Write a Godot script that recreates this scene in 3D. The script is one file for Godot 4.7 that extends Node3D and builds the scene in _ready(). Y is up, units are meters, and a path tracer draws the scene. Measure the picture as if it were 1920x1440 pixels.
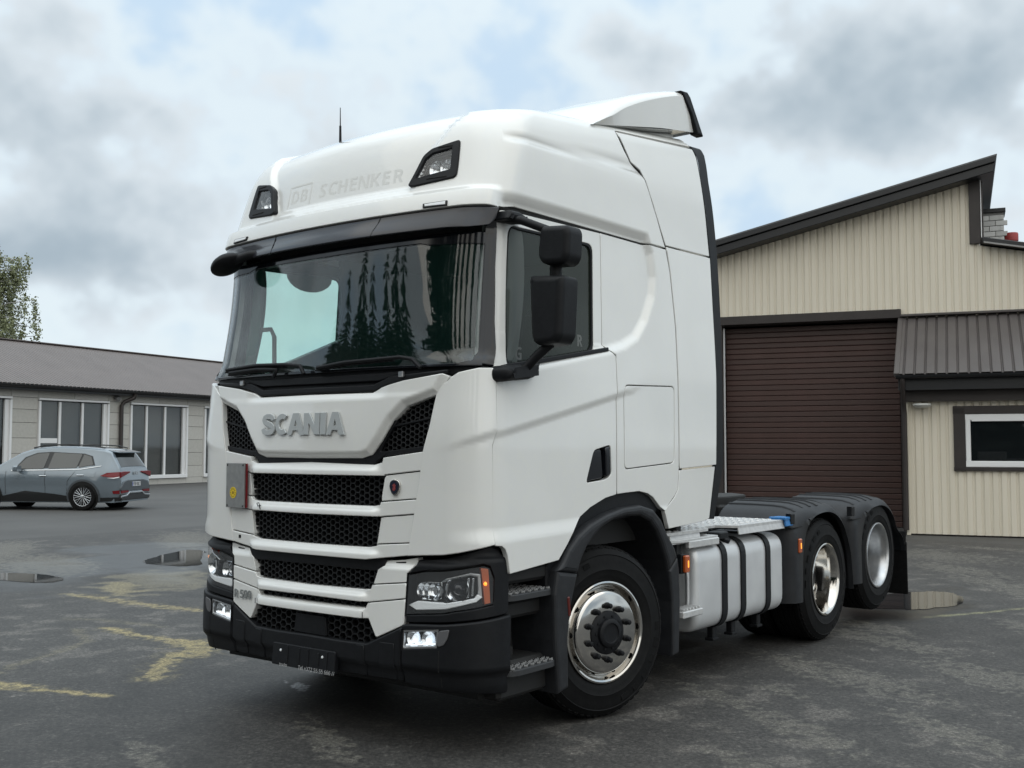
extends Node3D

# ---------------------------------------------------------------- mesh helpers
class MB:
	var v := PackedVector3Array()
	var n := PackedVector3Array()
	var uv := PackedVector2Array()
	var use_uv := false
	func tri(a: Vector3, b: Vector3, c: Vector3, na: Vector3, nb: Vector3, nc: Vector3) -> void:
		v.append(a); n.append(na)
		if (c - a).cross(b - a).dot(na + nb + nc) < 0.0:
			v.append(c); n.append(nc); v.append(b); n.append(nb)
		else:
			v.append(b); n.append(nb); v.append(c); n.append(nc)
	func quad(a: Vector3, b: Vector3, c: Vector3, d: Vector3, na: Vector3, nb: Vector3, nc: Vector3, nd: Vector3) -> void:
		tri(a, b, c, na, nb, nc)
		tri(a, c, d, na, nc, nd)
	func flat3(a: Vector3, b: Vector3, c: Vector3, out: Vector3) -> void:
		var m := (b - a).cross(c - a).normalized()
		if m.dot(out) < 0.0: m = -m
		tri(a, b, c, m, m, m)
	func flat4(a: Vector3, b: Vector3, c: Vector3, d: Vector3, out: Vector3) -> void:
		var m := (c - a).cross(d - b).normalized()
		if m.dot(out) < 0.0: m = -m
		quad(a, b, c, d, m, m, m, m)
	func box(c: Vector3, s: Vector3, bas := Basis.IDENTITY, bev := 0.0) -> void:
		var h := s * 0.5
		bev = minf(bev, minf(h.x, minf(h.y, h.z)) * 0.95)
		var pt := func(k: int, sg: Vector3) -> Vector3:
			var q := Vector3((h.x - bev) * sg.x, (h.y - bev) * sg.y, (h.z - bev) * sg.z)
			q[k] = h[k] * sg[k]
			return c + bas * q
		for k in 3:
			var i := (k + 1) % 3
			var j := (k + 2) % 3
			for sk in [-1.0, 1.0]:
				var q: Array[Vector3] = []
				for e in [[-1.0, -1.0], [1.0, -1.0], [1.0, 1.0], [-1.0, 1.0]]:
					var sg := Vector3.ZERO
					sg[k] = sk; sg[i] = e[0]; sg[j] = e[1]
					q.append(pt.call(k, sg))
				var o := Vector3.ZERO
				o[k] = sk
				flat4(q[0], q[1], q[2], q[3], bas * o)
			if bev > 0.0:
				for si in [-1.0, 1.0]:
					for sj in [-1.0, 1.0]:
						var a := Vector3.ZERO
						a[k] = -1.0; a[i] = si; a[j] = sj
						var b := a
						b[k] = 1.0
						var o := Vector3.ZERO
						o[i] = si; o[j] = sj
						flat4(pt.call(i, a), pt.call(i, b), pt.call(j, b), pt.call(j, a), bas * o)
		if bev > 0.0:
			for sx in [-1.0, 1.0]:
				for sy in [-1.0, 1.0]:
					for sz in [-1.0, 1.0]:
						var sg := Vector3(sx, sy, sz)
						flat3(pt.call(0, sg), pt.call(1, sg), pt.call(2, sg), bas * sg)
	# polygon in local xy, from z0 (back) to z1 (front, rounded by bev in steps)
	func prism(poly: PackedVector2Array, z0: float, z1: float, xf := Transform3D.IDENTITY, bev := 0.0, steps := 1, smooth := false, both := false) -> void:
		var p := poly
		if Geometry2D.is_polygon_clockwise(p):
			p = p.duplicate(); p.reverse()
		var cnt := p.size()
		var nr := PackedVector2Array()
		for i in cnt:
			var d1 := (p[i] - p[(i + cnt - 1) % cnt]).normalized()
			var d2 := (p[(i + 1) % cnt] - p[i]).normalized()
			var m := Vector2(d1.y, -d1.x) + Vector2(d2.y, -d2.x)
			m = m.normalized() if m.length() > 0.01 else Vector2(d1.y, -d1.x)
			nr.append(m / maxf(0.45, m.dot(Vector2(d2.y, -d2.x))))
		var rings := []   # [offset inwards, z, normal z part]
		var zs := 1.0 if z1 > z0 else -1.0
		if bev > 0.0 and both:
			for s in range(steps, 0, -1):
				var q := PI * 0.5 * s / steps
				rings.append([bev * (1.0 - cos(q)), z0 + zs * bev * (1.0 - sin(q)), -zs * sin(q)])
			rings.append([0.0, z0 + zs * bev, 0.0])
		else:
			rings.append([0.0, z0, 0.0])
		if bev > 0.0:
			for s in steps + 1:
				var q := PI * 0.5 * s / steps
				rings.append([bev * (1.0 - cos(q)), z1 - zs * bev * (1.0 - sin(q)), zs * sin(q)])
		else:
			rings.append([0.0, z1, 0.0])
		var P := []
		for r in rings:
			var row := PackedVector3Array()
			for i in cnt:
				var q := p[i] - nr[i] * float(r[0])
				row.append(xf * Vector3(q.x, q.y, r[1]))
			P.append(row)
		for k in rings.size() - 1:
			for i in cnt:
				var j := (i + 1) % cnt
				if P[k][i].is_equal_approx(P[k + 1][i]) and P[k][j].is_equal_approx(P[k + 1][j]):
					continue
				var e := (p[j] - p[i]).normalized()
				var en := Vector2(e.y, -e.x)
				if smooth:
					var nn: Array[Vector3] = []
					for w in [[k, i], [k, j], [k + 1, j], [k + 1, i]]:
						var zz: float = rings[w[0]][2]
						var q2 := nr[w[1]].normalized() * sqrt(maxf(0.0, 1.0 - zz * zz))
						nn.append((xf.basis * Vector3(q2.x, q2.y, zz)).normalized())
					quad(P[k][i], P[k][j], P[k + 1][j], P[k + 1][i], nn[0], nn[1], nn[2], nn[3])
				else:
					flat4(P[k][i], P[k][j], P[k + 1][j], P[k + 1][i], xf.basis * Vector3(en.x, en.y, rings[k + 1][2] * 0.5 + rings[k][2] * 0.5))
		for side in [0, rings.size() - 1]:
			var f2 := PackedVector2Array()
			for i in cnt: f2.append(p[i] - nr[i] * float(rings[side][0]))
			var idx := Geometry2D.triangulate_polygon(f2)
			var o := xf.basis * Vector3(0, 0, -zs if side == 0 else zs)
			if idx.is_empty():
				for g in Geometry2D.offset_polygon(p, -float(rings[side][0])):
					var gi := Geometry2D.triangulate_polygon(g)
					for i in range(0, gi.size(), 3):
						var w: Array[Vector3] = []
						for e in 3: w.append(xf * Vector3(g[gi[i + e]].x, g[gi[i + e]].y, rings[side][1]))
						flat3(w[0], w[1], w[2], o)
			for i in range(0, idx.size(), 3):
				flat3(P[side][idx[i]], P[side][idx[i + 1]], P[side][idx[i + 2]], o)
	# profile of (radius, height) turned about the local y axis
	func lathe(prof: PackedVector2Array, segs: int, xf := Transform3D.IDENTITY, a0 := 0.0, a1 := TAU, crease := 0.75) -> void:
		var sn := PackedVector2Array()
		for i in prof.size() - 1:
			var d := (prof[i + 1] - prof[i]).normalized()
			sn.append(Vector2(d.y, -d.x))
		for i in prof.size() - 1:
			var n0 := sn[i]
			var n1 := sn[i]
			if i > 0 and sn[i - 1].dot(sn[i]) > crease: n0 = (sn[i - 1] + sn[i]).normalized()
			if i < sn.size() - 1 and sn[i + 1].dot(sn[i]) > crease: n1 = (sn[i + 1] + sn[i]).normalized()
			for s in segs:
				var q0 := lerpf(a0, a1, float(s) / segs)
				var q1 := lerpf(a0, a1, float(s + 1) / segs)
				var c0 := Vector3(cos(q0), 0, sin(q0))
				var c1 := Vector3(cos(q1), 0, sin(q1))
				var up := Vector3.UP
				var A := xf * (c0 * prof[i].x + up * prof[i].y)
				var B := xf * (c1 * prof[i].x + up * prof[i].y)
				var C := xf * (c1 * prof[i + 1].x + up * prof[i + 1].y)
				var D := xf * (c0 * prof[i + 1].x + up * prof[i + 1].y)
				var bs := xf.basis
				quad(A, B, C, D, bs * (c0 * n0.x + up * n0.y), bs * (c1 * n0.x + up * n0.y), bs * (c1 * n1.x + up * n1.y), bs * (c0 * n1.x + up * n1.y))
	func tube(path: PackedVector3Array, r: float, segs := 8, r_end := -1.0) -> void:
		var rows := []
		var nrm := []
		var ref := Vector3.UP
		for i in path.size():
			var t := (path[mini(i + 1, path.size() - 1)] - path[maxi(i - 1, 0)]).normalized()
			if absf(t.dot(ref)) > 0.95: ref = Vector3.RIGHT
			var x := t.cross(ref).normalized()
			var y := x.cross(t).normalized()
			ref = y
			var row := PackedVector3Array()
			var rn := PackedVector3Array()
			var rr := r if r_end < 0.0 else lerpf(r, r_end, float(i) / (path.size() - 1))
			for s in segs:
				var a := TAU * s / segs
				var d := x * cos(a) + y * sin(a)
				row.append(path[i] + d * rr); rn.append(d)
			rows.append(row); nrm.append(rn)
		for i in path.size() - 1:
			for s in segs:
				var s2 := (s + 1) % segs
				quad(rows[i][s], rows[i][s2], rows[i + 1][s2], rows[i + 1][s], nrm[i][s], nrm[i][s2], nrm[i + 1][s2], nrm[i + 1][s])
		for e in [0, path.size() - 1]:
			var o: Vector3 = path[0] - path[1] if e == 0 else path[e] - path[e - 1]
			for s in segs:
				flat3(path[e], rows[e][s], rows[e][(s + 1) % segs], o)
	# smooth sheet over a grid of points; flip decides the side that faces out
	func sheet(P: Array, out: Callable) -> void:
		var nu := P.size()
		var nv: int = P[0].size()
		var N := []
		for i in nu:
			var row := PackedVector3Array()
			for j in nv:
				var a: Vector3 = P[mini(i + 1, nu - 1)][j] - P[maxi(i - 1, 0)][j]
				var b: Vector3 = P[i][mini(j + 1, nv - 1)] - P[i][maxi(j - 1, 0)]
				var m := a.cross(b)
				m = m.normalized() if m.length() > 1e-9 else Vector3.UP
				if m.dot(out.call(P[i][j])) < 0.0: m = -m
				row.append(m)
			N.append(row)
		for i in nu - 1:
			for j in nv - 1:
				quad(P[i][j], P[i + 1][j], P[i + 1][j + 1], P[i][j + 1], N[i][j], N[i + 1][j], N[i + 1][j + 1], N[i][j + 1])
	func mesh() -> ArrayMesh:
		var arr := []
		arr.resize(Mesh.ARRAY_MAX)
		arr[Mesh.ARRAY_VERTEX] = v
		arr[Mesh.ARRAY_NORMAL] = n
		if use_uv: arr[Mesh.ARRAY_TEX_UV] = uv
		var m := ArrayMesh.new()
		m.add_surface_from_arrays(Mesh.PRIMITIVE_TRIANGLES, arr)
		return m

var NONE: Callable
var M := {}
var taken := {}

func own_name(parent: Node, called: String) -> String:
	var key := str(parent.get_instance_id()) + called
	var k: int = taken.get(key, 0)
	taken[key] = k + 1
	return called if k == 0 else "%s_%03d" % [called, k]

func put(node: Node3D, called: String, parent: Node = self) -> Node3D:
	node.name = own_name(parent, called)
	parent.add_child(node, true)
	return node

func part(called: String, b: MB, mat: Material, parent: Node = self, kind := "", label := "") -> MeshInstance3D:
	var o := MeshInstance3D.new()
	o.mesh = b.mesh()
	o.material_override = mat
	put(o, called, parent)
	if kind: o.set_meta("kind", kind)
	if label: o.set_meta("label", label)
	return o

func shared(called: String, m: Mesh, mat: Material, parent: Node, xf := Transform3D.IDENTITY) -> MeshInstance3D:
	var o := MeshInstance3D.new()
	o.mesh = m
	o.material_override = mat
	o.transform = xf
	put(o, called, parent)
	return o

func thing(called: String, label: String, category: String, at := Vector3.ZERO, turn := 0.0, group := "") -> Node3D:
	var o := Node3D.new()
	put(o, called)
	o.position = at
	o.rotation.y = turn
	o.set_meta("label", label)
	o.set_meta("category", category)
	if group: o.set_meta("group", group)
	return o

func V2(a: Array) -> PackedVector2Array:
	var r := PackedVector2Array()
	for i in range(0, a.size(), 2): r.append(Vector2(a[i], a[i + 1]))
	return r

func V3(a: Array) -> PackedVector3Array:
	var r := PackedVector3Array()
	for i in range(0, a.size(), 3): r.append(Vector3(a[i], a[i + 1], a[i + 2]))
	return r

func mirrored(p: PackedVector2Array) -> PackedVector2Array:
	var r := PackedVector2Array()
	for q in p: r.append(Vector2(-q.x, q.y))
	r.reverse()
	return r

# an outline given for x >= 0, from the top middle round to the bottom middle, completed to both sides
func both_sides(half: PackedVector2Array) -> PackedVector2Array:
	var r := half.duplicate()
	for i in range(half.size() - 1, -1, -1):
		if half[i].x > 0.001: r.append(Vector2(-half[i].x, half[i].y))
	return r

func rounded(poly: PackedVector2Array, r: float, steps := 4) -> PackedVector2Array:
	var o := PackedVector2Array()
	var c := poly.size()
	for i in c:
		var p := poly[i]
		var a := poly[(i + c - 1) % c] - p
		var b := poly[(i + 1) % c] - p
		var q := minf(r, minf(a.length(), b.length()) * 0.48)
		var s := p + a.normalized() * q
		var e := p + b.normalized() * q
		for k in steps + 1:
			var t := float(k) / steps
			o.append(s.lerp(p, t).lerp(p.lerp(e, t), t))
	return o

func rect(cx: float, cy: float, w: float, h: float) -> PackedVector2Array:
	return V2([cx - w / 2, cy - h / 2, cx + w / 2, cy - h / 2, cx + w / 2, cy + h / 2, cx - w / 2, cy + h / 2])

# x axis of the local frame goes to ax, y to ay, z to az
func frame(ax: Vector3, ay: Vector3, az: Vector3, o: Vector3) -> Transform3D:
	return Transform3D(Basis(ax, ay, az), o)

func mat(c: Color, rough := 0.6, metal := 0.0) -> StandardMaterial3D:
	var m := StandardMaterial3D.new()
	m.albedo_color = c.linear_to_srgb()
	m.roughness = rough
	m.metallic = metal
	return m

func noise_tex(freq: float, size: int, lo: Color, hi: Color, sd: int, oct := 4, normal := 0.0) -> NoiseTexture2D:
	var f := FastNoiseLite.new()
	f.noise_type = FastNoiseLite.TYPE_SIMPLEX_SMOOTH
	f.seed = sd
	f.frequency = freq
	f.fractal_octaves = oct
	var t := NoiseTexture2D.new()
	t.width = size; t.height = size
	t.seamless = true
	t.generate_mipmaps = false
	t.noise = f
	if normal > 0.0:
		t.as_normal_map = true
		t.bump_strength = normal
	else:
		var g := Gradient.new()
		g.set_color(0, lo.linear_to_srgb()); g.set_color(1, hi.linear_to_srgb())
		t.color_ramp = g
	return t

func textured(c_lo: Color, c_hi: Color, freq: float, tile: float, rough: float, metal := 0.0, bump := 0.0, sd := 1) -> StandardMaterial3D:
	var m := mat(Color.WHITE, rough, metal)
	m.albedo_texture = noise_tex(freq, 256, c_lo, c_hi, sd)
	m.uv1_triplanar = true
	m.uv1_scale = Vector3.ONE / tile
	if bump > 0.0:
		m.normal_enabled = true
		m.normal_texture = noise_tex(freq * 3.0, 256, Color.BLACK, Color.WHITE, sd + 7, 3, 6.0)
		m.normal_scale = bump
	return m

func g3(v: float) -> Color:
	return Color(v, v, v)

func make_materials() -> void:
	var w := textured(Color(0.745, 0.745, 0.72), Color(0.78, 0.78, 0.755), 0.01, 1.7, 0.32, 0.0, 0.0, 3)
	w.clearcoat_enabled = true
	w.clearcoat = 1.0
	w.clearcoat_roughness = 0.06
	M.white = w
	M.plastic = textured(Color(0.0075, 0.008, 0.0095), Color(0.011, 0.0118, 0.0135), 0.03, 0.5, 0.5, 0.0, 0.03, 5)
	M.plastic.metallic_specular = 0.33
	M.fender = textured(Color(0.014, 0.015, 0.017), Color(0.024, 0.025, 0.028), 0.02, 0.6, 0.52, 0.0, 0.04, 6)
	M.fender.metallic_specular = 0.4
	M.dark = mat(g3(0.012), 0.7)
	M.hole = mat(g3(0.006), 0.9)
	M.gloss = mat(Color(0.008, 0.009, 0.012), 0.08)
	M.visor = mat(Color(0.02, 0.021, 0.027), 0.16)
	M.rubber = textured(Color(0.003, 0.003, 0.0032), Color(0.007, 0.007, 0.007), 0.02, 0.35, 0.8, 0.0, 0.1, 9)
	M.tyre_side = textured(Color(0.0035, 0.0036, 0.004), Color(0.008, 0.008, 0.008), 0.015, 0.5, 0.66, 0.0, 0.06, 10)
	M.tyre_side.metallic_specular = 0.3
	M.rubber.metallic_specular = 0.3
	M.chrome = mat(Color(0.60, 0.58, 0.55), 0.1, 1.0)
	M.rim = textured(Color(0.42, 0.43, 0.44), Color(0.56, 0.56, 0.56), 0.02, 0.3, 0.3, 0.9, 0.0, 12)
	M.tank = textured(Color(0.60, 0.61, 0.62), Color(0.72, 0.73, 0.735), 0.008, 0.9, 0.34, 0.35, 0.02, 13)
	M.plate_alu = textured(Color(0.52, 0.52, 0.52), Color(0.70, 0.70, 0.69), 0.02, 0.4, 0.42, 0.4, 0.1, 14)
	M.silver = mat(Color(0.40, 0.42, 0.43), 0.35, 0.55)
	M.reflector = mat(Color(0.72, 0.74, 0.76), 0.12, 1.0)
	M.lens = glass(Color(0.9, 0.95, 1.0), 0.04)
	M.glass = glass(Color(0.02, 0.06, 0.05), 0.10)
	M.side_glass = glass(Color(0.035, 0.045, 0.034), 0.55)
	M.side_glass.metallic_specular = 0.38
	var tint := mat(Color(0.62, 0.92, 0.82), 0.0)
	tint.refraction_enabled = true
	tint.refraction_scale = 0.004
	tint.transparency = BaseMaterial3D.TRANSPARENCY_ALPHA
	tint.albedo_color.a = 0.0
	M.tint = tint
	var amber := mat(Color(0.38, 0.075, 0.008), 0.12)
	amber.clearcoat_enabled = true
	amber.emission_enabled = true
	amber.emission = Color(0.55, 0.12, 0.02)
	amber.emission_energy_multiplier = 0.05
	M.amber = amber
	var led := mat(Color(0.9, 0.5, 0.1), 0.3)
	led.emission_enabled = true
	led.emission = Color(1.0, 0.55, 0.15)
	led.emission_energy_multiplier = 1.6
	M.led = led
	var lit := mat(Color(0.9, 0.93, 0.95), 0.2)
	lit.emission_enabled = true
	lit.emission = Color(0.93, 0.97, 1.0)
	lit.emission_energy_multiplier = 0.75
	M.lit = lit
	M.drl = mat(Color(0.82, 0.84, 0.85), 0.15)
	M.red = mat(Color(0.16, 0.008, 0.012), 0.15)
	M.lamp_base = mat(Color(0.30, 0.31, 0.32), 0.35, 0.5)
	M.mesh = mat(Color(0.0065, 0.007, 0.008), 0.55)
	M.interior = mat(Color(0.028, 0.030, 0.032), 0.85)
	M.trim_grey = mat(Color(0.34, 0.38, 0.37), 0.75)
	M.cover_grey = mat(Color(0.10, 0.10, 0.105), 0.5)
	M.seat = textured(Color(0.012, 0.012, 0.014), Color(0.03, 0.03, 0.033), 0.05, 0.3, 0.9, 0.0, 0.2, 15)

func glass(c: Color, a: float) -> StandardMaterial3D:
	var m := mat(c, 0.0)
	m.transparency = BaseMaterial3D.TRANSPARENCY_ALPHA
	m.albedo_color.a = a
	m.cull_mode = BaseMaterial3D.CULL_DISABLED
	return m

func text_part(called: String, s: String, height: float, wide: float, depth: float, xf: Transform3D, m: Material, parent: Node, bold := true, fat := 0.0, gap := 0.0, fname := "Droid Sans") -> MeshInstance3D:
	var f := SystemFont.new()
	f.font_names = PackedStringArray([fname])
	f.font_weight = 700 if bold else 400
	var fv := FontVariation.new()
	fv.base_font = f
	fv.variation_embolden = fat
	fv.spacing_glyph = int(gap)
	var t := TextMesh.new()
	t.font = fv
	t.font_size = 64
	t.text = s
	t.depth = depth
	t.pixel_size = height / 46.0
	t.depth = depth
	var o := MeshInstance3D.new()
	o.mesh = t
	o.material_override = m
	o.transform = xf * Transform3D(Basis.from_scale(Vector3(wide, 1, 1)), Vector3.ZERO)
	return put(o, called, parent)

func _ready() -> void:
	# ---- camera, sky, sun, exposure
	var cam := Camera3D.new()
	cam.name = "camera"
	add_child(cam)
	cam.position = Vector3(4.762, 1.623, 5.602)
	cam.rotation = Vector3(deg_to_rad(3.37), deg_to_rad(37.75), deg_to_rad(0.04))
	cam.fov = 39.22
	cam.near = 0.1
	cam.far = 600.0
	cam.current = true
	var env := Environment.new()
	env.background_mode = Environment.BG_SKY
	env.sky = Sky.new()
	env.sky.sky_material = make_sky()
	env.tonemap_mode = Environment.TONE_MAPPER_LINEAR
	env.tonemap_exposure = 1.06
	env.sdfgi_enabled = true
	env.ssao_enabled = true
	env.ssil_enabled = true
	var we := WorldEnvironment.new()
	we.name = "world_environment"
	we.environment = env
	add_child(we)
	var sun := DirectionalLight3D.new()
	sun.name = "sun"
	sun.light_energy = 0.5
	sun.light_angular_distance = 120.0
	sun.light_color = Color(1.0, 0.93, 0.82)
	sun.shadow_enabled = true
	sun.rotation = Vector3(deg_to_rad(-50), deg_to_rad(38), 0)
	add_child(sun)
	make_materials()
	make_sections()
	# ---- the place, then what stands in it
	build_ground()
	build_right_building()
	build_left_building()
	build_trees()
	build_truck()
	build_car()

# ---------------------------------------------------------------- the cab's outer skin: plan sections stacked by height
# t, height, front, bow of the front, corner radius, half width, rise of the roof towards the rear
const TAB := [[0.25, 0.25, 1.34, 0.07, 0.27, 1.195, 0.0], [0.45, 0.45, 1.37, 0.06, 0.27, 1.21, 0.0], [0.95, 0.95, 1.36, 0.06, 0.27, 1.21, 0.0],
	[1.6, 1.6, 1.36, 0.06, 0.26, 1.21, 0.0], [2.05, 2.05, 1.34, 0.07, 0.25, 1.205, 0.0], [2.16, 2.16, 1.332, 0.07, 0.34, 1.202, 0.0],
	[2.5, 2.5, 1.297, 0.075, 0.37, 1.192, 0.0], [2.80, 2.80, 1.266, 0.08, 0.34, 1.183, 0.0], [2.93, 2.93, 1.248, 0.08, 0.26, 1.178, 0.0],
	[3.1, 3.1, 1.20, 0.09, 0.25, 1.17, 0.0], [3.3, 3.31, 1.155, 0.10, 0.28, 1.155, 0.015], [3.42, 3.43, 1.115, 0.10, 0.30, 1.125, 0.06],
	[3.50, 3.53, 1.04, 0.10, 0.33, 1.075, 0.112], [3.545, 3.585, 0.90, 0.10, 0.36, 0.99, 0.13], [3.57, 3.61, 0.72, 0.08, 0.36, 0.84, 0.135]]
const ROW := 0.004
var G := []

func make_sections() -> void:
	var t := 0.25
	while t < 3.5705:
		var i := 0
		while i < TAB.size() - 2 and t > TAB[i + 1][0]: i += 1
		var h: float = TAB[i + 1][0] - TAB[i][0]
		var s: float = clampf((t - TAB[i][0]) / h, 0.0, 1.0)
		var r := PackedFloat64Array()
		for c in range(1, 7):
			var m0 := knot(i, c)
			var m1 := knot(i + 1, c)
			r.append((2 * s * s * s - 3 * s * s + 1) * TAB[i][c] + (s * s * s - 2 * s * s + s) * h * m0 + (-2 * s * s * s + 3 * s * s) * TAB[i + 1][c] + (s * s * s - s * s) * h * m1)
		var a0 := 0.0
		var x1 := r[4] - r[3]
		for k in 4:
			a0 = atan(2.0 * r[2] / x1)
			x1 = r[4] - r[3] + r[3] * sin(a0)
		r.append(a0); r.append(x1); r.append(r[1] - r[2] - r[3] * cos(a0))
		G.append(r)
		t += ROW

func knot(j: int, c: int) -> float:
	var last := TAB.size() - 1
	var sl := func(a: int) -> float: return (TAB[a + 1][c] - TAB[a][c]) / (TAB[a + 1][0] - TAB[a][0])
	if j == 0: return sl.call(0)
	if j == last: return sl.call(last - 1)
	var a: float = sl.call(j - 1)
	var b: float = sl.call(j)
	return 0.0 if a * b <= 0.0 else 2.0 * a * b / (a + b)

func sec(t: float) -> PackedFloat64Array:
	var f := clampf((t - 0.25) / ROW, 0.0, G.size() - 1.001)
	var i := int(f)
	var s := f - i
	var a: PackedFloat64Array = G[i]
	var b: PackedFloat64Array = G[i + 1]
	var r := PackedFloat64Array()
	for k in 9: r.append(a[k] + (b[k] - a[k]) * s)
	return r

# 0: u round the front (0..1 front, 1..2 corner, above: metres along the side); 1: x across the front; 2 and 3: z along the left and right side
func skin(mode: int, p: Vector2) -> Vector3:
	var q := sec(p.y)
	var sg := 1.0
	var x := 0.0
	var z := 0.0
	if mode <= 1:
		sg = 1.0 if p.x >= 0.0 else -1.0
		var u := absf(p.x)
		if mode == 1:
			u = u / q[7] if u <= q[7] else 1.0 + (asin(clampf((u - (q[4] - q[3])) / q[3], 0.0, 1.0)) - q[6]) / (PI / 2 - q[6])
		if u <= 1.0:
			x = u * q[7]; z = q[1] - q[2] * u * u
		elif u <= 2.0:
			var th := q[6] + (u - 1.0) * (PI / 2 - q[6])
			x = q[4] - q[3] + q[3] * sin(th); z = q[8] + q[3] * cos(th)
		else:
			x = q[4]; z = q[8] - (u - 2.0)
	else:
		sg = 1.0 if mode == 2 else -1.0
		z = p.x
		if z <= q[8]: x = q[4]
		else:
			var th := acos(clampf((z - q[8]) / q[3], 0.0, cos(q[6])))
			x = q[4] - q[3] + q[3] * sin(th)
	return Vector3(sg * x, q[0] + q[5] * (q[1] - z), z)

func u_at(z: float, t: float) -> float:
	var q := sec(t)
	if z <= q[8]: return 2.0 + q[8] - z
	var th := acos(clampf((z - q[8]) / q[3], 0.0, cos(q[6])))
	return 1.0 + (th - q[6]) / (PI / 2 - q[6])

func u_of_x(x: float, t: float) -> float:
	return x / sec(t)[7]

func skin_normal(mode: int, p: Vector2, b: Vector3, tu: Vector3, tv: Vector3) -> Vector3:
	var m := tu.cross(tv).normalized()
	if m.dot(b - Vector3(0, minf(b.y, 2.4), minf(b.z, 0.6) - 0.001)) < 0.0: m = -m
	return m

# position and normal of a point that lies off metres outside the skin
func on_skin(mode: int, p: Vector2, off: float, disp: Callable = NONE) -> Array:
	var e := 0.006
	var b := skin(mode, p)
	var tu := (skin(mode, p + Vector2(e, 0)) - skin(mode, p - Vector2(e, 0))) / (2 * e)
	var tv := (skin(mode, p + Vector2(0, e)) - skin(mode, p - Vector2(0, e))) / (2 * e)
	var m := skin_normal(mode, p, b, tu, tv)
	var d := off
	var nn := m
	if disp.is_valid():
		var d0: float = disp.call(p)
		d += d0
		var g := 0.005
		var du: float = (disp.call(p + Vector2(g, 0)) - disp.call(p - Vector2(g, 0))) / (2 * g)
		var dv: float = (disp.call(p + Vector2(0, g)) - disp.call(p - Vector2(0, g))) / (2 * g)
		nn = (m - tu * (du / maxf(0.01, tu.length_squared())) - tv * (dv / maxf(0.01, tv.length_squared()))).normalized()
	return [b + m * d, nn, m]

func densify(p: PackedVector2Array, step: float) -> PackedVector2Array:
	var r := PackedVector2Array()
	for i in p.size():
		var a := p[i]
		var b := p[(i + 1) % p.size()]
		var k := maxi(1, int(ceil(a.distance_to(b) / step)))
		for s in k: r.append(a.lerp(b, float(s) / k))
	return r

# a panel that lies on the skin: outline and holes in skin coordinates, edges turned in by thick
func panel(b: MB, mode: int, outline: PackedVector2Array, off: float, thick: float, cell: float, holes := [], disp: Callable = NONE, bev := 0.004) -> void:
	var rings := []
	var o := outline
	if Geometry2D.is_polygon_clockwise(o):
		o = o.duplicate(); o.reverse()
	rings.append(densify(o, cell))
	for h in holes:
		var hh: PackedVector2Array = h
		if not Geometry2D.is_polygon_clockwise(hh):
			hh = hh.duplicate(); hh.reverse()
		rings.append(densify(hh, cell))
	var tops := []
	for ring in rings:
		var c: int = ring.size()
		var ins := PackedVector2Array()
		var nr := PackedVector2Array()
		for i in c:
			var d1: Vector2 = (ring[i] - ring[(i + c - 1) % c]).normalized()
			var d2: Vector2 = (ring[(i + 1) % c] - ring[i]).normalized()
			var m := Vector2(d1.y, -d1.x) + Vector2(d2.y, -d2.x)
			m = m.normalized() if m.length() > 0.01 else Vector2(d1.y, -d1.x)
			nr.append(m)
			ins.append(ring[i] - m * bev / maxf(0.5, m.dot(Vector2(d2.y, -d2.x))))
		tops.append(ins)
		for i in c:
			var j := (i + 1) % c
			var A := on_skin(mode, ins[i], off, disp)
			var B := on_skin(mode, ins[j], off, disp)
			var ga := skin_dir(mode, ring[i], nr[i])
			var gb := skin_dir(mode, ring[j], nr[j])
			var C: Vector3 = on_skin(mode, ring[j], off - bev, disp)[0]
			var D: Vector3 = on_skin(mode, ring[i], off - bev, disp)[0]
			b.quad(A[0], B[0], C, D, A[1], B[1], (B[1] * 0.35 + gb).normalized(), (A[1] * 0.35 + ga).normalized())
			var E: Vector3 = C - B[2] * (thick - bev)
			var F: Vector3 = D - A[2] * (thick - bev)
			b.quad(D, C, E, F, ga, gb, gb, ga)
	var lo: Vector2 = o[0]
	var hi: Vector2 = o[0]
	for p in o:
		lo = lo.min(p); hi = hi.max(p)
	var cu := int(ceil((hi.x - lo.x) / cell))
	var cv := int(ceil((hi.y - lo.y) / cell))
	var step := Vector2((hi.x - lo.x) / cu, (hi.y - lo.y) / cv)
	var cache := {}
	var point := func(p: Vector2) -> Array:
		var key := Vector2i(roundi(p.x * 20000), roundi(p.y * 20000))
		if not cache.has(key): cache[key] = on_skin(mode, p, off, disp)
		return cache[key]
	for i in cu:
		for j in cv:
			var a := lo + Vector2(i * step.x, j * step.y)
			var sq := PackedVector2Array([a, a + Vector2(step.x, 0), a + step, a + Vector2(0, step.y)])
			var got: Array = Geometry2D.intersect_polygons(sq, tops[0])
			for k in range(1, tops.size()):
				var nx := []
				for g in got:
					if not Geometry2D.is_polygon_clockwise(g):
						nx.append_array(Geometry2D.clip_polygons(g, tops[k]))
				got = nx
			for g in got:
				if g.size() < 3 or Geometry2D.is_polygon_clockwise(g): continue
				var idx := Geometry2D.triangulate_polygon(g)
				for q in range(0, idx.size(), 3):
					var A: Array = point.call(g[idx[q]])
					var B: Array = point.call(g[idx[q + 1]])
					var C: Array = point.call(g[idx[q + 2]])
					b.tri(A[0], B[0], C[0], A[1], B[1], C[1])

func skin_dir(mode: int, p: Vector2, d: Vector2) -> Vector3:
	return (skin(mode, p + d * 0.004) - skin(mode, p - d * 0.004)).normalized()

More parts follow.
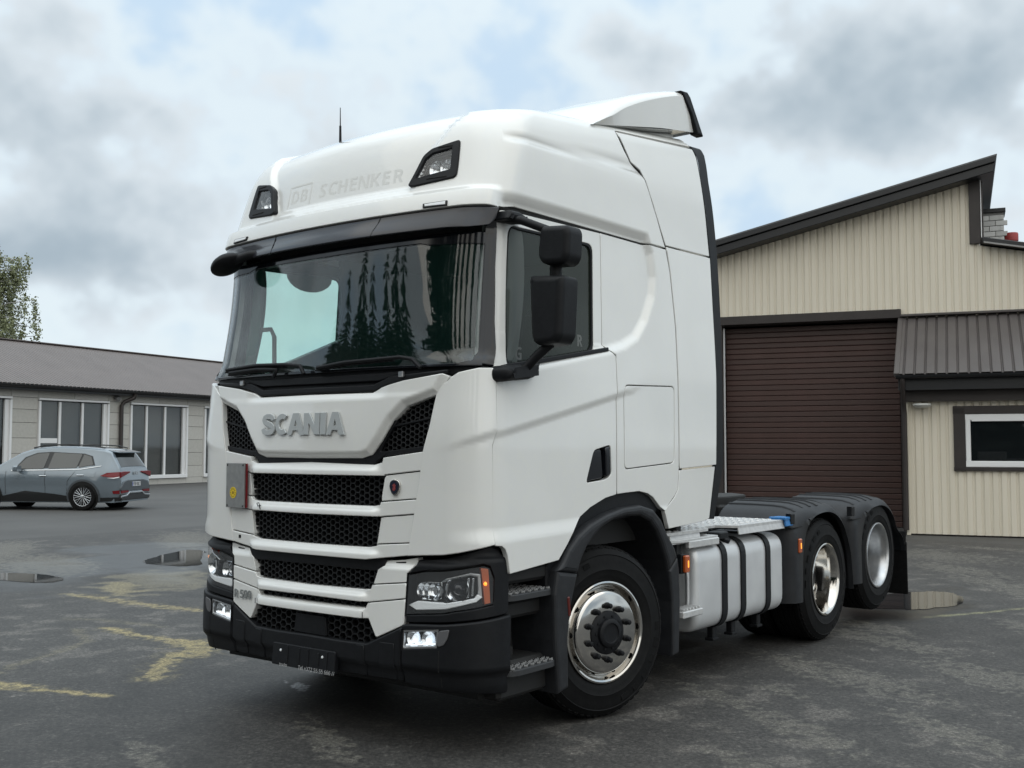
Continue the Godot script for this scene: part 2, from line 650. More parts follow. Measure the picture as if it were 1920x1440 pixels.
func skin_panel(called: String, mode: int, outline: PackedVector2Array, off: float, thick: float, cell: float, m: Material, parent: Node, holes := [], disp: Callable = NONE, bev := 0.004) -> MeshInstance3D:
	var b := MB.new()
	panel(b, mode, outline, off, thick, cell, holes, disp, bev)
	return part(called, b, m, parent)

# honeycomb wires clipped to an outline on the front
func honeycomb(b: MB, outline: PackedVector2Array, off: float, deep: float, px := 0.034, py := 0.031, wire := 0.006) -> void:
	var lo := outline[0]
	var hi := outline[0]
	for p in outline:
		lo = lo.min(p); hi = hi.max(p)
	var col := int(ceil((hi.x - lo.x) / px)) + 2
	var row := int(ceil((hi.y - lo.y) / py)) + 2
	for i in col:
		for j in row:
			var c := lo + Vector2((i - 0.5) * px, (j - 0.5 + (0.5 if i % 2 else 0.0)) * py)
			var w := px * 0.36
			var k := px * 0.64
			var pts := [c + Vector2(-w, -py / 2), c + Vector2(w, -py / 2), c + Vector2(k, 0), c + Vector2(w, py / 2)]
			for s in 3:
				for seg in Geometry2D.intersect_polyline_with_polygon(PackedVector2Array([pts[s], pts[s + 1]]), outline):
					for q in seg.size() - 1:
						wire_bar(b, seg[q], seg[q + 1], off, deep, wire)

func wire_bar(b: MB, p: Vector2, q: Vector2, off: float, deep: float, wire: float) -> void:
	if p.distance_to(q) < 0.002: return
	var d := (q - p).normalized()
	var s := Vector2(d.y, -d.x) * wire * 0.5
	var o: Array[Vector3] = []
	for c in [p - s, q - s, q + s, p + s]: o.append(on_skin(1, c, off)[0])
	var m: Vector3 = on_skin(1, p, off)[2]
	b.flat4(o[0], o[1], o[2], o[3], m)
	var sd := skin_dir(1, p, s.normalized())
	b.flat4(o[0], o[1], o[1] - m * deep, o[0] - m * deep, -sd)
	b.flat4(o[3], o[2], o[2] - m * deep, o[3] - m * deep, sd)

func inside_dist(p: Vector2, poly: PackedVector2Array) -> float:
	var d := 1e9
	for i in poly.size():
		d = minf(d, p.distance_squared_to(Geometry2D.get_closest_point_to_segment(p, poly[i], poly[(i + 1) % poly.size()])))
	d = sqrt(d)
	return d if Geometry2D.is_point_in_polygon(p, poly) else -d

# ---------------------------------------------------------------- relief of the cab's panels
var recess_line := V2([1.7, 1.96, 0.95, 2.055, 0.02, 2.222, -0.17, 2.27, -0.31, 2.33, -0.43, 2.45, -0.53, 2.62, -0.555, 2.74, -0.53, 2.90, -0.47, 3.0, 0.0, 3.005, 1.7, 2.985])
var lid_edge := V2([0.99, 2.02, 0.93, 1.907, 0.855, 1.886, 0.72, 1.843, 0.63, 1.765, 0.553, 1.657, 0.485, 1.578, 0.41, 1.560, 0.0, 1.557])

func d_side(p: Vector2) -> float:
	var z := p.x
	var t := p.y
	var d := 0.0
	if t < 2.25:
		var e := t - (1.701 + (1.132 - z) * 0.2124)
		var amp := 0.011 * smoothstep(-0.45, -0.05, z)
		d += amp * crest_line(e)
		d += 0.016 * smoothstep(0.0, 0.09, 1.235 - t - 0.03 * z)
	if t > 1.9 and t < 3.1:
		d -= 0.036 * smoothstep(-0.035, 0.035, inside_dist(p, recess_line))
	return d

# a rounded crest: falls fast below, slowly above
func crest_line(e: float) -> float:
	var a := exp(-maxf(e - 0.02, 0.0) / 0.28)
	return a * smoothstep(-0.036, 0.012, e)

func d_corner(p: Vector2) -> float:
	var u := absf(p.x)
	var e := p.y - (1.605 + (u - 0.85) * 0.118)
	var amp := 0.011 * smoothstep(0.85, 1.5, u)
	return amp * crest_line(e) + 0.016 * smoothstep(0.0, 0.09, 1.20 - p.y) * smoothstep(0.9, 1.6, u) + 0.006

func d_roof(p: Vector2) -> float:
	var u := absf(p.x)
	var t := p.y
	var q := sec(t)
	var d := 0.0
	if u > 1.5:
		var z := q[8] - (u - 2.0) if u > 2.0 else q[8] + q[3] * cos(q[6] + (u - 1.0) * (PI / 2 - q[6]))
		if t < 3.1: d -= 0.036 * smoothstep(-0.035, 0.035, inside_dist(Vector2(z, t), recess_line)) * smoothstep(1.07, 0.99, z)
		var e := t - (3.345 + 0.032 * clampf((0.92 - z) / 1.1, 0.0, 1.0))
		d -= 0.016 * exp(-(e / 0.02) * (e / 0.02)) * smoothstep(0.97, 0.85, z)
	d += 0.042 * (1.0 - smoothstep(3.018, 3.05, t)) * (1.0 - smoothstep(1.4, 1.68, u))
	if u < 1.3:
		var x := u * q[7]
		var sd := minf(t - 3.095, (0.585 + (t - 3.1) * 0.52 - x) * 0.9)
		d -= 0.03 * smoothstep(-0.028, 0.028, sd) * smoothstep(3.56, 3.50, t)
	return d

func d_lid(p: Vector2) -> float:
	var q := Vector2(absf(p.x), p.y)
	var d := 1e9
	for i in lid_edge.size() - 1:
		d = minf(d, q.distance_to(Geometry2D.get_closest_point_to_segment(q, lid_edge[i], lid_edge[i + 1])))
	return -0.03 * (1.0 - smoothstep(0.0, 0.042, d)) - 0.016 * smoothstep(1.885, 1.93, q.y) * (1.0 - smoothstep(0.5, 0.62, q.x)) + 0.004 * smoothstep(1.93, 1.89, q.y)

func d_bar(p: Vector2, mid: float, top: float) -> float:
	var c := 1.0 - (smoothstep(0.49, 0.57, absf(p.x)) if mid > 0.9 else smoothstep(0.425, 0.478, absf(p.x)))
	return c * (0.026 - 0.032 * smoothstep(mid, top, p.y))

func d_bumper(p: Vector2) -> float:
	return -0.024 * smoothstep(0.452, 0.425, p.y) - 0.012 * smoothstep(0.36, 0.31, p.y)

func pane(called: String, mode: int, outline: PackedVector2Array, off: float, m: Material, parent: Node, cell := 0.06) -> MeshInstance3D:
	# a single curved sheet of glass
	var b := MB.new()
	var lo := outline[0]
	var hi := outline[0]
	for p in outline:
		lo = lo.min(p); hi = hi.max(p)
	var cu := int(ceil((hi.x - lo.x) / cell))
	var cv := int(ceil((hi.y - lo.y) / cell))
	var step := Vector2((hi.x - lo.x) / cu, (hi.y - lo.y) / cv)
	for i in cu:
		for j in cv:
			var a := lo + Vector2(i * step.x, j * step.y)
			for g in Geometry2D.intersect_polygons(PackedVector2Array([a, a + Vector2(step.x, 0), a + step, a + Vector2(0, step.y)]), outline):
				var idx := Geometry2D.triangulate_polygon(g)
				for q in range(0, idx.size(), 3):
					var A := on_skin(mode, g[idx[q]], off)
					var B := on_skin(mode, g[idx[q + 1]], off)
					var C := on_skin(mode, g[idx[q + 2]], off)
					b.tri(A[0], B[0], C[0], A[1], B[1], C[1])
	return part(called, b, m, parent)

func build_cab(T: Node3D) -> void:
	var W: Material = M.white
	# ---- doors and side panels
	var hole := rounded(V2([1.018, 2.058, 0.148, 2.200, 0.122, 2.868, 0.958, 2.850]), 0.06, 5)
	var door := V2([1.122, 2.046, 1.135, 1.70, 1.153, 1.625, 1.153, 1.227, 1.141, 1.106, 1.103, 1.102, 1.082, 1.086, 1.066, 1.053, 1.047, 0.953, 0.602, 0.989, 0.518, 1.069, 0.441, 1.151, 0.361, 1.22, 0.253, 1.27, 0.089, 1.319, -0.032, 1.336, -0.038, 2.187, 0.020, 2.222, 0.054, 2.25, 0.035, 2.952, 1.02, 2.930, 1.050, 2.892, 1.058, 2.606, 1.090, 2.31])
	var hatch := rounded(V2([-0.132, 2.008, -0.13, 1.492, -0.748, 1.525, -0.765, 2.028]), 0.04)
	var hatch_hole := rounded(V2([-0.126, 2.014, -0.124, 1.486, -0.755, 1.519, -0.772, 2.034]), 0.045)
	var rear := V2([-0.044, 1.338, -0.128, 1.342, -0.303, 1.347, -0.408, 1.33, -0.474, 1.304, -0.562, 1.238, -0.617, 1.21, -0.752, 1.301, -0.797, 1.343, -0.815, 1.477, -0.819, 2.076, -0.81, 2.437, -0.761, 2.796, -0.718, 2.955, 0.029, 2.953, 0.047, 2.252, 0.014, 2.227, -0.044, 2.192])
	var strip := V2([1.07, 2.068, 0.03, 2.238, 0.026, 2.213, 1.07, 2.040])
	var handle := rounded(V2([0.215, 1.607, 0.03, 1.640, 0.018, 1.462, 0.08, 1.430, 0.30, 1.414]), 0.03)
	for mode in [2, 3]:
		var s := 1.0 if mode == 2 else -1.0
		if mode == 3: hole = rounded(V2([1.012, 2.094, 0.10, 2.238, 0.075, 2.876, 0.958, 2.850]), 0.07, 5)
		var D := skin_panel("door", mode, door, 0.0, 0.035, 0.014 if mode == 2 else 0.05, W, T, [hole, handle], d_side)
		skin_panel("door_trim", mode, door, -0.085, 0.015, 0.12, M.interior, D, [hole])
		pane("window_pane", mode, hole, -0.052, M.side_glass if mode == 2 else M.lens, D, 0.08)
		if mode == 3:
			var tb := MB.new()
			panel(tb, mode, hole, -0.056, 0.005, 0.1, [], NONE, 0.0005)
			shell_back(tb, mode, hole, -0.0615)
			part("tinted_pane", tb, M.tint, D)
		var fr := MB.new()
		panel(fr, mode, rounded(V2([1.031, 2.046, 0.134, 2.190, 0.108, 2.88, 0.949, 2.861] if mode == 2 else [1.025, 2.082, 0.087, 2.229, 0.061, 2.888, 0.949, 2.861]), 0.078, 5), -0.040, 0.02, 0.05, [rounded(V2([1.002, 2.076, 0.163, 2.212, 0.138, 2.854, 0.963, 2.838] if mode == 2 else [0.996, 2.110, 0.115, 2.248, 0.09, 2.862, 0.963, 2.838]), 0.06, 5)], NONE, 0.003)
		part("window_seal", fr, M.plastic, D)
		skin_panel("sill_strip", mode, strip, 0.0, 0.03, 0.05, M.plastic, D, [], NONE, 0.006)
		var hb := MB.new()
		panel(hb, mode, handle, -0.045, 0.01, 0.04)
		part("handle_recess", hb, M.hole, D)
		var grip := MB.new()
		panel(grip, mode, rounded(V2([0.095, 1.622, 0.045, 1.632, 0.035, 1.458, 0.085, 1.446]), 0.015), 0.006, 0.045, 0.03, [], NONE, 0.008)
		panel(grip, mode, rounded(V2([0.215, 1.602, 0.12, 1.616, 0.10, 1.44, 0.29, 1.422]), 0.02), -0.012, 0.03, 0.04, [], NONE, 0.006)
		part("door_handle", grip, M.gloss, D)
		var R := skin_panel("side_panel", mode, rear, 0.0, 0.035, 0.02 if mode == 2 else 0.05, W, T, [hatch_hole], d_side)
		skin_panel("locker_hatch", mode, hatch, 0.0, 0.03, 0.03, W, R, [], d_side, 0.003)
		var dd := func(p: Vector2) -> float: return 0.004 + 0.02 * smoothstep(-0.75, -1.3, p.x) * smoothstep(2.9, 2.2, p.y) * 0.3
		var DF := skin_panel("side_deflector", mode, V2([-0.826, 2.076, -0.822, 1.482, -1.338, 1.502, -1.367, 2.152, -1.352, 2.985, -0.727, 2.972, -0.768, 2.796, -0.817, 2.437]), 0.0, 0.03, 0.04, W, T, [], dd)
		skin_panel("upper_deflector", mode, V2([-0.258, 3.498, -0.352, 3.399, -0.454, 3.377, -0.511, 3.335, -0.631, 3.148, -0.722, 2.984, -1.35, 2.997, -1.32, 3.326, -1.31, 3.475, -1.285, 3.498]), 0.0, 0.03, 0.03, W, DF, [], d_corner_none)
		skin_panel("lower_deflector", mode, V2([-0.822, 1.470, -0.804, 1.343, -0.758, 1.296, -0.624, 1.212, -0.676, 1.09, -1.165, 1.114, -1.243, 1.129, -1.337, 1.490]), 0.0, 0.03, 0.04, W, DF)
		skin_panel("rubber_seal", mode, V2([-1.272, 3.512, -1.316, 3.478, -1.314, 3.429, -1.324, 3.326, -1.359, 3.003, -1.372, 2.152, -1.344, 1.500, -1.247, 1.124, -1.323, 1.120, -1.472, 1.498, -1.493, 2.595, -1.479, 3.075, -1.446, 3.413, -1.462, 3.487, -1.437, 3.508]), 0.0, 0.025, 0.05, M.plastic, DF, [], NONE, 0.008)
		# ---- dark rubber in the shut lines
		var lines := [V2([1.118, 2.05, 1.131, 1.70, 1.149, 1.625, 1.149, 1.227, 1.137, 1.112, 1.155, 1.112, 1.163, 1.227, 1.163, 1.625, 1.145, 1.70, 1.134, 2.05]),
			V2([1.03, 2.924, 0.03, 2.950, -0.70, 2.953, -0.70, 2.972, 0.03, 2.969, 1.03, 2.948]),
			V2([-0.713, 2.97, -0.756, 2.796, -0.805, 2.437, -0.814, 2.076, -0.810, 1.477, -0.792, 1.343, -0.747, 1.301, -0.612, 1.21, -0.632, 1.21, -0.766, 1.301, -0.812, 1.343, -0.830, 1.477, -0.834, 2.076, -0.825, 2.437, -0.776, 2.796, -0.735, 2.97]),
			V2([-0.70, 2.97, -0.617, 3.148, -0.497, 3.333, -0.44, 3.376, -0.338, 3.398, -0.246, 3.495, -0.264, 3.505, -0.358, 3.404, -0.460, 3.382, -0.517, 3.340, -0.637, 3.150, -0.735, 2.97])]
		var seal := MB.new()
		for k in 4: panel(seal, mode, lines[k], -0.007 if k != 1 else -0.040, 0.01, 0.03 if k == 0 else 0.05, [], NONE, 0.001)
		part("shut_line_seal", seal, M.hole, T)
		# ---- corner panels beside the grille
		var cp := V2([0.757, 1.040, 0.783, 1.162, 0.831, 1.434, 0.855, 1.605, 0.891, 1.733, 0.921, 1.905, 0.955, 1.955, 1.02, 1.995, 1.15, 2.022, 1.455, 2.045, 1.70, 2.046, 1.75, 1.703, 1.692, 1.63, 1.692, 1.227, 1.712, 1.111, 1.23, 1.070])
		if mode == 3: cp = mirrored(cp)
		skin_panel("corner_panel", 0, cp, 0.0, 0.035, 0.017, W, T, [], d_corner, 0.006)
		# ---- black windscreen pillars
		var ap := V2([1.45, 2.075, 1.69, 2.062, 1.655, 2.16, 1.614, 2.31, 1.58, 2.606, 1.586, 2.895, 1.57, 2.925, 1.44, 2.92])
		skin_panel("windscreen_pillar", 0, ap if mode == 2 else mirrored(ap), -0.008, 0.04, 0.05, M.gloss, T)
	# ---- roof
	var half := PackedVector2Array([Vector2(0, 2.928), Vector2(1.0, 2.930), Vector2(1.60, 2.933)])
	for q in [[1.035, 2.945], [0.9, 2.962], [0.0, 2.964], [-0.714, 2.966], [-0.623, 3.148], [-0.503, 3.337], [-0.446, 3.379], [-0.344, 3.401], [-0.25, 3.503], [-1.28, 3.505], [-1.28, 3.569]]:
		half.append(Vector2(u_at(q[0], q[1]), q[1]))
	half.append(Vector2(0, 3.569))
	var lamp_hole := V2([0.892, 3.290, 0.884, 3.172, 0.652, 3.146, 0.714, 3.250, 0.764, 3.276])
	var rb := MB.new()
	panel(rb, 0, both_sides(half), 0.0, 0.035, 0.03, [lamp_hole, mirrored(lamp_hole)], d_roof)
	var cap := []
	for i in 61:
		var row := PackedVector3Array()
		var u := lerpf(0.0, u_at(-1.28, 3.569), i / 60.0)
		var e := skin(0, Vector2(u, 3.569))
		for j in 15:
			var c := j / 7.0 - 1.0
			row.append(Vector3(e.x * c, e.y + 0.022 * (1.0 - c * c), e.z))
		cap.append(row)
	rb.sheet(cap, func(_p: Vector3) -> Vector3: return Vector3.UP)
	var RF := part("roof", rb, W, T)
	var an := MB.new()
	an.tube(V3([-0.27, 3.55, 0.9, -0.272, 3.68, 0.9]), 0.009, 8, 0.007)
	an.tube(V3([-0.272, 3.68, 0.9, -0.276, 3.80, 0.898]), 0.004, 6, 0.0025)
	an.lathe(V2([0.024, 0, 0.02, 0.03, 0.0, 0.034]), 10, Transform3D(Basis.IDENTITY, Vector3(-0.27, 3.535, 0.9)))
	part("antenna", an, M.plastic, RF)
	for s in [1.0, -1.0]:
		var fl := V2([0.948, 3.340, 0.932, 3.132, 0.914, 3.118, 0.640, 3.098, 0.596, 3.108, 0.692, 3.272, 0.750, 3.308])
		var ll := V2([0.892, 3.290, 0.884, 3.172, 0.652, 3.146, 0.714, 3.250, 0.764, 3.276])
		if s < 0: fl = mirrored(fl); ll = mirrored(ll)
		var F := skin_panel("roof_lamp", 0, rounded(fl, 0.02), 0.012, 0.05, 0.03, M.plastic, T, [ll], NONE, 0.006)
		skin_panel("lamp_back", 0, ll, -0.068, 0.01, 0.03, M.lamp_base, F)
		var rf := MB.new()
		for k in 3:
			var cu := [0.70, 0.77, 0.845][k] as float
			var P := on_skin(0, Vector2(cu * s, 3.20), -0.03)
			bowl(rf, P[0], Vector3(0.1 * s, 0.1, 1).normalized(), 0.052, 0.034)
		rf.flat4(on_skin(0, Vector2(0.66 * s, 3.155), -0.01)[0], on_skin(0, Vector2(0.87 * s, 3.178), -0.01)[0], on_skin(0, Vector2(0.87 * s, 3.19), -0.026)[0], on_skin(0, Vector2(0.66 * s, 3.168), -0.026)[0], Vector3(0, 1, 1))
		part("lamp_reflector", rf, M.reflector, F)
		pane("lamp_glass", 0, ll, 0.0, M.lens, F, 0.05)
		skin_panel("vent_slot", 0, sided(rect(0.85, 3.305, 0.10, 0.012), s), 0.016, 0.02, 0.03, M.hole, F)
		skin_panel("vent_slot", 0, sided(rect(0.80, 3.130, 0.14, 0.010), s), 0.016, 0.02, 0.03, M.hole, F)
		var mk := sided(V2([0.781, 2.958, 0.944, 2.960, 0.949, 2.934, 0.786, 2.936]), s)
		var MF := skin_panel("marker_lamp", 0, mk, 0.05, 0.02, 0.04, M.dark, T, [], NONE, 0.002)
		skin_panel("marker_lens", 0, sided(V2([0.795, 2.954, 0.934, 2.956, 0.938, 2.939, 0.80, 2.941]), s), 0.053, 0.006, 0.04, M.drl, MF, [], NONE, 0.002)
	# ---- faint traces of removed lettering, letter by letter on the curved front
	var ghost := mat(Color(0.69, 0.69, 0.665), 0.55)
	var gx0 := -0.43
	for ch in ["D", "B", "", "S", "C", "H", "E", "N", "K", "E", "R"]:
		if ch == "":
			gx0 += 0.10
			continue
		var q := on_skin(0, Vector2(u_of_x(gx0, 3.195), 3.195), 0.0, d_roof)
		var nz: Vector3 = q[2]
		var ny := (Vector3.UP - nz * nz.y).normalized()
		text_part("letter_trace", ch, 0.085, 1.15, 0.001, frame(ny.cross(nz), ny, nz, q[0]), ghost, RF)
		gx0 += 0.088
	var sq := MB.new()
	for q in [[0.0, 0.07, 0.23, 0.012], [0.0, -0.07, 0.23, 0.012], [-0.11, 0.0, 0.012, 0.13], [0.11, 0.0, 0.012, 0.13]]:
		panel(sq, 1, rect(-0.385 + float(q[0]), 3.195 + float(q[1]), q[2], q[3]), 0.001, 0.003, 0.05, [], func(p: Vector2) -> float: return d_roof(Vector2(u_of_x(p.x, p.y), p.y)), 0.0005)
	part("trace_frame", sq, ghost, RF)
	# ---- visor, windscreen, cowl, wipers
	var vd := func(p: Vector2) -> float: return 0.028 + 0.045 * smoothstep(2.925, 2.80, p.y) * (1.0 - smoothstep(1.3, 1.62, absf(p.x)))
	var VS := MB.new()
	panel(VS, 0, both_sides(V2([0, 2.926, 1.0, 2.927, 1.6, 2.927, 1.56, 2.875, 1.47, 2.835, 1.25, 2.812, 0.90, 2.806, 0, 2.804])), 0.0, 0.02, 0.04, [], vd, 0.006)
	var V := part("sun_visor", VS, M.visor, T)
	for s in [1.0, -1.0]:
		var seam := MB.new()
		panel(seam, 0, rect(0.47 * s, 2.865, 0.004, 0.118), 0.0025, 0.004, 0.05, [], vd, 0.001)
		part("visor_seam", seam, M.hole, V)
	var ws := both_sides(V2([0, 2.066, 1.1, 2.066, 1.36, 2.082, 1.455, 2.13, 1.485, 2.19, 1.462, 2.50, 1.465, 2.80, 0, 2.80]))
	pane("inner_sheet", 0, ws, -0.020, M.glass, pane("windscreen", 0, ws, -0.012, M.glass, T, 0.05), 0.05)
	skin_panel("windscreen_band", 0, both_sides(V2([0, 2.80, 1.50, 2.80, 1.48, 2.73, 0.86, 2.742, 0.80, 2.755, 0, 2.750])), -0.008, 0.03, 0.06, M.gloss, T)
	skin_panel("windscreen_seal", 0, both_sides(V2([0, 2.074, 1.08, 2.074, 1.36, 2.094, 1.44, 2.14, 1.465, 2.20, 1.447, 2.50, 1.445, 2.74, 1.475, 2.80, 1.50, 2.80, 1.50, 2.06, 0, 2.055])), -0.006, 0.03, 0.05, M.gloss, T)
	var CW := skin_panel("cowl", 0, both_sides(V2([0, 2.064, 1.0, 2.066, 1.5, 2.075, 1.72, 2.066, 1.72, 2.05, 1.45, 2.05, 1.15, 2.03, 1.0, 2.02, 0.62, 1.97, 0.5, 1.915, 0, 1.905])), -0.035, 0.05, 0.05, M.plastic, T)
	skin_panel("cowl_bar", 1, both_sides(V2([0, 1.972, 0.475, 1.974, 0.60, 2.018, 0.97, 2.040, 0.97, 2.022, 0.72, 1.998, 0.565, 1.962, 0.50, 1.934, 0, 1.936])), 0.004, 0.05, 0.05, M.plastic, CW, [], NONE, 0.01)
	skin_panel("cowl_step", 1, both_sides(V2([0, 2.038, 0.50, 2.040, 0.66, 2.046, 0.66, 2.024, 0.50, 1.992, 0, 1.990])), -0.012, 0.04, 0.05, M.plastic, CW, [], NONE, 0.008)
	for s in [1.0, -1.0]:
		var hg := MB.new()
		hg.box(on_skin(1, Vector2(0.68 * s, 2.022), 0.012)[0], Vector3(0.035, 0.03, 0.02), Basis.IDENTITY, 0.004)
		part("hinge", hg, M.rim, CW)
	for q in [[V2([-0.84, 2.105, -0.506, 2.120, -0.223, 2.112, -0.09, 2.098, -0.05, 2.05]), 0], [V2([0.061, 2.080, 0.277, 2.100, 0.682, 2.110, 0.763, 2.095, 0.822, 2.05]), 1], [V2([-0.80, 2.085, -0.5, 2.095, -0.3, 2.085, -0.33, 2.04]), 2]]:
		var wp := MB.new()
		var path := PackedVector3Array()
		for e in densify_line(q[0], 0.05): path.append(on_skin(1, e, 0.035)[0])
		wp.tube(path, 0.012, 6)
		var k := int(path.size() * 0.72)
		for i in k:
			wp.box(path[i] + Vector3(0, -0.012, -0.02), Vector3(0.055, 0.012, 0.03), Basis.IDENTITY, 0.003)
		part("wiper", wp, M.plastic, T)
	# ---- bonnet lid with the wordmark
	var lid := both_sides(V2([0, 1.928, 0.48, 1.926, 0.545, 1.953, 0.70, 1.985, 0.955, 2.016, 0.985, 2.004, 0.925, 1.907, 0.855, 1.888, 0.72, 1.846, 0.63, 1.768, 0.553, 1.66, 0.485, 1.582, 0.41, 1.562, 0, 1.559]))
	var L := skin_panel("bonnet_lid", 1, lid, 0.026, 0.05, 0.013, W, T, [], d_lid, 0.006)
	var letters := mat(Color(0.44, 0.46, 0.46), 0.3, 0.2)
	var lz := (on_skin(1, Vector2(0, 1.76), 0.0)[2] as Vector3)
	var ly := (Vector3.UP - lz * lz.y).normalized()
	wordmark(L, frame(ly.cross(lz), ly, lz, on_skin(1, Vector2(0.0, 1.757), 0.031)[0]), letters)
	# ---- grille
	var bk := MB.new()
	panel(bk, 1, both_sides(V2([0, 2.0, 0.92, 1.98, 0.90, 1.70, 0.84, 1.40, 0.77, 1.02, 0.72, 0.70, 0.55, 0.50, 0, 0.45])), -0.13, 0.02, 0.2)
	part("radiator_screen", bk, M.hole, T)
	skin_panel("grille_surround", 1, both_sides(V2([0, 1.575, 0.40, 1.575, 0.48, 1.595, 0.51, 1.60, 0.50, 1.515, 0, 1.522])), -0.01, 0.05, 0.06, M.plastic, T)
	for s in [1.0, -1.0]:
		var wing := V2([0.945, 1.91, 0.86, 1.90, 0.71, 1.855, 0.62, 1.78, 0.535, 1.66, 0.46, 1.58, 0.50, 1.53, 0.60, 1.575, 0.875, 1.612, 0.905, 1.733])
		var hb := MB.new()
		var wo := sided(wing, s)
		honeycomb(hb, wo, -0.028, 0.03, 0.030, 0.030, 0.006)
		var GW := part("grille_wing", hb, M.mesh, T)
		skin_panel("wing_rim", 1, sided(V2([0.885, 1.612, 0.56, 1.572, 0.555, 1.60, 0.88, 1.636]), s), -0.015, 0.04, 0.06, M.plastic, GW)
		skin_panel("wing_rib", 1, sided(V2([0.905, 1.795, 0.62, 1.745, 0.62, 1.733, 0.905, 1.783]), s), -0.018, 0.03, 0.06, M.plastic, GW)
		skin_panel("wing_rim", 1, sided(V2([0.60, 1.60, 0.49, 1.535, 0.46, 1.56, 0.50, 1.60, 0.55, 1.66, 0.63, 1.775, 0.645, 1.765, 0.57, 1.66, 0.535, 1.60]), s), -0.012, 0.04, 0.06, M.plastic, GW)
	var grille := func(called: String, o: PackedVector2Array, off: float, px: float, py: float) -> MeshInstance3D:
		var hb := MB.new()
		honeycomb(hb, o, off, 0.03, px, py, 0.0065)
		return part(called, hb, M.mesh, T)
	grille.call("grille_mesh", both_sides(V2([0, 1.480, 0.595, 1.480, 0.565, 1.285, 0, 1.285])), -0.022, 0.036, 0.034)
	grille.call("grille_mesh", both_sides(V2([0, 1.255, 0.57, 1.255, 0.535, 1.06, 0, 1.06])), -0.022, 0.036, 0.034)
	var G3: MeshInstance3D = grille.call("grille_mesh", both_sides(V2([0, 0.975, 0.56, 0.975, 0.50, 0.83, 0, 0.825])), -0.03, 0.036, 0.034)
	skin_panel("grille_shelf", 1, both_sides(V2([0, 1.010, 0.585, 1.010, 0.56, 0.965, 0.53, 0.945, 0, 0.950])), -0.012, 0.05, 0.06, M.plastic, G3)
	grille.call("grille_mesh", both_sides(V2([0, 0.785, 0.48, 0.782, 0.44, 0.735, 0, 0.735])), -0.03, 0.036, 0.03)
	var G5: MeshInstance3D = grille.call("grille_mesh", both_sides(V2([0, 0.69, 0.485, 0.69, 0.54, 0.59, 0.47, 0.55, 0, 0.545])), -0.022, 0.046, 0.042)
	skin_panel("radar_cover", 1, rounded(V2([-0.115, 0.665, 0.135, 0.662, 0.15, 0.552, -0.13, 0.554]), 0.012), -0.006, 0.04, 0.05, M.plastic, G5, [], NONE, 0.006)
	# ---- white bars between the grilles
	var bars := [[[0, 1.537, 0.50, 1.527, 0.559, 1.540, 0.566, 1.566, 0.853, 1.602, 0.838, 1.500, 0.582, 1.474, 0.571, 1.467, 0, 1.466], 1.487, 1.535],
		[[0, 1.299, 0.497, 1.300, 0.543, 1.306, 0.5505, 1.322, 0.816, 1.345, 0.799, 1.268, 0.55, 1.244, 0, 1.241], 1.262, 1.298],
		[[0, 1.070, 0.46, 1.072, 0.517, 1.081, 0.53, 1.089, 0.773, 1.108, 0.764, 1.044, 0.463, 1.007, 0, 1.007], 1.030, 1.069],
		[[0, 0.835, 0.447, 0.840, 0.486, 0.847, 0.495, 0.868, 0.733, 0.893, 0.728, 0.813, 0.475, 0.775, 0, 0.779], 0.80, 0.834],
		[[0, 0.740, 0.446, 0.742, 0.464, 0.768, 0.728, 0.807, 0.722, 0.677, 0.715, 0.668, 0.653, 0.640, 0.54, 0.590, 0.528, 0.592, 0.474, 0.684, 0, 0.684], 0.722, 0.742]]
	var last: MeshInstance3D
	for q in bars:
		var mid: float = q[1]
		var top: float = q[2]
		last = skin_panel("grille_bar", 1, both_sides(V2(q[0])), 0.002, 0.05, 0.022, W, T, [], func(p: Vector2) -> float: return d_bar(p, mid, top), 0.005)
	for s in [1.0, -1.0]:
		skin_panel("grille_insert", 1, sided(V2([0.836, 1.494, 0.585, 1.468, 0.575, 1.456, 0.555, 1.356, 0.556, 1.329, 0.817, 1.351]), s), -0.003, 0.05, 0.03, W, T)
		skin_panel("grille_insert", 1, sided(V2([0.551, 1.238, 0.797, 1.262, 0.774, 1.114, 0.530, 1.095, 0.521, 1.086]), s), -0.003, 0.05, 0.03, W, T)
		var bl := skin_panel("grille_insert", 1, sided(V2([0.578, 1.004, 0.70, 1.014, 0.788, 1.030, 0.793, 0.999, 0.737, 0.946, 0.734, 0.899, 0.499, 0.874, 0.530, 0.953, 0.572, 0.979]), s), -0.004, 0.05, 0.03, W, T, [], func(p: Vector2) -> float: return -0.02 * smoothstep(0.965, 0.995, p.y))
		for k in 2:
			skin_panel("vent_slot", 1, sided(rounded(V2([0.645, 1.0 - k * 0.013, 0.715, 1.006 - k * 0.013, 0.715, 0.998 - k * 0.013, 0.645, 0.992 - k * 0.013]), 0.003), s), -0.020, 0.004, 0.04, M.hole, bl, [], NONE, 0.001)
	var lb := MB.new()
	for s in [1.0, -1.0]:
		for q in [[0.455, 0.720, 0.452, 0.688]]:
			var a: Vector3 = on_skin(1, Vector2(q[0] * s, q[1]), 0.026)[0]
			var c: Vector3 = on_skin(1, Vector2(q[2] * s, q[3]), 0.030)[0]
			lb.box((a + c) * 0.5, Vector3(0.003, a.distance_to(c), 0.003))
	part("panel_seam", lb, M.hole, last)
	text_part("lettering", "R 500", 0.05, 1.02, 0.004, frame(Vector3(1, 0, 0.05).normalized(), Vector3.UP, Vector3(-0.05, 0, 1).normalized(), on_skin(1, Vector2(-0.608, 0.728), 0.012)[0]), mat(Color(0.20, 0.21, 0.21), 0.35), last)
	crest(T)
	# ---- hazard board carrier on the grille
	var hz := MB.new()
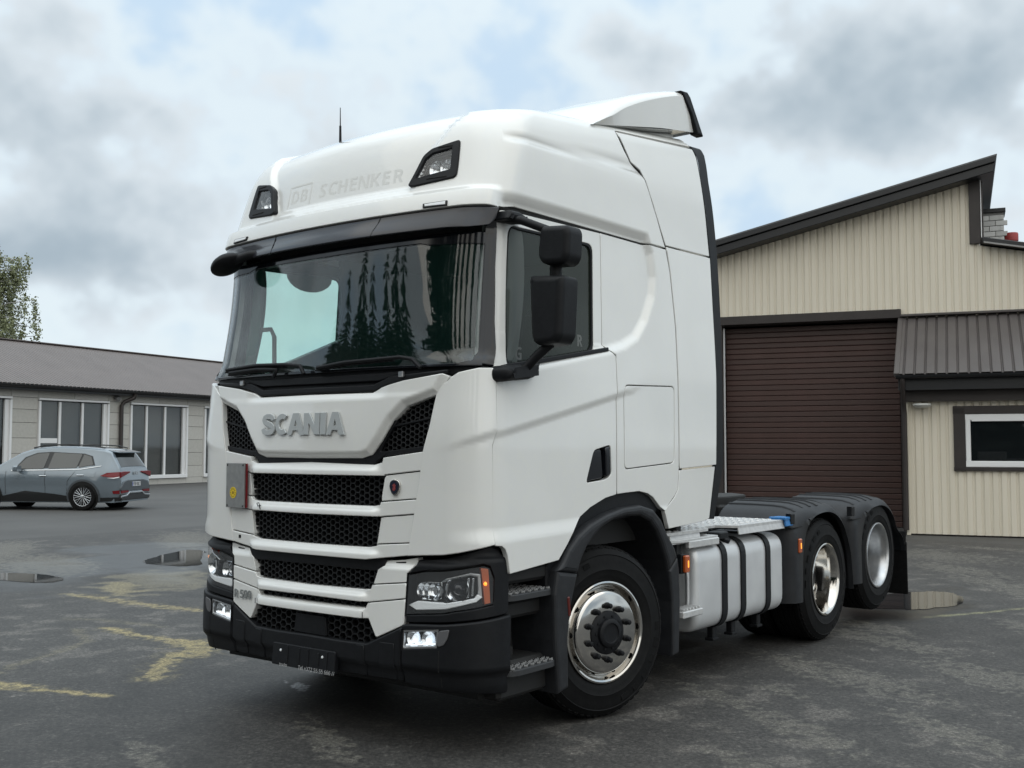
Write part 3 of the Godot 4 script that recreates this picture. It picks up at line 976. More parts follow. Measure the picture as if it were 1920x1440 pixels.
	var hx := frame(Vector3(0.995, 0, 0.085).normalized(), Vector3.UP, Vector3(-0.085, 0, 0.995).normalized(), on_skin(1, Vector2(-0.685, 1.388), 0.022)[0])
	hz.prism(rect(0, 0, 0.20, 0.275), 0.0, 0.008, hx, 0.002)
	var HB := part("folded_hazard_plate", hz, textured(Color(0.26, 0.26, 0.255), Color(0.34, 0.34, 0.33), 0.02, 0.3, 0.45, 0.6), T)
	var rp := MB.new()
	rp.prism(rect(0.012, 0.0, 0.20, 0.27), -0.009, -0.002, hx)
	part("red_plate", rp, M.red, HB)
	var sticker := mat(Color(0.70, 0.50, 0.01), 0.5)
	var st := MB.new()
	st.prism(rounded_disc(0.035, 24), 0.008, 0.0095, hx * Transform3D(Basis.IDENTITY, Vector3(-0.02, -0.045, 0)))
	part("sticker", st, sticker, HB)
	var sm := MB.new()
	for k in 12:
		var a := TAU * k / 12
		sm.box(hx * Vector3(-0.02 + cos(a) * 0.024, -0.045 + sin(a) * 0.024, 0.010), Vector3(0.006, 0.006, 0.001))
	sm.prism(rounded_disc(0.009, 10), 0.0095, 0.0105, hx * Transform3D(Basis.IDENTITY, Vector3(-0.02, -0.045, 0)))
	part("sticker_print", sm, mat(Color(0.25, 0.17, 0.01), 0.6), HB)
	var rv := MB.new()
	for q in [[-0.085, 0.125], [0.085, 0.125], [-0.085, -0.125], [0.085, -0.125]]:
		rv.lathe(V2([0.006, 0.0, 0.005, 0.003, 0, 0.004]), 8, hx * Transform3D(Basis(Vector3.RIGHT, PI / 2), Vector3(q[0], q[1], 0.008)))
	part("screw", rv, M.dark, HB)
	var tow := MB.new()
	tow.box(on_skin(1, Vector2(-0.665, 1.075), 0.004)[0], Vector3(0.022, 0.02, 0.006), Basis.IDENTITY, 0.003)
	part("sensor", tow, M.hole, T)
	var cl := MB.new()
	var c0: Vector3 = on_skin(1, Vector2(-0.43, 1.275), 0.02)[0]
	cl.tube(PackedVector3Array([c0, c0 + Vector3(-0.018, -0.006, 0.008), c0 + Vector3(-0.02, 0.012, 0.012), c0 + Vector3(0, 0.016, 0.014), c0 + Vector3(0.008, -0.025, 0.01)]), 0.003, 5)
	part("clip", cl, M.dark, T)

func d_corner_none(_p: Vector2) -> float:
	return 0.0

func sided(p: PackedVector2Array, s: float) -> PackedVector2Array:
	return p if s > 0 else mirrored(p)

func densify_line(p: PackedVector2Array, step: float) -> PackedVector2Array:
	var r := PackedVector2Array()
	for i in p.size() - 1:
		var k := maxi(1, int(ceil(p[i].distance_to(p[i + 1]) / step)))
		for s in k: r.append(p[i].lerp(p[i + 1], float(s) / k))
	r.append(p[p.size() - 1])
	return r

func rounded_disc(r: float, k: int) -> PackedVector2Array:
	var p := PackedVector2Array()
	for i in k: p.append(Vector2(cos(TAU * i / k), sin(TAU * i / k)) * r)
	return p

func bowl(b: MB, at: Vector3, dir: Vector3, r: float, deep: float) -> void:
	var x := dir.cross(Vector3.UP).normalized()
	var prof := PackedVector2Array()
	for i in 8:
		var q := r * (1.0 - i / 7.0)
		prof.append(Vector2(q, -deep * (1.0 - (q / r) * (q / r))))
	b.lathe(prof, 20, Transform3D(Basis(x, dir, x.cross(dir)), at), 0.0, TAU, 0.3)

func shell_back(b: MB, mode: int, o: PackedVector2Array, off: float) -> void:
	var idx := Geometry2D.triangulate_polygon(o)
	for q in range(0, idx.size(), 3):
		var A := on_skin(mode, o[idx[q]], off)
		var B := on_skin(mode, o[idx[q + 1]], off)
		var C := on_skin(mode, o[idx[q + 2]], off)
		b.tri(A[0], B[0], C[0], -A[1], -B[1], -C[1])

# the six broad letters on the lid, cut as plates
func wordmark(parent: Node, xf: Transform3D, m: Material) -> void:
	var h := 0.128
	var A := [V2([0, 0, 0.036, 0, 0.048, 0.027, 0.094, 0.027, 0.104, 0, 0.148, 0, 0.096, h, 0.046, h]), V2([0.058, 0.054, 0.071, 0.088, 0.084, 0.054])]
	var N := [V2([0, 0, 0.042, 0, 0.042, 0.07, 0.094, 0, 0.134, 0, 0.134, h, 0.092, h, 0.092, 0.06, 0.046, h, 0, h])]
	var I := [V2([0, 0, 0.046, 0, 0.046, h, 0, h])]
	var C := [arc_letter([[0.064, h / 2, 0.064, 0.9, -0.9 + TAU]], 0.034)]
	var at := -0.398
	for q in [["S", 0.122], ["C", 0.112], ["A", 0.140], ["N", 0.140], ["I", 0.052], ["A", 0.148]]:
		var b := MB.new()
		var t := xf * Transform3D(Basis.IDENTITY, Vector3(at, -h / 2, 0))
		if q[0] == "S": b.prism(s_letter(h), 0.0, 0.010, t, 0.002)
		elif q[0] == "C": b.prism(C[0], 0.0, 0.010, t, 0.002)
		elif q[0] == "N": b.prism(N[0], 0.0, 0.010, t, 0.002)
		elif q[0] == "I": b.prism(I[0], 0.0, 0.010, t, 0.002)
		else:
			# the triangular counter is joined to the outline by a hair-line cut
			b.prism(V2([0, 0, 0.036, 0, 0.048, 0.027, 0.0705, 0.027, 0.0705, 0.052, 0.058, 0.052, 0.071, 0.090, 0.084, 0.052, 0.0715, 0.052, 0.0715, 0.027, 0.094, 0.027, 0.104, 0, 0.148, 0, 0.096, h, 0.046, h]), 0.0, 0.010, t)
		part("letter", b, m, parent)
		at += q[1]

func arc_letter(arcs: Array, w: float) -> PackedVector2Array:
	var o := PackedVector2Array()
	var a: Array = arcs[0]
	var k := 22
	for i in k + 1:
		var q := lerpf(a[3], a[4], i / float(k))
		o.append(Vector2(a[0] + cos(q) * a[2] * 0.98, a[1] + sin(q) * a[2]))
	for i in range(k, -1, -1):
		var q := lerpf(a[3] + 0.1, a[4] - 0.1, i / float(k))
		o.append(Vector2(a[0] + cos(q) * (a[2] - w), a[1] + sin(q) * (a[2] - w) * 1.0))
	return o

func s_letter(h: float) -> PackedVector2Array:
	var mid := densify_line(V2([0.104, 0.088, 0.096, 0.104, 0.074, 0.112, 0.046, 0.112, 0.024, 0.104, 0.019, 0.091, 0.026, 0.078, 0.052, 0.069, 0.082, 0.060, 0.100, 0.048, 0.103, 0.035, 0.094, 0.022, 0.070, 0.016, 0.042, 0.016, 0.020, 0.024, 0.013, 0.040]), 0.012)
	var l := PackedVector2Array()
	var r := PackedVector2Array()
	for i in mid.size():
		var d := (mid[mini(i + 1, mid.size() - 1)] - mid[maxi(i - 1, 0)]).normalized()
		l.append(mid[i] + Vector2(d.y, -d.x) * 0.0165)
		r.append(mid[i] - Vector2(d.y, -d.x) * 0.0165)
	r.reverse()
	l.append_array(r)
	var got := Geometry2D.merge_polygons(l, PackedVector2Array())
	return got[0] if got.size() else l

# small crest on the grille: ring, dark field, red mark
func crest(T: Node3D) -> void:
	var o: Vector3 = on_skin(1, Vector2(0.655, 1.408), 0.0)[0]
	var xf := frame(Vector3(0.996, 0, -0.085).normalized(), Vector3.UP, Vector3(0.085, 0, 0.996).normalized(), o)
	var shape := func(k: float) -> PackedVector2Array:
		var p := PackedVector2Array()
		for i in 36:
			var a := TAU * i / 36 + PI / 2
			var r := 0.042 * (1.0 + 0.07 * cos(3.0 * (a - PI / 2 + PI)))
			p.append(Vector2(cos(a) * r * 0.86, sin(a) * r * 1.05) * k)
		return p
	var b := MB.new()
	b.prism(shape.call(1.0), -0.01, 0.010, xf, 0.004, 2, true)
	var C := part("crest", b, M.chrome, T)
	var d := MB.new()
	d.prism(shape.call(0.80), 0.009, 0.0115, xf)
	part("crest_field", d, mat(Color(0.012, 0.016, 0.03), 0.3), C)
	var e := MB.new()
	e.prism(V2([-0.010, -0.018, 0.002, -0.021, 0.010, -0.012, 0.008, 0.002, 0.013, 0.010, 0.005, 0.012, 0.003, 0.020, -0.006, 0.016, -0.013, 0.007, -0.006, 0.004, -0.010, -0.008]), 0.0115, 0.0135, xf)
	part("crest_mark", e, mat(Color(0.24, 0.05, 0.05), 0.35), C)

func build_bumper(T: Node3D) -> void:
	var P: Material = M.plastic
	var BC := skin_panel("bumper", 1, both_sides(V2([0, 0.553, 0.28, 0.549, 0.47, 0.551, 0.535, 0.580, 0.65, 0.632, 0.712, 0.662, 0.712, 0.36, 0, 0.362])), 0.012, 0.10, 0.035, P, T, [], d_bumper, 0.012)
	# number plate carrier with its strip of print and two screws
	var o: Vector3 = on_skin(1, Vector2(-0.012, 0.425), 0.014)[0]
	var pf := frame(Vector3.RIGHT, Vector3(0, 0.995, -0.09).normalized(), Vector3(0, 0.09, 0.995).normalized(), o)
	var pb := MB.new()
	pb.prism(rounded(rect(0, -0.005, 0.53, 0.125), 0.01), -0.02, 0.010, pf, 0.004)
	for q in [[-0.13, 0.012, 0.10], [-0.03, 0.010, 0.09], [0.045, 0.012, 0.10], [0.13, 0.015, 0.07], [0.20, 0.012, 0.10]]:
		pb.box(pf * Vector3(q[0], 0, 0.011), Vector3(q[1], q[2], 0.006), pf.basis, 0.002)
	var PL := part("plate_carrier", pb, P, BC)
	var sb := MB.new()
	for x in [-0.19, 0.165]: sb.lathe(V2([0.008, 0, 0.007, 0.003, 0, 0.005]), 10, pf * Transform3D(Basis(Vector3.RIGHT, PI / 2), Vector3(x, 0.018, 0.011)))
	part("screw", sb, M.drl, PL)
	text_part("lettering", "Tel +372 55 55 666 //", 0.022, 1.05, 0.001, pf * Transform3D(Basis.IDENTITY, Vector3(0.12, -0.062, 0.0105)), mat(g3(0.40), 0.5), PL, false)
	text_part("lettering", "trucks", 0.018, 1.0, 0.001, pf * Transform3D(Basis.IDENTITY, Vector3(-0.16, -0.062, 0.0105)), mat(g3(0.4), 0.5), PL, false)
	for s in [1.0, -1.0]:
		# vertical pads on the bumper
		skin_panel("bumper_pad", 1, sided(rect(0.43, 0.455, 0.06, 0.17), s), 0.018, 0.02, 0.03, P, BC, [], d_bumper, 0.004)
		skin_panel("bumper_pad", 1, sided(rect(0.62, 0.47, 0.10, 0.20), s), 0.017, 0.02, 0.03, P, BC, [], d_bumper, 0.004)
		var fog := V2([0.748, 0.641, 0.975, 0.662, 0.968, 0.578, 0.748, 0.552])
		var side := rounded(V2([0.985, 0.663, 1.131, 0.674, 1.113, 0.628, 1.053, 0.591, 0.980, 0.579]), 0.02)
		var corner := V2([0.734, 0.672, 0.765, 0.680, 1.0, 0.694, 1.5, 0.716, 1.9, 0.734, 2.0, 0.738, 2.01, 0.316, 1.70, 0.322, 0.98, 0.343, 0.734, 0.352])
		var BK := skin_panel("bumper_corner", 0, sided(corner, s), 0.014, 0.10, 0.035, P, T, [sided(fog, s)], d_bumper, 0.012)
		var ln := MB.new()
		panel(ln, 0, sided(rect(0.99, 0.45, 0.006, 0.22), s), 0.0155, 0.004, 0.03, [], d_bumper, 0.001)
		part("panel_seam", ln, M.hole, BK)
		# fog lamp: bright bowls behind a flat glass
		var FL := skin_panel("fog_lamp", 0, sided(V2([0.742, 0.648, 0.982, 0.669, 0.975, 0.573, 0.742, 0.546]), s), -0.065, 0.01, 0.04, M.reflector, BK)
		var rb := MB.new()
		for k in 2:
			var q := on_skin(0, Vector2((0.805 + 0.10 * k) * s, 0.606), -0.012)
			bowl(rb, q[0], (q[2] as Vector3).lerp(Vector3(0, 0.15, 1), 0.5).normalized(), 0.047, 0.03)
		part("lamp_reflector", rb, M.reflector, FL)
		var bl := MB.new()
		for k in 2:
			var q := on_skin(0, Vector2((0.80 + 0.09 * k) * s, 0.600), -0.03)
			bl.lathe(V2([0.0, 0.006, 0.018, 0.003, 0.022, -0.004]), 14, Transform3D(Basis(Vector3.RIGHT, PI / 2), q[0]))
		panel(bl, 0, sided(V2([0.755, 0.572, 0.955, 0.593, 0.955, 0.585, 0.755, 0.563]), s), -0.008, 0.012, 0.04, [], NONE, 0.001)
		part("lamp_glow", bl, M.lit, FL)
		skin_panel("lamp_rim", 0, sided(V2([0.741, 0.648, 0.982, 0.669, 0.975, 0.571, 0.741, 0.545]), s), 0.008, 0.02, 0.04, M.rim, FL, [sided(V2([0.752, 0.637, 0.970, 0.657, 0.963, 0.583, 0.752, 0.558]), s)], NONE, 0.003)
		pane("lamp_glass", 0, sided(V2([0.750, 0.639, 0.972, 0.659, 0.965, 0.581, 0.750, 0.556]), s), 0.004, M.lens, FL, 0.06)
		skin_panel("cornering_lamp_cover", 0, sided(side, s), 0.019, 0.02, 0.03, M.cover_grey, BK, [], NONE, 0.004)
		# headlight
		var sur := V2([0.812, 1.018, 1.23, 1.056, 1.707, 1.100, 1.86, 1.080, 1.96, 1.02, 1.985, 0.95, 1.985, 0.746, 1.9, 0.742, 1.5, 0.724, 1.0, 0.703, 0.752, 0.685, 0.770, 0.945, 0.815, 0.995])
		var lens := V2([0.770, 0.938, 0.892, 0.962, 1.25, 0.982, 1.57, 1.001, 1.655, 0.990, 1.712, 0.934, 1.704, 0.804, 1.45, 0.785, 1.163, 0.769, 0.758, 0.732])
		var hole2 := V2([0.762, 0.944, 0.890, 0.970, 1.25, 0.990, 1.57, 1.010, 1.668, 0.998, 1.730, 0.938, 1.722, 0.796, 1.45, 0.777, 1.163, 0.761, 0.752, 0.724])
		var d_sur := func(p: Vector2) -> float: return -0.03 + 0.028 * smoothstep(1.02, 0.985, p.y - maxf(0.0, absf(p.x) - 0.8) * 0.04)
		var SU := skin_panel("headlight_surround", 0, sided(sur, s), 0.0, 0.08, 0.03, P, T, [sided(hole2, s)], d_sur, 0.006)
		var H := skin_panel("headlight", 0, sided(hole2, s), -0.075, 0.01, 0.05, M.dark, T)
		var drl := V2([0.752, 0.777, 0.810, 0.753, 1.479, 0.813, 1.571, 0.838, 1.539, 0.958, 1.391, 0.964, 1.004, 0.931, 0.953, 0.905, 1.065, 0.926, 1.391, 0.950, 1.496, 0.942, 1.513, 0.851, 1.451, 0.829, 1.011, 0.801, 0.980, 0.807, 0.819, 0.800])
		skin_panel("lamp_frame", 0, sided(drl, s), -0.026, 0.03, 0.04, M.rim, H, [], NONE, 0.005)
		skin_panel("daytime_lamp", 0, sided(V2([0.753, 0.778, 0.810, 0.754, 1.479, 0.813, 1.571, 0.838, 1.50, 0.852, 1.451, 0.832, 1.011, 0.803, 0.82, 0.803]), s), -0.018, 0.03, 0.04, M.drl, H, [], NONE, 0.005)
		var rf := MB.new()
		panel(rf, 0, sided(V2([0.824, 0.903, 0.950, 0.905, 0.948, 0.817, 0.811, 0.802]), s), -0.062, 0.01, 0.03)
		for k in 3:
			var q := on_skin(0, Vector2((0.845 + 0.038 * k) * s, 0.857), -0.045)
			bowl(rf, q[0], Vector3(0.25 * s, 0.1, 1).normalized(), 0.046, 0.03)
		var mb := on_skin(0, Vector2(1.19 * s, 0.878), -0.025)
		bowl(rf, mb[0], (mb[2] as Vector3).lerp(Vector3(0, 0, 1), 0.4).normalized(), 0.068, 0.05)
		panel(rf, 0, sided(V2([1.345, 0.935, 1.375, 0.938, 1.365, 0.835, 1.325, 0.832]), s), -0.035, 0.012, 0.03, [], NONE, 0.003)
		panel(rf, 0, sided(V2([1.42, 0.935, 1.45, 0.937, 1.435, 0.845, 1.405, 0.842]), s), -0.035, 0.012, 0.03, [], NONE, 0.003)
		part("lamp_reflector", rf, M.reflector, H)
		var pj := MB.new()
		var pq := on_skin(0, Vector2(1.19 * s, 0.878), -0.055)
		pj.lathe(V2([0.0, 0.03, 0.02, 0.024, 0.032, 0.008, 0.034, -0.01]), 20, Transform3D(Basis(Vector3.RIGHT, PI / 2), pq[0]))
		part("projector_lens", pj, M.gloss, H)
		skin_panel("divider", 0, sided(V2([0.985, 0.900, 1.06, 0.918, 1.035, 0.81, 0.985, 0.812]), s), -0.03, 0.04, 0.03, M.gloss, H, [], NONE, 0.004)
		skin_panel("divider", 0, sided(V2([1.015, 0.898, 1.04, 0.905, 1.022, 0.83, 1.0, 0.838]), s), -0.024, 0.02, 0.03, M.rim, H, [], NONE, 0.002)
		skin_panel("indicator", 0, sided(V2([1.540, 0.990, 1.654, 0.984, 1.690, 0.805, 1.600, 0.800]), s), -0.016, 0.04, 0.03, M.amber, H, [], NONE, 0.004)
		var led := MB.new()
		var lq := on_skin(0, Vector2(1.593 * s, 0.908), -0.008)
		led.lathe(V2([0.0, 0.004, 0.008, 0.002, 0.011, -0.004]), 10, Transform3D(Basis(Vector3.RIGHT, PI / 2), lq[0]))
		part("indicator_led", led, M.led, H)
		pane("lamp_glass", 0, sided(lens, s), -0.002, M.lens, H, 0.05)

func wheel_proto(kind: String) -> Dictionary:
	# local y is the axle, outwards positive; the tyre's outer wall lies near y = 0
	var R := 0.512
	var ty := MB.new()
	ty.lathe(V2([0.298, -0.015, 0.315, -0.002, 0.345, 0.008, 0.37, 0.009, 0.374, 0.012, 0.38, 0.009, 0.42, 0.006, 0.458, -0.004, 0.463, -0.001, 0.468, -0.008, 0.487, -0.022, 0.500, -0.036, R - 0.006, -0.05]), 64)
	var tr := MB.new()
	var y := -0.05
	for k in 5:
		tr.lathe(V2([R - 0.014, y + 0.0005, R, y - 0.003, R, y - 0.040, R - 0.014, y - 0.0425]), 64)
		tr.lathe(V2([R - 0.014, y - 0.0425, R - 0.014, y - 0.05]), 64)
		y -= 0.048
	tr.lathe(V2([R - 0.006, -0.286, 0.49, -0.31, 0.44, -0.335, 0.36, -0.335, 0.30, -0.31]), 48)
	# shoulder lugs
	for k in 60:
		var a := TAU * k / 60
		var d := Vector3(cos(a), 0, sin(a))
		tr.box(d * (R - 0.016) + Vector3(0, -0.042, 0), Vector3(0.018, 0.022, 0.034), Basis(d, Vector3.UP, d.cross(Vector3.UP)), 0.004)
	var rim := MB.new()
	var nut := MB.new()
	var hub := MB.new()
	var hole := MB.new()
	var spots := []
	if kind == "front":
		rim.lathe(V2([0.296, -0.018, 0.305, -0.004, 0.303, 0.006, 0.294, 0.009, 0.284, 0.004, 0.279, -0.010, 0.274, -0.034, 0.266, -0.044, 0.258, -0.040, 0.249, -0.006, 0.240, 0.010, 0.226, 0.016, 0.10, 0.016]), 64)
		hub.lathe(V2([0.130, 0.012, 0.130, 0.022, 0.116, 0.029, 0.088, 0.033, 0.084, 0.050, 0.074, 0.057, 0.060, 0.058, 0.056, 0.051, 0.05, 0.050, 0.0, 0.052]), 40)
		for k in 10:
			var a := TAU * (k + 0.5) / 10
			var d := Vector3(cos(a), 0, sin(a))
			if k == 0: nut.lathe(V2([0.020, 0.0, 0.020, 0.010, 0.016, 0.013, 0.0155, 0.036, 0.010, 0.043, 0.0, 0.044]), 12)
			spots.append(d * 0.160 + Vector3(0, 0.016, 0))
			var a2 := TAU * k / 10
			var d2 := Vector3(cos(a2), 0, sin(a2))
			hole.lathe(V2([0.015, 0.0, 0.0, 0.001]), 14, Transform3D(Basis((d2 * 0.26 + Vector3.UP * 0.96), (d2 * 0.96 - Vector3.UP * 0.26), d2.cross(Vector3.UP) * 1.1), d2 * 0.2555 + Vector3(0, -0.022, 0)))
		for k in 10:
			var a := TAU * k / 10
			hub.lathe(V2([0.009, 0, 0.008, 0.005, 0, 0.006]), 8, Transform3D(Basis.IDENTITY, Vector3(cos(a) * 0.100, 0.032, sin(a) * 0.100)))
	else:
		var deep := -0.215 if kind == "drive" else -0.23
		rim.lathe(V2([0.296, -0.018, 0.305, -0.004, 0.303, 0.006, 0.294, 0.009, 0.284, 0.004, 0.274, -0.016, 0.262, -0.05, 0.254, -0.08, 0.250, deep + 0.03, 0.240, deep + 0.008, 0.222, deep - 0.004, 0.205, deep, 0.19, deep + 0.01, 0.10, deep + 0.01]), 64)
		hub.lathe(V2([0.125, deep, 0.125, deep + 0.03, 0.112, deep + 0.042, 0.10, deep + 0.046, 0.096, deep + 0.085, 0.08, deep + 0.093, 0.0, deep + 0.095]), 36)
		for k in 10:
			var a := TAU * (k + 0.5) / 10
			nut.lathe(V2([0.021, 0.0, 0.021, 0.012, 0.016, 0.016, 0.015, 0.034, 0.0, 0.04]), 10, Transform3D(Basis.IDENTITY, Vector3(cos(a) * 0.168, deep + 0.01, sin(a) * 0.168)))
			var a2 := TAU * k / 10
			var d2 := Vector3(cos(a2), 0, sin(a2))
			hole.lathe(V2([0.02, 0.0, 0.0, 0.0005]), 14, Transform3D(Basis.IDENTITY, d2 * 0.222 + Vector3(0, deep, 0)))
	var inner := MB.new()
	inner.lathe(V2([0.30, -0.02, 0.29, -0.30, 0.10, -0.30, 0.0, -0.28]), 32)
	var let := MB.new()
	for k in 26:
		if k % 13 > 5: continue
		var a := TAU * k / 26
		var d := Vector3(cos(a), 0, sin(a))
		let.box(d * 0.425 + Vector3(0, 0.0065, 0), Vector3(0.034, 0.003, 0.05 if k % 2 else 0.06), Basis(d, Vector3.UP, d.cross(Vector3.UP)), 0.001)
	return {"tyre": [ty, M.tyre_side], "tread": [tr, M.rubber], "rim": [rim, M.rim if kind == "tag" else M.chrome], "hub": [hub, M.plastic], "wheel_nut": [nut, M.plastic if kind == "front" else M.chrome, spots], "rim_holes": [hole, M.hole], "drum": [inner, M.dark], "sidewall_lettering": [let, M.rubber]}

func add_wheel(T: Node3D, proto: Dictionary, at: Vector3, outward: float, steer := 0.0) -> void:
	var Wn := Node3D.new()
	put(Wn, "wheel", T)
	# y of the prototype points along +x (left side) or -x (right side)
	Wn.transform = Transform3D(Basis(Vector3.UP, steer) * Basis(Vector3(0, 0, outward), Vector3(outward, 0, 0), Vector3(0, 1, 0)), at)
	for k in proto:
		if proto[k].size() > 2 and proto[k][2].size():
			for at2 in proto[k][2]: shared(k, proto[k][0], proto[k][1], Wn, Transform3D(Basis.IDENTITY, at2))
			continue
		var o := shared(k, proto[k][0], proto[k][1], Wn)
		if k == "wheel_nut" or k == "rim_holes" or k == "sidewall_lettering": o.set_meta("kind", "stuff")

func build_wheels(T: Node3D) -> void:
	for q in [["front", 0.025, 0.515, 1.195], ["drive", -3.315, 0.512, 1.222], ["tag", -4.60, 0.615, 1.222]]:
		var p := wheel_proto(q[0])
		for k in p: p[k][0] = (p[k][0] as MB).mesh()
		for s in [1.0, -1.0]:
			var st := -0.27 if q[0] == "front" else 0.0
			var at := Vector3(q[3] * s, q[2], q[1])
			if q[0] == "front":
				at += Basis(Vector3.UP, st) * Vector3(0.17 * s, 0, 0) - Vector3(0.17 * s, 0, 0)
			add_wheel(T, p, at, s, st)
		if q[0] == "drive":
			for s in [1.0, -1.0]: add_wheel(T, p, Vector3((q[3] - 0.345) * s, q[2], q[1]), s)
	var ax := MB.new()
	for q in [[0.06, 0.46], [-3.315, 0.512], [-4.60, 0.615]]:
		ax.tube(V3([-1.0, q[1], q[0], 1.0, q[1], q[0]]), 0.07, 10)
	part("axles", ax, M.dark, T)

func arc_pts(cz: float, cy: float, rz: float, ry: float, a0: float, a1: float, k: int) -> PackedVector2Array:
	var r := PackedVector2Array()
	for i in k + 1:
		var a := lerpf(a0, a1, float(i) / k)
		r.append(Vector2(cz + cos(a) * rz, cy + sin(a) * ry))
	return r

# closed strip between two polylines of equal length
func strip_poly(a: PackedVector2Array, c: PackedVector2Array) -> PackedVector2Array:
	var r := a.duplicate()
	for i in range(c.size() - 1, -1, -1): r.append(c[i])
	return r

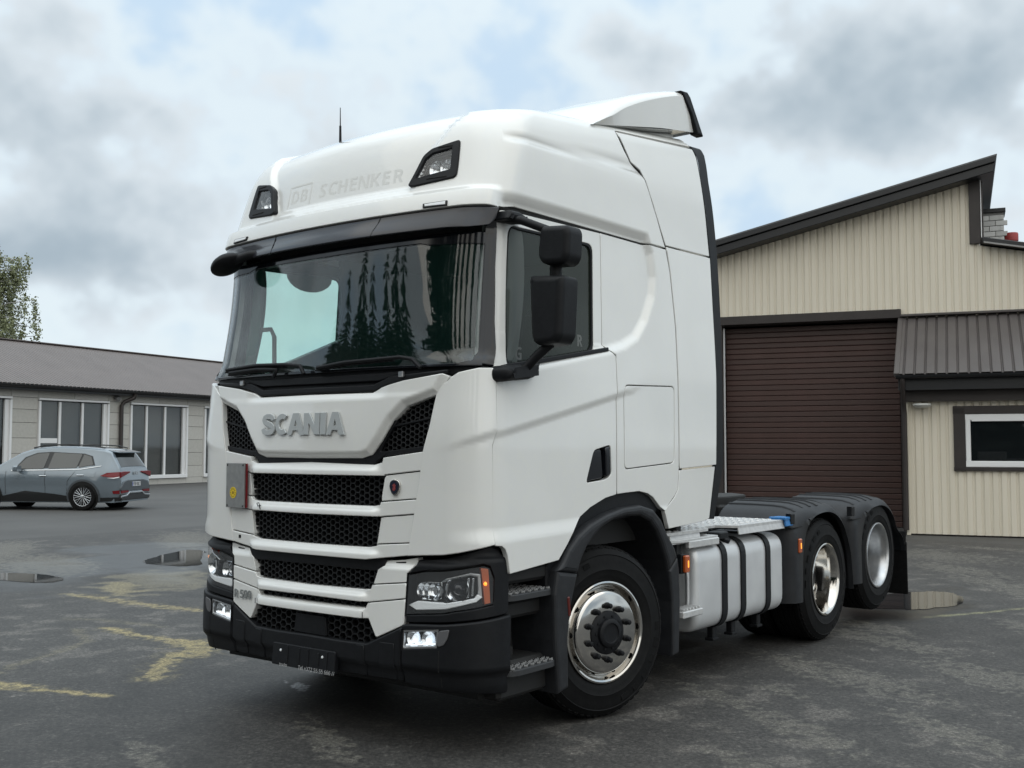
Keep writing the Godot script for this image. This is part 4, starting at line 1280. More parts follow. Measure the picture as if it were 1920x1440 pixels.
func build_fenders(T: Node3D) -> void:
	# local frame for (z, y) outlines pushed out along x
	for s in [1.0, -1.0]:
		var zy := Transform3D(Basis(Vector3(0, 0, 1), Vector3(0, 1, 0), Vector3(s, 0, 0)), Vector3.ZERO)
		var fb := MB.new()
		var lip_out := V2([0.63, 0.93, 0.575, 0.975, 0.515, 1.045, 0.42, 1.115, 0.29, 1.175, 0.12, 1.222, -0.08, 1.255, -0.28, 1.262, -0.43, 1.23, -0.53, 1.16, -0.60, 1.07, -0.70, 0.97, -0.735, 0.90])
		var lip_in := V2([0.43, 0.90, 0.39, 0.975, 0.33, 1.045, 0.25, 1.105, 0.16, 1.15, 0.04, 1.185, -0.10, 1.20, -0.27, 1.195, -0.39, 1.155, -0.47, 1.09, -0.53, 1.01, -0.60, 0.89, -0.625, 0.82])
		fb.prism(strip_poly(lip_out, lip_in), 0.80, 1.245, zy, 0.028, 3, false)
		fb.prism(V2([0.63, 0.93, 0.43, 0.90, 0.50, 0.72, 0.53, 0.55, 0.525, 0.27, 0.62, 0.25, 0.655, 0.55, 0.66, 0.80]), 0.80, 1.243, zy, 0.022, 3)
		fb.prism(V2([-0.735, 0.90, -0.625, 0.82, -0.66, 0.62, -0.665, 0.268, -0.745, 0.275, -0.765, 0.60, -0.755, 0.82]), 0.82, 1.243, zy, 0.018, 3)
		var F := part("wheel_arch", fb, M.fender, T)
		# dark panel between the white arch and the flare
		var ub := MB.new()
		ub.prism(V2([0.66, 0.95, 0.60, 1.02, 0.50, 1.10, 0.42, 1.17, 0.34, 1.235, 0.23, 1.285, 0.08, 1.33, -0.13, 1.355, -0.30, 1.358, -0.42, 1.34, -0.49, 1.31, -0.58, 1.235, -0.50, 1.12, -0.30, 1.19, 0.0, 1.17, 0.25, 1.10, 0.43, 0.97, 0.50, 0.80, 0.66, 0.80]), 0.70, 1.182, zy, 0.01)
		part("arch_panel", ub, M.plastic, F)
		var lin := MB.new()
		lin.prism(strip_poly(arc_pts(-0.02, 0.55, 0.66, 0.69, 0.0, PI, 24), arc_pts(-0.02, 0.55, 0.62, 0.65, 0.0, PI, 24)), 0.45, 0.82, zy)
		lin.prism(V2([-0.68, 0.5, 0.66, 0.5, 0.66, 1.3, -0.68, 1.3]), 0.44, 0.46, zy)
		part("arch_liner", lin, M.hole, F)
		var rl := MB.new()
		rl.box(Vector3(1.244 * s, 0.725, 0.530), Vector3(0.010, 0.11, 0.022), Basis(Vector3.RIGHT, 0.12), 0.004)
		part("side_reflector", rl, mat(Color(0.10, 0.012, 0.008), 0.3), F)
		# ---- entry steps
		var stp := MB.new()
		stp.prism(V2([1.04, 0.99, 0.62, 1.02, 0.62, 0.26, 1.04, 0.28]), 0.90, 0.93, zy)
		stp.box(Vector3(1.0 * s, 0.37, 0.83), Vector3(0.30, 0.20, 0.44), Basis.IDENTITY, 0.02)
		stp.box(Vector3(0.99 * s, 0.74, 0.83), Vector3(0.28, 0.10, 0.44), Basis.IDENTITY, 0.02)
		stp.box(Vector3(1.02 * s, 0.93, 0.83), Vector3(0.30, 0.09, 0.46), Basis.IDENTITY, 0.02)
		var SW := part("step_well", stp, M.dark, T)
		for q in [[0.838, 1.215], [0.445, 1.235]]:
			var sb := MB.new()
			var xo: float = q[1]
			sb.prism(rounded(V2([1.05, 0.95 * 1.0, 1.05, xo - 0.03, 0.99, xo, 0.67, xo, 0.625, xo - 0.02, 0.625, 0.95]), 0.03), 0.0, 0.035, Transform3D(Basis(Vector3(0, 0, 1), Vector3(s, 0, 0), Vector3(0, 1, 0)), Vector3(0, float(q[0]) - 0.035, 0)), 0.008, 2)
			var ST := part("step", sb, mat(Color(0.03, 0.031, 0.033), 0.5), SW)
			var tb := MB.new()
			for i in 14:
				for j in 9:
					var zz := 0.645 + i * 0.029
					var xx := xo - 0.022 - j * 0.027
					tb.box(Vector3((xx + (0.007 if i % 2 else -0.007)) * s, float(q[0]) + 0.003, zz), Vector3(0.022, 0.012, 0.009), Basis(Vector3.UP, 0.6 if (i + j) % 2 else -0.6), 0.003)
			part("step_tread", tb, textured(Color(0.12, 0.12, 0.12), Color(0.30, 0.30, 0.30), 0.08, 0.2, 0.6), ST, "stuff")
		# ---- rear wings over the two rear axles
		var side_out := V2([-2.56, 0.38, -2.55, 0.94, -2.60, 1.05, -2.70, 1.125, -2.86, 1.165, -3.10, 1.178, -3.46, 1.172, -3.64, 1.13, -3.77, 1.04, -3.86, 0.90, -3.93, 0.70, -3.965, 0.37])
		var side_in := V2([-2.78, 0.38, -2.79, 0.70, -2.82, 0.84, -2.88, 0.95, -2.98, 1.025, -3.13, 1.068, -3.36, 1.078, -3.55, 1.035, -3.69, 0.945, -3.78, 0.83, -3.86, 0.66, -3.905, 0.37])
		for k in 2:
			var dz := -1.325 * k
			var t2 := zy * Transform3D(Basis.IDENTITY, Vector3(dz, 0.0, 0))
			var so := side_out.duplicate()
			var si := side_in.duplicate()
			if k == 1:
				so[0] = Vector2(-2.575, 0.40); si[0] = Vector2(-2.80, 0.40)
				so[1] = Vector2(-2.56, 0.94)
				so[11] = Vector2(-4.09, 0.60); si[11] = Vector2(-4.03, 0.60)
				so[10] = Vector2(-4.02, 0.76); si[10] = Vector2(-3.94, 0.74)
			var cross := [[0.58, 0.10], [0.58, 0.012], [0.60, 0.0], [0.80, 0.0], [1.0, 0.006], [1.08, 0.014], [1.15, 0.034], [1.20, 0.062], [1.232, 0.10], [1.245, 0.15], [1.245, -1.0], [1.20, -1.0]]
			var sp := smooth_line(so, 3)
			var ip := smooth_line(si, 3)
			var grid := []
			for i in sp.size():
				var row := PackedVector3Array()
				var inw := (ip[i] - sp[i])
				for cq in cross:
					var dep: float = cq[1]
					var p := sp[i] + inw.normalized() * minf(dep, inw.length() - 0.002) if dep >= 0.0 else ip[i]
					row.append(Vector3(float(cq[0]) * s, p.y, p.x + dz))
				grid.append(row)
			var wb := MB.new()
			var mid := Vector3(0.9 * s, 0.55, -3.3 + dz)
			wb.sheet(grid, func(p: Vector3) -> Vector3: return (p - mid) * Vector3(1.0, 1, 1))
			var WG := part("rear_wing", wb, M.fender, T)
			for i in 5:
				var ribs := MB.new()
				var zc := -2.78 - i * 0.155
				var rg := []
				for e in [-0.016, -0.012, 0.012, 0.016]:
					var row := PackedVector3Array()
					for cq in [[0.60, 0.0], [0.80, 0.0], [1.0, 0.006], [1.08, 0.014], [1.15, 0.034], [1.185, 0.052]]:
						var y := line_y(sp, zc + e) - float(cq[1]) + (0.010 if absf(e) < 0.014 else -0.004)
						row.append(Vector3(float(cq[0]) * s, y, zc + e + dz))
					rg.append(row)
				ribs.sheet(rg, func(_p: Vector3) -> Vector3: return Vector3.UP)
				part("wing_rib", ribs, M.plastic, WG)
			var jn := MB.new()
			jn.box(Vector3(1.2265 * s, 0.985, -2.67 + dz), Vector3(0.040, 0.006, 0.22))
			part("wing_seam", jn, M.hole, WG)
			var lt := MB.new()
			lt.prism(rect(-2.60, 1.055, 0.075, 0.085), 1.20, 1.246, t2, 0.006)
			part("wing_latch", lt, M.plastic, WG)
		var mf := MB.new()
		mf.box(Vector3(0.93 * s, 0.42, -5.43), Vector3(0.60, 0.52, 0.02), Basis(Vector3.RIGHT, 0.03), 0.005)
		mf.box(Vector3(0.93 * s, 0.72, -5.40), Vector3(0.60, 0.14, 0.03), Basis(Vector3.RIGHT, -0.2), 0.008)
		part("mudflap", mf, M.rubber, T)
		var mlq := [[-0.842, 0.848], [-2.72, 0.835]]
		for q in mlq:
			var mk := MB.new()
			var big := 1.0 if q[0] > -2 else 1.0
			mk.box(Vector3((1.245 if q[0] > -2 else 1.245) * s, q[1], q[0]), Vector3(0.03, 0.115 * big, 0.055), Basis.IDENTITY, 0.008)
			var ML := part("side_marker", mk, M.amber, T)
			var ld := MB.new()
			ld.box(Vector3(1.261 * s, q[1], q[0]), Vector3(0.003, 0.045, 0.012), Basis.IDENTITY, 0.001)
			part("marker_led", ld, M.led, ML)
			var br := MB.new()
			br.box(Vector3(1.21 * s, float(q[1]) + 0.0, float(q[0]) + 0.002), Vector3(0.04, 0.13, 0.07), Basis.IDENTITY, 0.006)
			br.box(Vector3(1.12 * s, float(q[1]) + 0.03, float(q[0]) + 0.02), Vector3(0.18, 0.03, 0.03))
			part("marker_bracket", br, M.plastic, ML)

func smooth_line(p: PackedVector2Array, k: int) -> PackedVector2Array:
	var r := PackedVector2Array()
	for i in p.size() - 1:
		var a := p[maxi(i - 1, 0)]
		var d := p[mini(i + 2, p.size() - 1)]
		for s in k: r.append(p[i].cubic_interpolate(p[i + 1], a, d, float(s) / k))
	r.append(p[p.size() - 1])
	return r

func line_y(p: PackedVector2Array, z: float) -> float:
	var best := 0.0
	for i in p.size() - 1:
		if (p[i].x - z) * (p[i + 1].x - z) <= 0.0 and p[i].x != p[i + 1].x:
			best = maxf(best, lerpf(p[i].y, p[i + 1].y, (z - p[i].x) / (p[i + 1].x - p[i].x)))
	return best

func build_tank(T: Node3D) -> void:
	for s in [1.0, -1.0]:
		var prof := rounded(V2([0.56, 0.345, 1.20, 0.345, 1.20, 0.955, 0.56, 0.955]), 0.13, 7)
		var b := MB.new()
		var xf := Transform3D(Basis(Vector3(s, 0, 0), Vector3(0, 1, 0), Vector3(0, 0, 1)), Vector3.ZERO)
		b.prism(prof, -2.52, -1.07, xf, 0.055, 5, true, true)
		var K := part("fuel_tank", b, M.tank, T)
		var ring := MB.new()
		var pr := rounded(V2([0.63, 0.43, 1.13, 0.43, 1.13, 0.875, 0.63, 0.875]), 0.16, 8)
		var path := PackedVector3Array()
		for p in pr: path.append(xf * Vector3(p.x, p.y, -1.069))
		path.append(path[0])
		ring.tube(path, 0.012, 6)
		part("end_bead", ring, M.tank, K)
		var cap := MB.new()
		cap.lathe(V2([0.05, 0, 0.05, 0.03, 0.04, 0.038, 0, 0.04]), 20, Transform3D(Basis(Vector3(0, 0, -s), 0.5), Vector3(1.12 * s, 0.945, -1.62)))
		part("filler_cap", cap, M.plastic, K)
		for z in [-1.475, -1.775, -2.205]:
			var sb := MB.new()
			var so := rounded(V2([0.548, 0.333, 1.212, 0.333, 1.212, 0.967, 0.548, 0.967]), 0.14, 7)
			var si := rounded(V2([0.556, 0.341, 1.204, 0.341, 1.204, 0.959, 0.556, 0.959]), 0.135, 7)
			var w := 0.075
			for i in so.size():
				var j := (i + 1) % so.size()
				var nx := Vector2((so[j] - so[i]).y, -(so[j] - so[i]).x)
				sb.flat4(xf * Vector3(so[i].x, so[i].y, z - w / 2), xf * Vector3(so[j].x, so[j].y, z - w / 2), xf * Vector3(so[j].x, so[j].y, z + w / 2), xf * Vector3(so[i].x, so[i].y, z + w / 2), xf.basis * Vector3(nx.x, nx.y, 0))
				for e in [-1.0, 1.0]:
					sb.flat4(xf * Vector3(so[i].x, so[i].y, z + e * w / 2), xf * Vector3(so[j].x, so[j].y, z + e * w / 2), xf * Vector3(si[j].x, si[j].y, z + e * w / 2), xf * Vector3(si[i].x, si[i].y, z + e * w / 2), Vector3(0, 0, e))
			sb.box(Vector3(1.10 * s, 0.30, z), Vector3(0.05, 0.10, 0.06), Basis.IDENTITY, 0.006)
			sb.box(Vector3(1.10 * s, 0.255, z), Vector3(0.07, 0.02, 0.09), Basis.IDENTITY, 0.004)
			part("tank_strap", sb, M.plastic, K)
		# folding foot rest at the front of the tank
		var fs := MB.new()
		fs.box(Vector3(1.20 * s, 0.515, -0.91), Vector3(0.12, 0.045, 0.27), Basis.IDENTITY, 0.006)
		for i in 6: fs.box(Vector3(1.20 * s, 0.545, -0.80 - i * 0.044), Vector3(0.10, 0.016, 0.014), Basis.IDENTITY, 0.003)
		part("foot_rest", fs, M.plate_alu, T)
		var tie := MB.new()
		tie.tube(V3([0.95 * s, 0.515, -0.80, 1.2 * s, 0.50, -0.80]), 0.02, 6)
		part("foot_rest_arm", tie, M.dark, T)
		# dark box between wheel and tank
		# ---- chequer plate over the tank
		var dk := MB.new()
		var top := Transform3D(Basis(Vector3(0, 0, 1), Vector3(s, 0, 0), Vector3(0, 1, 0)), Vector3.ZERO)
		dk.prism(V2([-0.66, 0.60, -0.66, 1.16, -0.78, 1.18, -1.30, 1.17, -1.45, 1.06, -1.62, 1.06, -1.70, 1.21, -2.50, 1.21, -2.50, 0.60]), 1.035, 1.055, top, 0.002)
		dk.prism(V2([-0.72, 1.16, -0.90, 1.215, -1.38, 1.205, -1.42, 1.06, -0.72, 1.06]), 0.985, 1.004, top, 0.002)
		for q in [[1.16, -0.98, 1.005, 0.42], [1.205, -2.10, 1.02, 0.80]]:
			dk.box(Vector3(float(q[0]) * s, q[2], q[1]), Vector3(0.012, 0.07, q[3]), Basis(Vector3(0, 0, 1), 0.2 * s), 0.002)
		dk.box(Vector3(1.20 * s, 0.965, -1.16), Vector3(0.035, 0.05, 0.44), Basis.IDENTITY, 0.006)
		var DK := part("deck_plate", dk, M.plate_alu, T)
		var ck := MB.new()
		for i in 34:
			for j in 10:
				var zz := -0.80 - i * 0.05
				var xx := 0.64 + j * 0.055 + (0.027 if i % 2 else 0.0)
				if xx > 1.14 - (0.12 if zz < -1.33 and zz > -1.68 else 0.0): continue
				ck.box(Vector3(xx * s, 1.0565, zz), Vector3(0.034, 0.006, 0.010), Basis(Vector3.UP, 0.75 if (i + j) % 2 else -0.75), 0.002)
		part("chequer_lugs", ck, M.plate_alu, DK, "stuff")
		var bh := MB.new()
		bh.prism(rounded(V2([-2.46, 1.10, -2.46, 1.24, -2.62, 1.235, -2.60, 1.12]), 0.01), 1.055, 1.075, top, 0.005)
		bh.box(Vector3(1.225 * s, 1.035, -2.55), Vector3(0.02, 0.07, 0.13), Basis(Vector3(0, 0, 1), 0.2 * s), 0.005)
		part("blue_strap", bh, mat(Color(0.02, 0.16, 0.42), 0.45), DK, "", "blue strap end at the rear of the chequer plate")
		var hook := MB.new()
		hook.prism(rounded(V2([-1.40, 1.10, -1.40, 1.21, -1.53, 1.215, -1.60, 1.15, -1.56, 1.08]), 0.02), 0.975, 1.02, top, 0.008)
		part("deck_latch", hook, M.plastic, DK)

func build_chassis(T: Node3D) -> void:
	var b := MB.new()
	for s in [1.0, -1.0]:
		b.box(Vector3(0.40 * s, 0.80, -2.2), Vector3(0.09, 0.27, 6.3), Basis.IDENTITY, 0.01)
	for z in [0.6, -0.9, -2.0, -2.9, -3.9, -5.2]:
		b.box(Vector3(0, 0.80, z), Vector3(0.8, 0.2, 0.10))
	b.box(Vector3(0, 1.0, 0.25), Vector3(1.6, 0.55, 1.9))
	b.box(Vector3(0, 0.52, 0.35), Vector3(0.8, 0.5, 1.3))
	b.box(Vector3(0, 0.40, 0.95), Vector3(2.1, 0.24, 0.30))
	b.box(Vector3(0, 0.50, -2.0), Vector3(1.0, 0.34, 1.9))
	b.box(Vector3(0, 1.12, -0.3), Vector3(2.1, 0.2, 1.2))
	b.box(Vector3(0, 0.62, -1.6), Vector3(0.9, 0.35, 1.6))
	part("chassis_frame", b, M.dark, T)
	var fw := MB.new()
	var top := Transform3D(Basis(Vector3(0, 0, 1), Vector3(1, 0, 0), Vector3(0, 1, 0)), Vector3.ZERO)
	fw.prism(rounded(V2([-2.72, -0.40, -2.72, 0.40, -3.0, 0.47, -3.45, 0.44, -3.72, 0.16, -3.50, 0.07, -3.30, 0.0, -3.50, -0.07, -3.72, -0.16, -3.45, -0.44, -3.0, -0.47]), 0.05), 1.12, 1.20, top, 0.015, 2)
	for s in [1.0, -1.0]:
		fw.box(Vector3(0.42 * s, 1.03, -3.1), Vector3(0.12, 0.2, 0.5), Basis.IDENTITY, 0.02)
	var FW := part("fifth_wheel", fw, M.dark, T)
	var eq := MB.new()
	eq.box(Vector3(0.15, 1.11, -1.80), Vector3(1.0, 0.05, 1.0), Basis.IDENTITY, 0.01)
	for k in 4: eq.tube(V3([-0.3 + k * 0.12, 1.75, -1.02, -0.3 + k * 0.12, 1.35, -1.35, -0.25 + k * 0.1, 1.2, -1.9, -0.2 + k * 0.1, 1.16, -2.5]), 0.018, 6)
	eq.box(Vector3(0.2, 1.22, -1.7), Vector3(0.7, 0.12, 0.45), Basis.IDENTITY, 0.03)
	part("air_lines", eq, M.dark, T)
	var rear := MB.new()
	rear.box(Vector3(0, 0.80, -5.42), Vector3(1.1, 0.18, 0.08), Basis.IDENTITY, 0.01)
	part("rear_beam", rear, M.dark, T)

func build_interior(T: Node3D) -> void:
	var b := MB.new()
	b.box(Vector3(0, 1.33, 0.2), Vector3(2.2, 0.06, 2.0))
	b.box(Vector3(0, 2.2, -0.95), Vector3(2.28, 1.9, 0.06))
	b.box(Vector3(0, 1.12, -0.93), Vector3(2.28, 0.5, 0.06))
	b.box(Vector3(0, 3.02, 0.04), Vector3(2.2, 0.04, 2.06))
	b.box(Vector3(0, 2.975, 0.93), Vector3(1.7, 0.12, 0.36))
	for s in [1.0, -1.0]: b.box(Vector3(1.08 * s, 2.2, -0.42), Vector3(0.04, 1.6, 1.1))
	b.box(Vector3(0, 1.65, 1.12), Vector3(1.9, 0.66, 0.06))
	part("cab_lining", b, M.interior, T)
	var d := MB.new()
	d.prism(rounded(V2([1.22, 1.60, 1.22, 2.02, 1.0, 2.075, 0.80, 2.06, 0.72, 1.95, 0.74, 1.60]), 0.05), -1.0, 1.0, Transform3D(Basis(Vector3(0, 0, 1), Vector3(0, 1, 0), Vector3(1, 0, 0)), Vector3.ZERO), 0.02)
	d.box(Vector3(0.52, 2.10, 0.88), Vector3(0.42, 0.10, 0.22), Basis.IDENTITY, 0.04)
	d.box(Vector3(0.0, 1.85, 0.70), Vector3(0.5, 0.4, 0.15), Basis.IDENTITY, 0.03)
	part("dashboard", d, M.interior, T)
	var sw := MB.new()
	var ring := PackedVector3Array()
	var tilt := Transform3D(Basis(Vector3.RIGHT, -0.75), Vector3(0.52, 2.10, 0.60))
	for i in 33:
		var a := TAU * i / 32
		ring.append(tilt * Vector3(cos(a) * 0.225, sin(a) * 0.225, 0))
	sw.tube(ring, 0.017, 8)
	for a in [0.2, PI - 0.2, PI * 1.5]: sw.tube(PackedVector3Array([tilt * Vector3.ZERO, tilt * Vector3(cos(a) * 0.22, sin(a) * 0.22, 0)]), 0.02, 6)
	sw.tube(PackedVector3Array([tilt * Vector3.ZERO, Vector3(0.52, 1.85, 0.85)]), 0.04, 8)
	part("steering_wheel", sw, M.dark, T)
	for s in [1.0, -1.0]:
		var st := MB.new()
		var SO := Vector3.ZERO if s > 0 else Vector3(0, -0.42, -0.42)
		st.box(Vector3(0.55 * s, 1.80, 0.02), Vector3(0.52, 0.16, 0.50), Basis.IDENTITY, 0.05)
		st.box(Vector3(0.55 * s, 2.20, -0.25), Vector3(0.50, 0.72, 0.14), Basis(Vector3.RIGHT, -0.18), 0.05)
		st.box(Vector3(0.55 * s, 2.62, -0.33), Vector3(0.28, 0.18, 0.10), Basis(Vector3.RIGHT, -0.1), 0.04)
		st.box(Vector3(0.55 * s, 1.55, 0.0), Vector3(0.36, 0.36, 0.4), Basis.IDENTITY, 0.02)
		part("seat", st, M.seat, T).position = SO
	# pale pillar trims, grab rails, curtain
	var sf := MB.new()
	sf.prism(V2([0.85, 2.10, 0.78, 2.165, 0.59, 2.235, 0.09, 2.435, 0.0, 2.435, 0.0, 2.05]), 1.02, 1.09, Transform3D(Basis(Vector3(0, 0, 1), Vector3.UP, Vector3(-1, 0, 0)), Vector3.ZERO), 0.01)
	part("side_shelf", sf, M.cover_grey, T)
	for s in [1.0, -1.0]:
		var cx: float = 1.10 * s
		var PT := skin_panel("pillar_trim", 0, sided(V2([1.41, 2.10, 1.41, 2.90, 2.05, 2.90, 2.05, 2.10]), s), -0.056, 0.03, 0.08, M.trim_grey, T)
		var gr := MB.new()
		gr.tube(V3([cx * 0.97, 2.42, 0.87, cx * 0.95, 2.43, 0.80, cx * 0.945, 2.38, 0.775, cx * 0.945, 2.10, 0.77, cx * 0.97, 2.06, 0.80]), 0.016, 8)
		part("grab_rail", gr, M.trim_grey, PT)
	var sh := MB.new()
	sh.box(Vector3(0, 2.90, 0.98), Vector3(1.7, 0.20, 0.22), Basis(Vector3.RIGHT, 0.3), 0.03)
	part("header_shelf", sh, M.interior, T)

func housing(b: MB, c: Vector3, s: Vector3, bas: Basis, r: float) -> void:
	# a box with generous rounding towards the front and the corners
	var p := rounded(rect(0, 0, s.x, s.y), r, 5)
	b.prism(p, -s.z * 0.5, s.z * 0.5, Transform3D(bas, c), s.z * 0.42, 5, true)

func build_mirrors(T: Node3D) -> void:
	for s in [1.0, -1.0]:
		if s < 0: continue   # the far mirrors cannot be seen past the cab
		var Mn := Node3D.new()
		put(Mn, "mirror", T)
		var up := MB.new()
		var taper := V2([1.345, 2.600, 1.525, 2.592, 1.555, 2.630, 1.562, 2.765, 1.545, 2.798, 1.385, 2.812, 1.368, 2.79])
		up.prism(rounded(taper, 0.09, 5), -0.075, 0.06, Transform3D(Basis(Vector3(s, 0, 0), Vector3.UP, Vector3(0, 0, 1)), Vector3(0, 0, 0.93)) , 0.035, 4, true)
		part("wide_mirror", up, M.plastic, Mn)
		var lo := MB.new()
		var tl := V2([1.318, 2.158, 1.485, 2.174, 1.512, 2.21, 1.528, 2.49, 1.524, 2.532, 1.312, 2.548, 1.302, 2.53])
		lo.prism(rounded(tl, 0.10, 5), -0.08, 0.07, Transform3D(Basis(Vector3(s, 0, 0), Vector3.UP, Vector3(0, 0, 1)), Vector3(0, 0, 0.93)), 0.04, 4, true)
		part("main_mirror", lo, M.plastic, Mn)
		var gl := MB.new()
		gl.prism(rounded(V2([1.33, 2.18, 1.495, 2.19, 1.515, 2.51, 1.325, 2.52]), 0.03), -0.085, -0.081, Transform3D(Basis(Vector3(s, 0, 0), Vector3.UP, Vector3(0, 0, 1)), Vector3(0, 0, 0.93)))
		gl.prism(rounded(V2([1.37, 2.62, 1.52, 2.615, 1.54, 2.77, 1.39, 2.785]), 0.03), -0.08, -0.076, Transform3D(Basis(Vector3(s, 0, 0), Vector3.UP, Vector3(0, 0, 1)), Vector3(0, 0, 0.93)))
		part("mirror_glass", gl, M.reflector, Mn)
		for q in [[0.035, [Vector3(1.42 * s, 2.60, 0.90), Vector3(1.42 * s, 2.52, 0.90)]], [0.024, [Vector3(1.14 * s, 2.875, 1.0), Vector3(1.24 * s, 2.86, 0.97), Vector3(1.40 * s, 2.79, 0.93)]], [0.027, [Vector3(1.17 * s, 2.03, 1.0), Vector3(1.26 * s, 2.05, 0.96), Vector3(1.33 * s, 2.12, 0.94), Vector3(1.40 * s, 2.18, 0.92)]]]:
			var arm := MB.new()
			arm.tube(PackedVector3Array(q[1]), q[0], 10)
			part("mirror_arm", arm, M.plastic, Mn)
		var bs := MB.new()
		housing(bs, Vector3(1.205 * s, 2.03, 0.985), Vector3(0.34, 0.085, 0.17), Basis(Vector3(-0.1 * s, 0.12, -1).normalized() * s, Vector3.UP, Vector3(s, 0, 0)), 0.04)
		bs.prism(V2([1.13, 2.055, 0.80, 2.09, 0.84, 2.03, 0.90, 1.995, 1.0, 1.985, 1.10, 2.025]), 1.16, 1.26, Transform3D(Basis(Vector3(0, 0, 1), Vector3.UP, Vector3(s, 0, 0)), Vector3.ZERO), 0.03, 3)
		part("mirror_foot", bs, M.plastic, Mn)
		var ub := MB.new()
		ub.prism(rounded(V2([1.06, 2.86, 0.92, 2.855, 0.87, 2.875, 0.885, 2.90, 0.95, 2.918, 1.03, 2.915]), 0.015), 1.10, 1.225, Transform3D(Basis(Vector3(0, 0, 1), Vector3.UP, Vector3(s, 0, 0)), Vector3.ZERO), 0.03, 3)
		part("mirror_bracket", ub, M.plastic, Mn)
	# close-range mirror over the far corner of the windscreen
	var fm := MB.new()
	var q := Transform3D(Basis(Vector3(0.86, 0.48, -0.12).normalized(), Vector3(-0.48, 0.86, 0.0).normalized(), Vector3(0.15, 0.02, 1).normalized()), Vector3(-0.815, 2.775, 1.35))
	q.basis = q.basis.orthonormalized()
	var dome := []
	for i in 15:
		var row := PackedVector3Array()
		for j in 25:
			var a := PI * i / 14.0
			var c := TAU * j / 24.0
			var p := Vector3(cos(a), sin(a) * cos(c), sin(a) * sin(c))
			row.append(q * Vector3(p.x * 0.112, p.y * (0.058 if p.y > 0 else 0.04) , p.z * 0.10))
		dome.append(row)
	var ctr := q.origin
	fm.sheet(dome, func(p: Vector3) -> Vector3: return p - ctr)
	fm.tube(V3([-0.76, 2.80, 1.34, -0.66, 2.83, 1.30, -0.62, 2.84, 1.24]), 0.03, 8)
	part("front_mirror", fm, M.plastic, T)
	var rm := MB.new()
	var c2 := Vector3(-1.34, 2.90, 0.20)
	var d2 := []
	for i in 11:
		var row := PackedVector3Array()
		for j in 21:
			var a := PI * i / 10.0
			var c := TAU * j / 20.0
			row.append(c2 + Vector3(cos(a) * 0.10, sin(a) * cos(c) * 0.12, sin(a) * sin(c) * 0.21))
		d2.append(row)
	rm.sheet(d2, func(p: Vector3) -> Vector3: return p - c2)
	rm.tube(V3([-1.16, 2.99, 0.20, -1.33, 2.94, 0.20]), 0.02, 6)
	part("kerb_mirror", rm, M.plastic, T)

func build_spoiler(T: Node3D) -> void:
	# side outline in (z, y); the sheet runs across the roof, its ends rounded over
	var b := MB.new()
	var top := smooth_line(V2([0.03, 3.655, -0.05, 3.71, -0.16, 3.80, -0.30, 3.89, -0.46, 3.965, -0.68, 4.05, -0.94, 4.135, -1.13, 4.185, -1.20, 4.192, -1.245, 4.17]), 3)
	var half := 1.09
	var rows := []
	for i in 41:
		var a := i / 20.0 - 1.0
		var x := half * signf(a) * (1.0 - pow(1.0 - absf(a), 1.6))
		var over := clampf((absf(x) - (half - 0.13)) / 0.13, 0.0, 1.0)
		var row := PackedVector3Array()
		for p in top: row.append(Vector3(x, p.y - (0.07 + 0.02 * p.x) * (1.0 - sqrt(1.0 - over * over)) * smoothstep(0.03, -0.25, p.x) + 0.03 * (1.0 - x * x), p.x))
		rows.append(row)
	b.sheet(rows, func(_p: Vector3) -> Vector3: return Vector3(0, 1, 0.3))
	for e in [0, 40]:
		var side := []
		for k in top.size():
			var p: Vector3 = rows[e][k]
			var low := lerpf(3.655, 3.925, clampf((0.02 - p.z) / 1.28, 0.0, 1.0))
			var col := PackedVector3Array()
			for h in 5: col.append(Vector3(p.x * (1.0 - 0.02 * h / 4.0), lerpf(p.y, minf(low, p.y), h / 4.0), p.z - 0.10 * (h / 4.0) * smoothstep(-0.8, -1.25, p.z)))
			side.append(col)
		var sx := -1.0 if e == 0 else 1.0
		b.sheet(side, func(_p: Vector3) -> Vector3: return Vector3(sx, 0.1, 0))
	b.flat4(Vector3(-1.07, 3.66, 0), Vector3(1.07, 3.66, 0), Vector3(1.07, 3.92, -1.30), Vector3(-1.07, 3.92, -1.30), Vector3.DOWN)
	b.flat4(Vector3(-1.07, 4.17, -1.245), Vector3(1.07, 4.17, -1.245), Vector3(1.07, 3.92, -1.36), Vector3(-1.07, 3.92, -1.36), Vector3(0, 0, -1))
	var S := part("roof_spoiler", b, M.white, T)
	var t := MB.new()
	for s in [1.0, -1.0]:
		t.prism(V2([-1.10, 4.165, -1.19, 4.175, -1.235, 4.15, -1.43, 3.905, -1.335, 3.905, -1.25, 4.03]), 1.04, 1.10, Transform3D(Basis(Vector3(0, 0, 1), Vector3(0, 1, 0), Vector3(s, 0, 0)), Vector3.ZERO), 0.012, 2)
	t.box(Vector3(0, 4.16, -1.255), Vector3(2.1, 0.05, 0.06), Basis(Vector3.RIGHT, -0.3), 0.01)
	part("rubber_edge", t, M.plastic, S)
	var f := MB.new()
	f.prism(V2([-0.10, 3.60, -0.10, 3.68, -1.20, 3.90, -1.215, 3.70, -1.22, 3.60]), -0.98, 0.98, Transform3D(Basis(Vector3(0, 0, 1), Vector3(0, 1, 0), Vector3(1, 0, 0)), Vector3.ZERO), 0.03, 3)
	part("spoiler_foot", f, M.white, S)

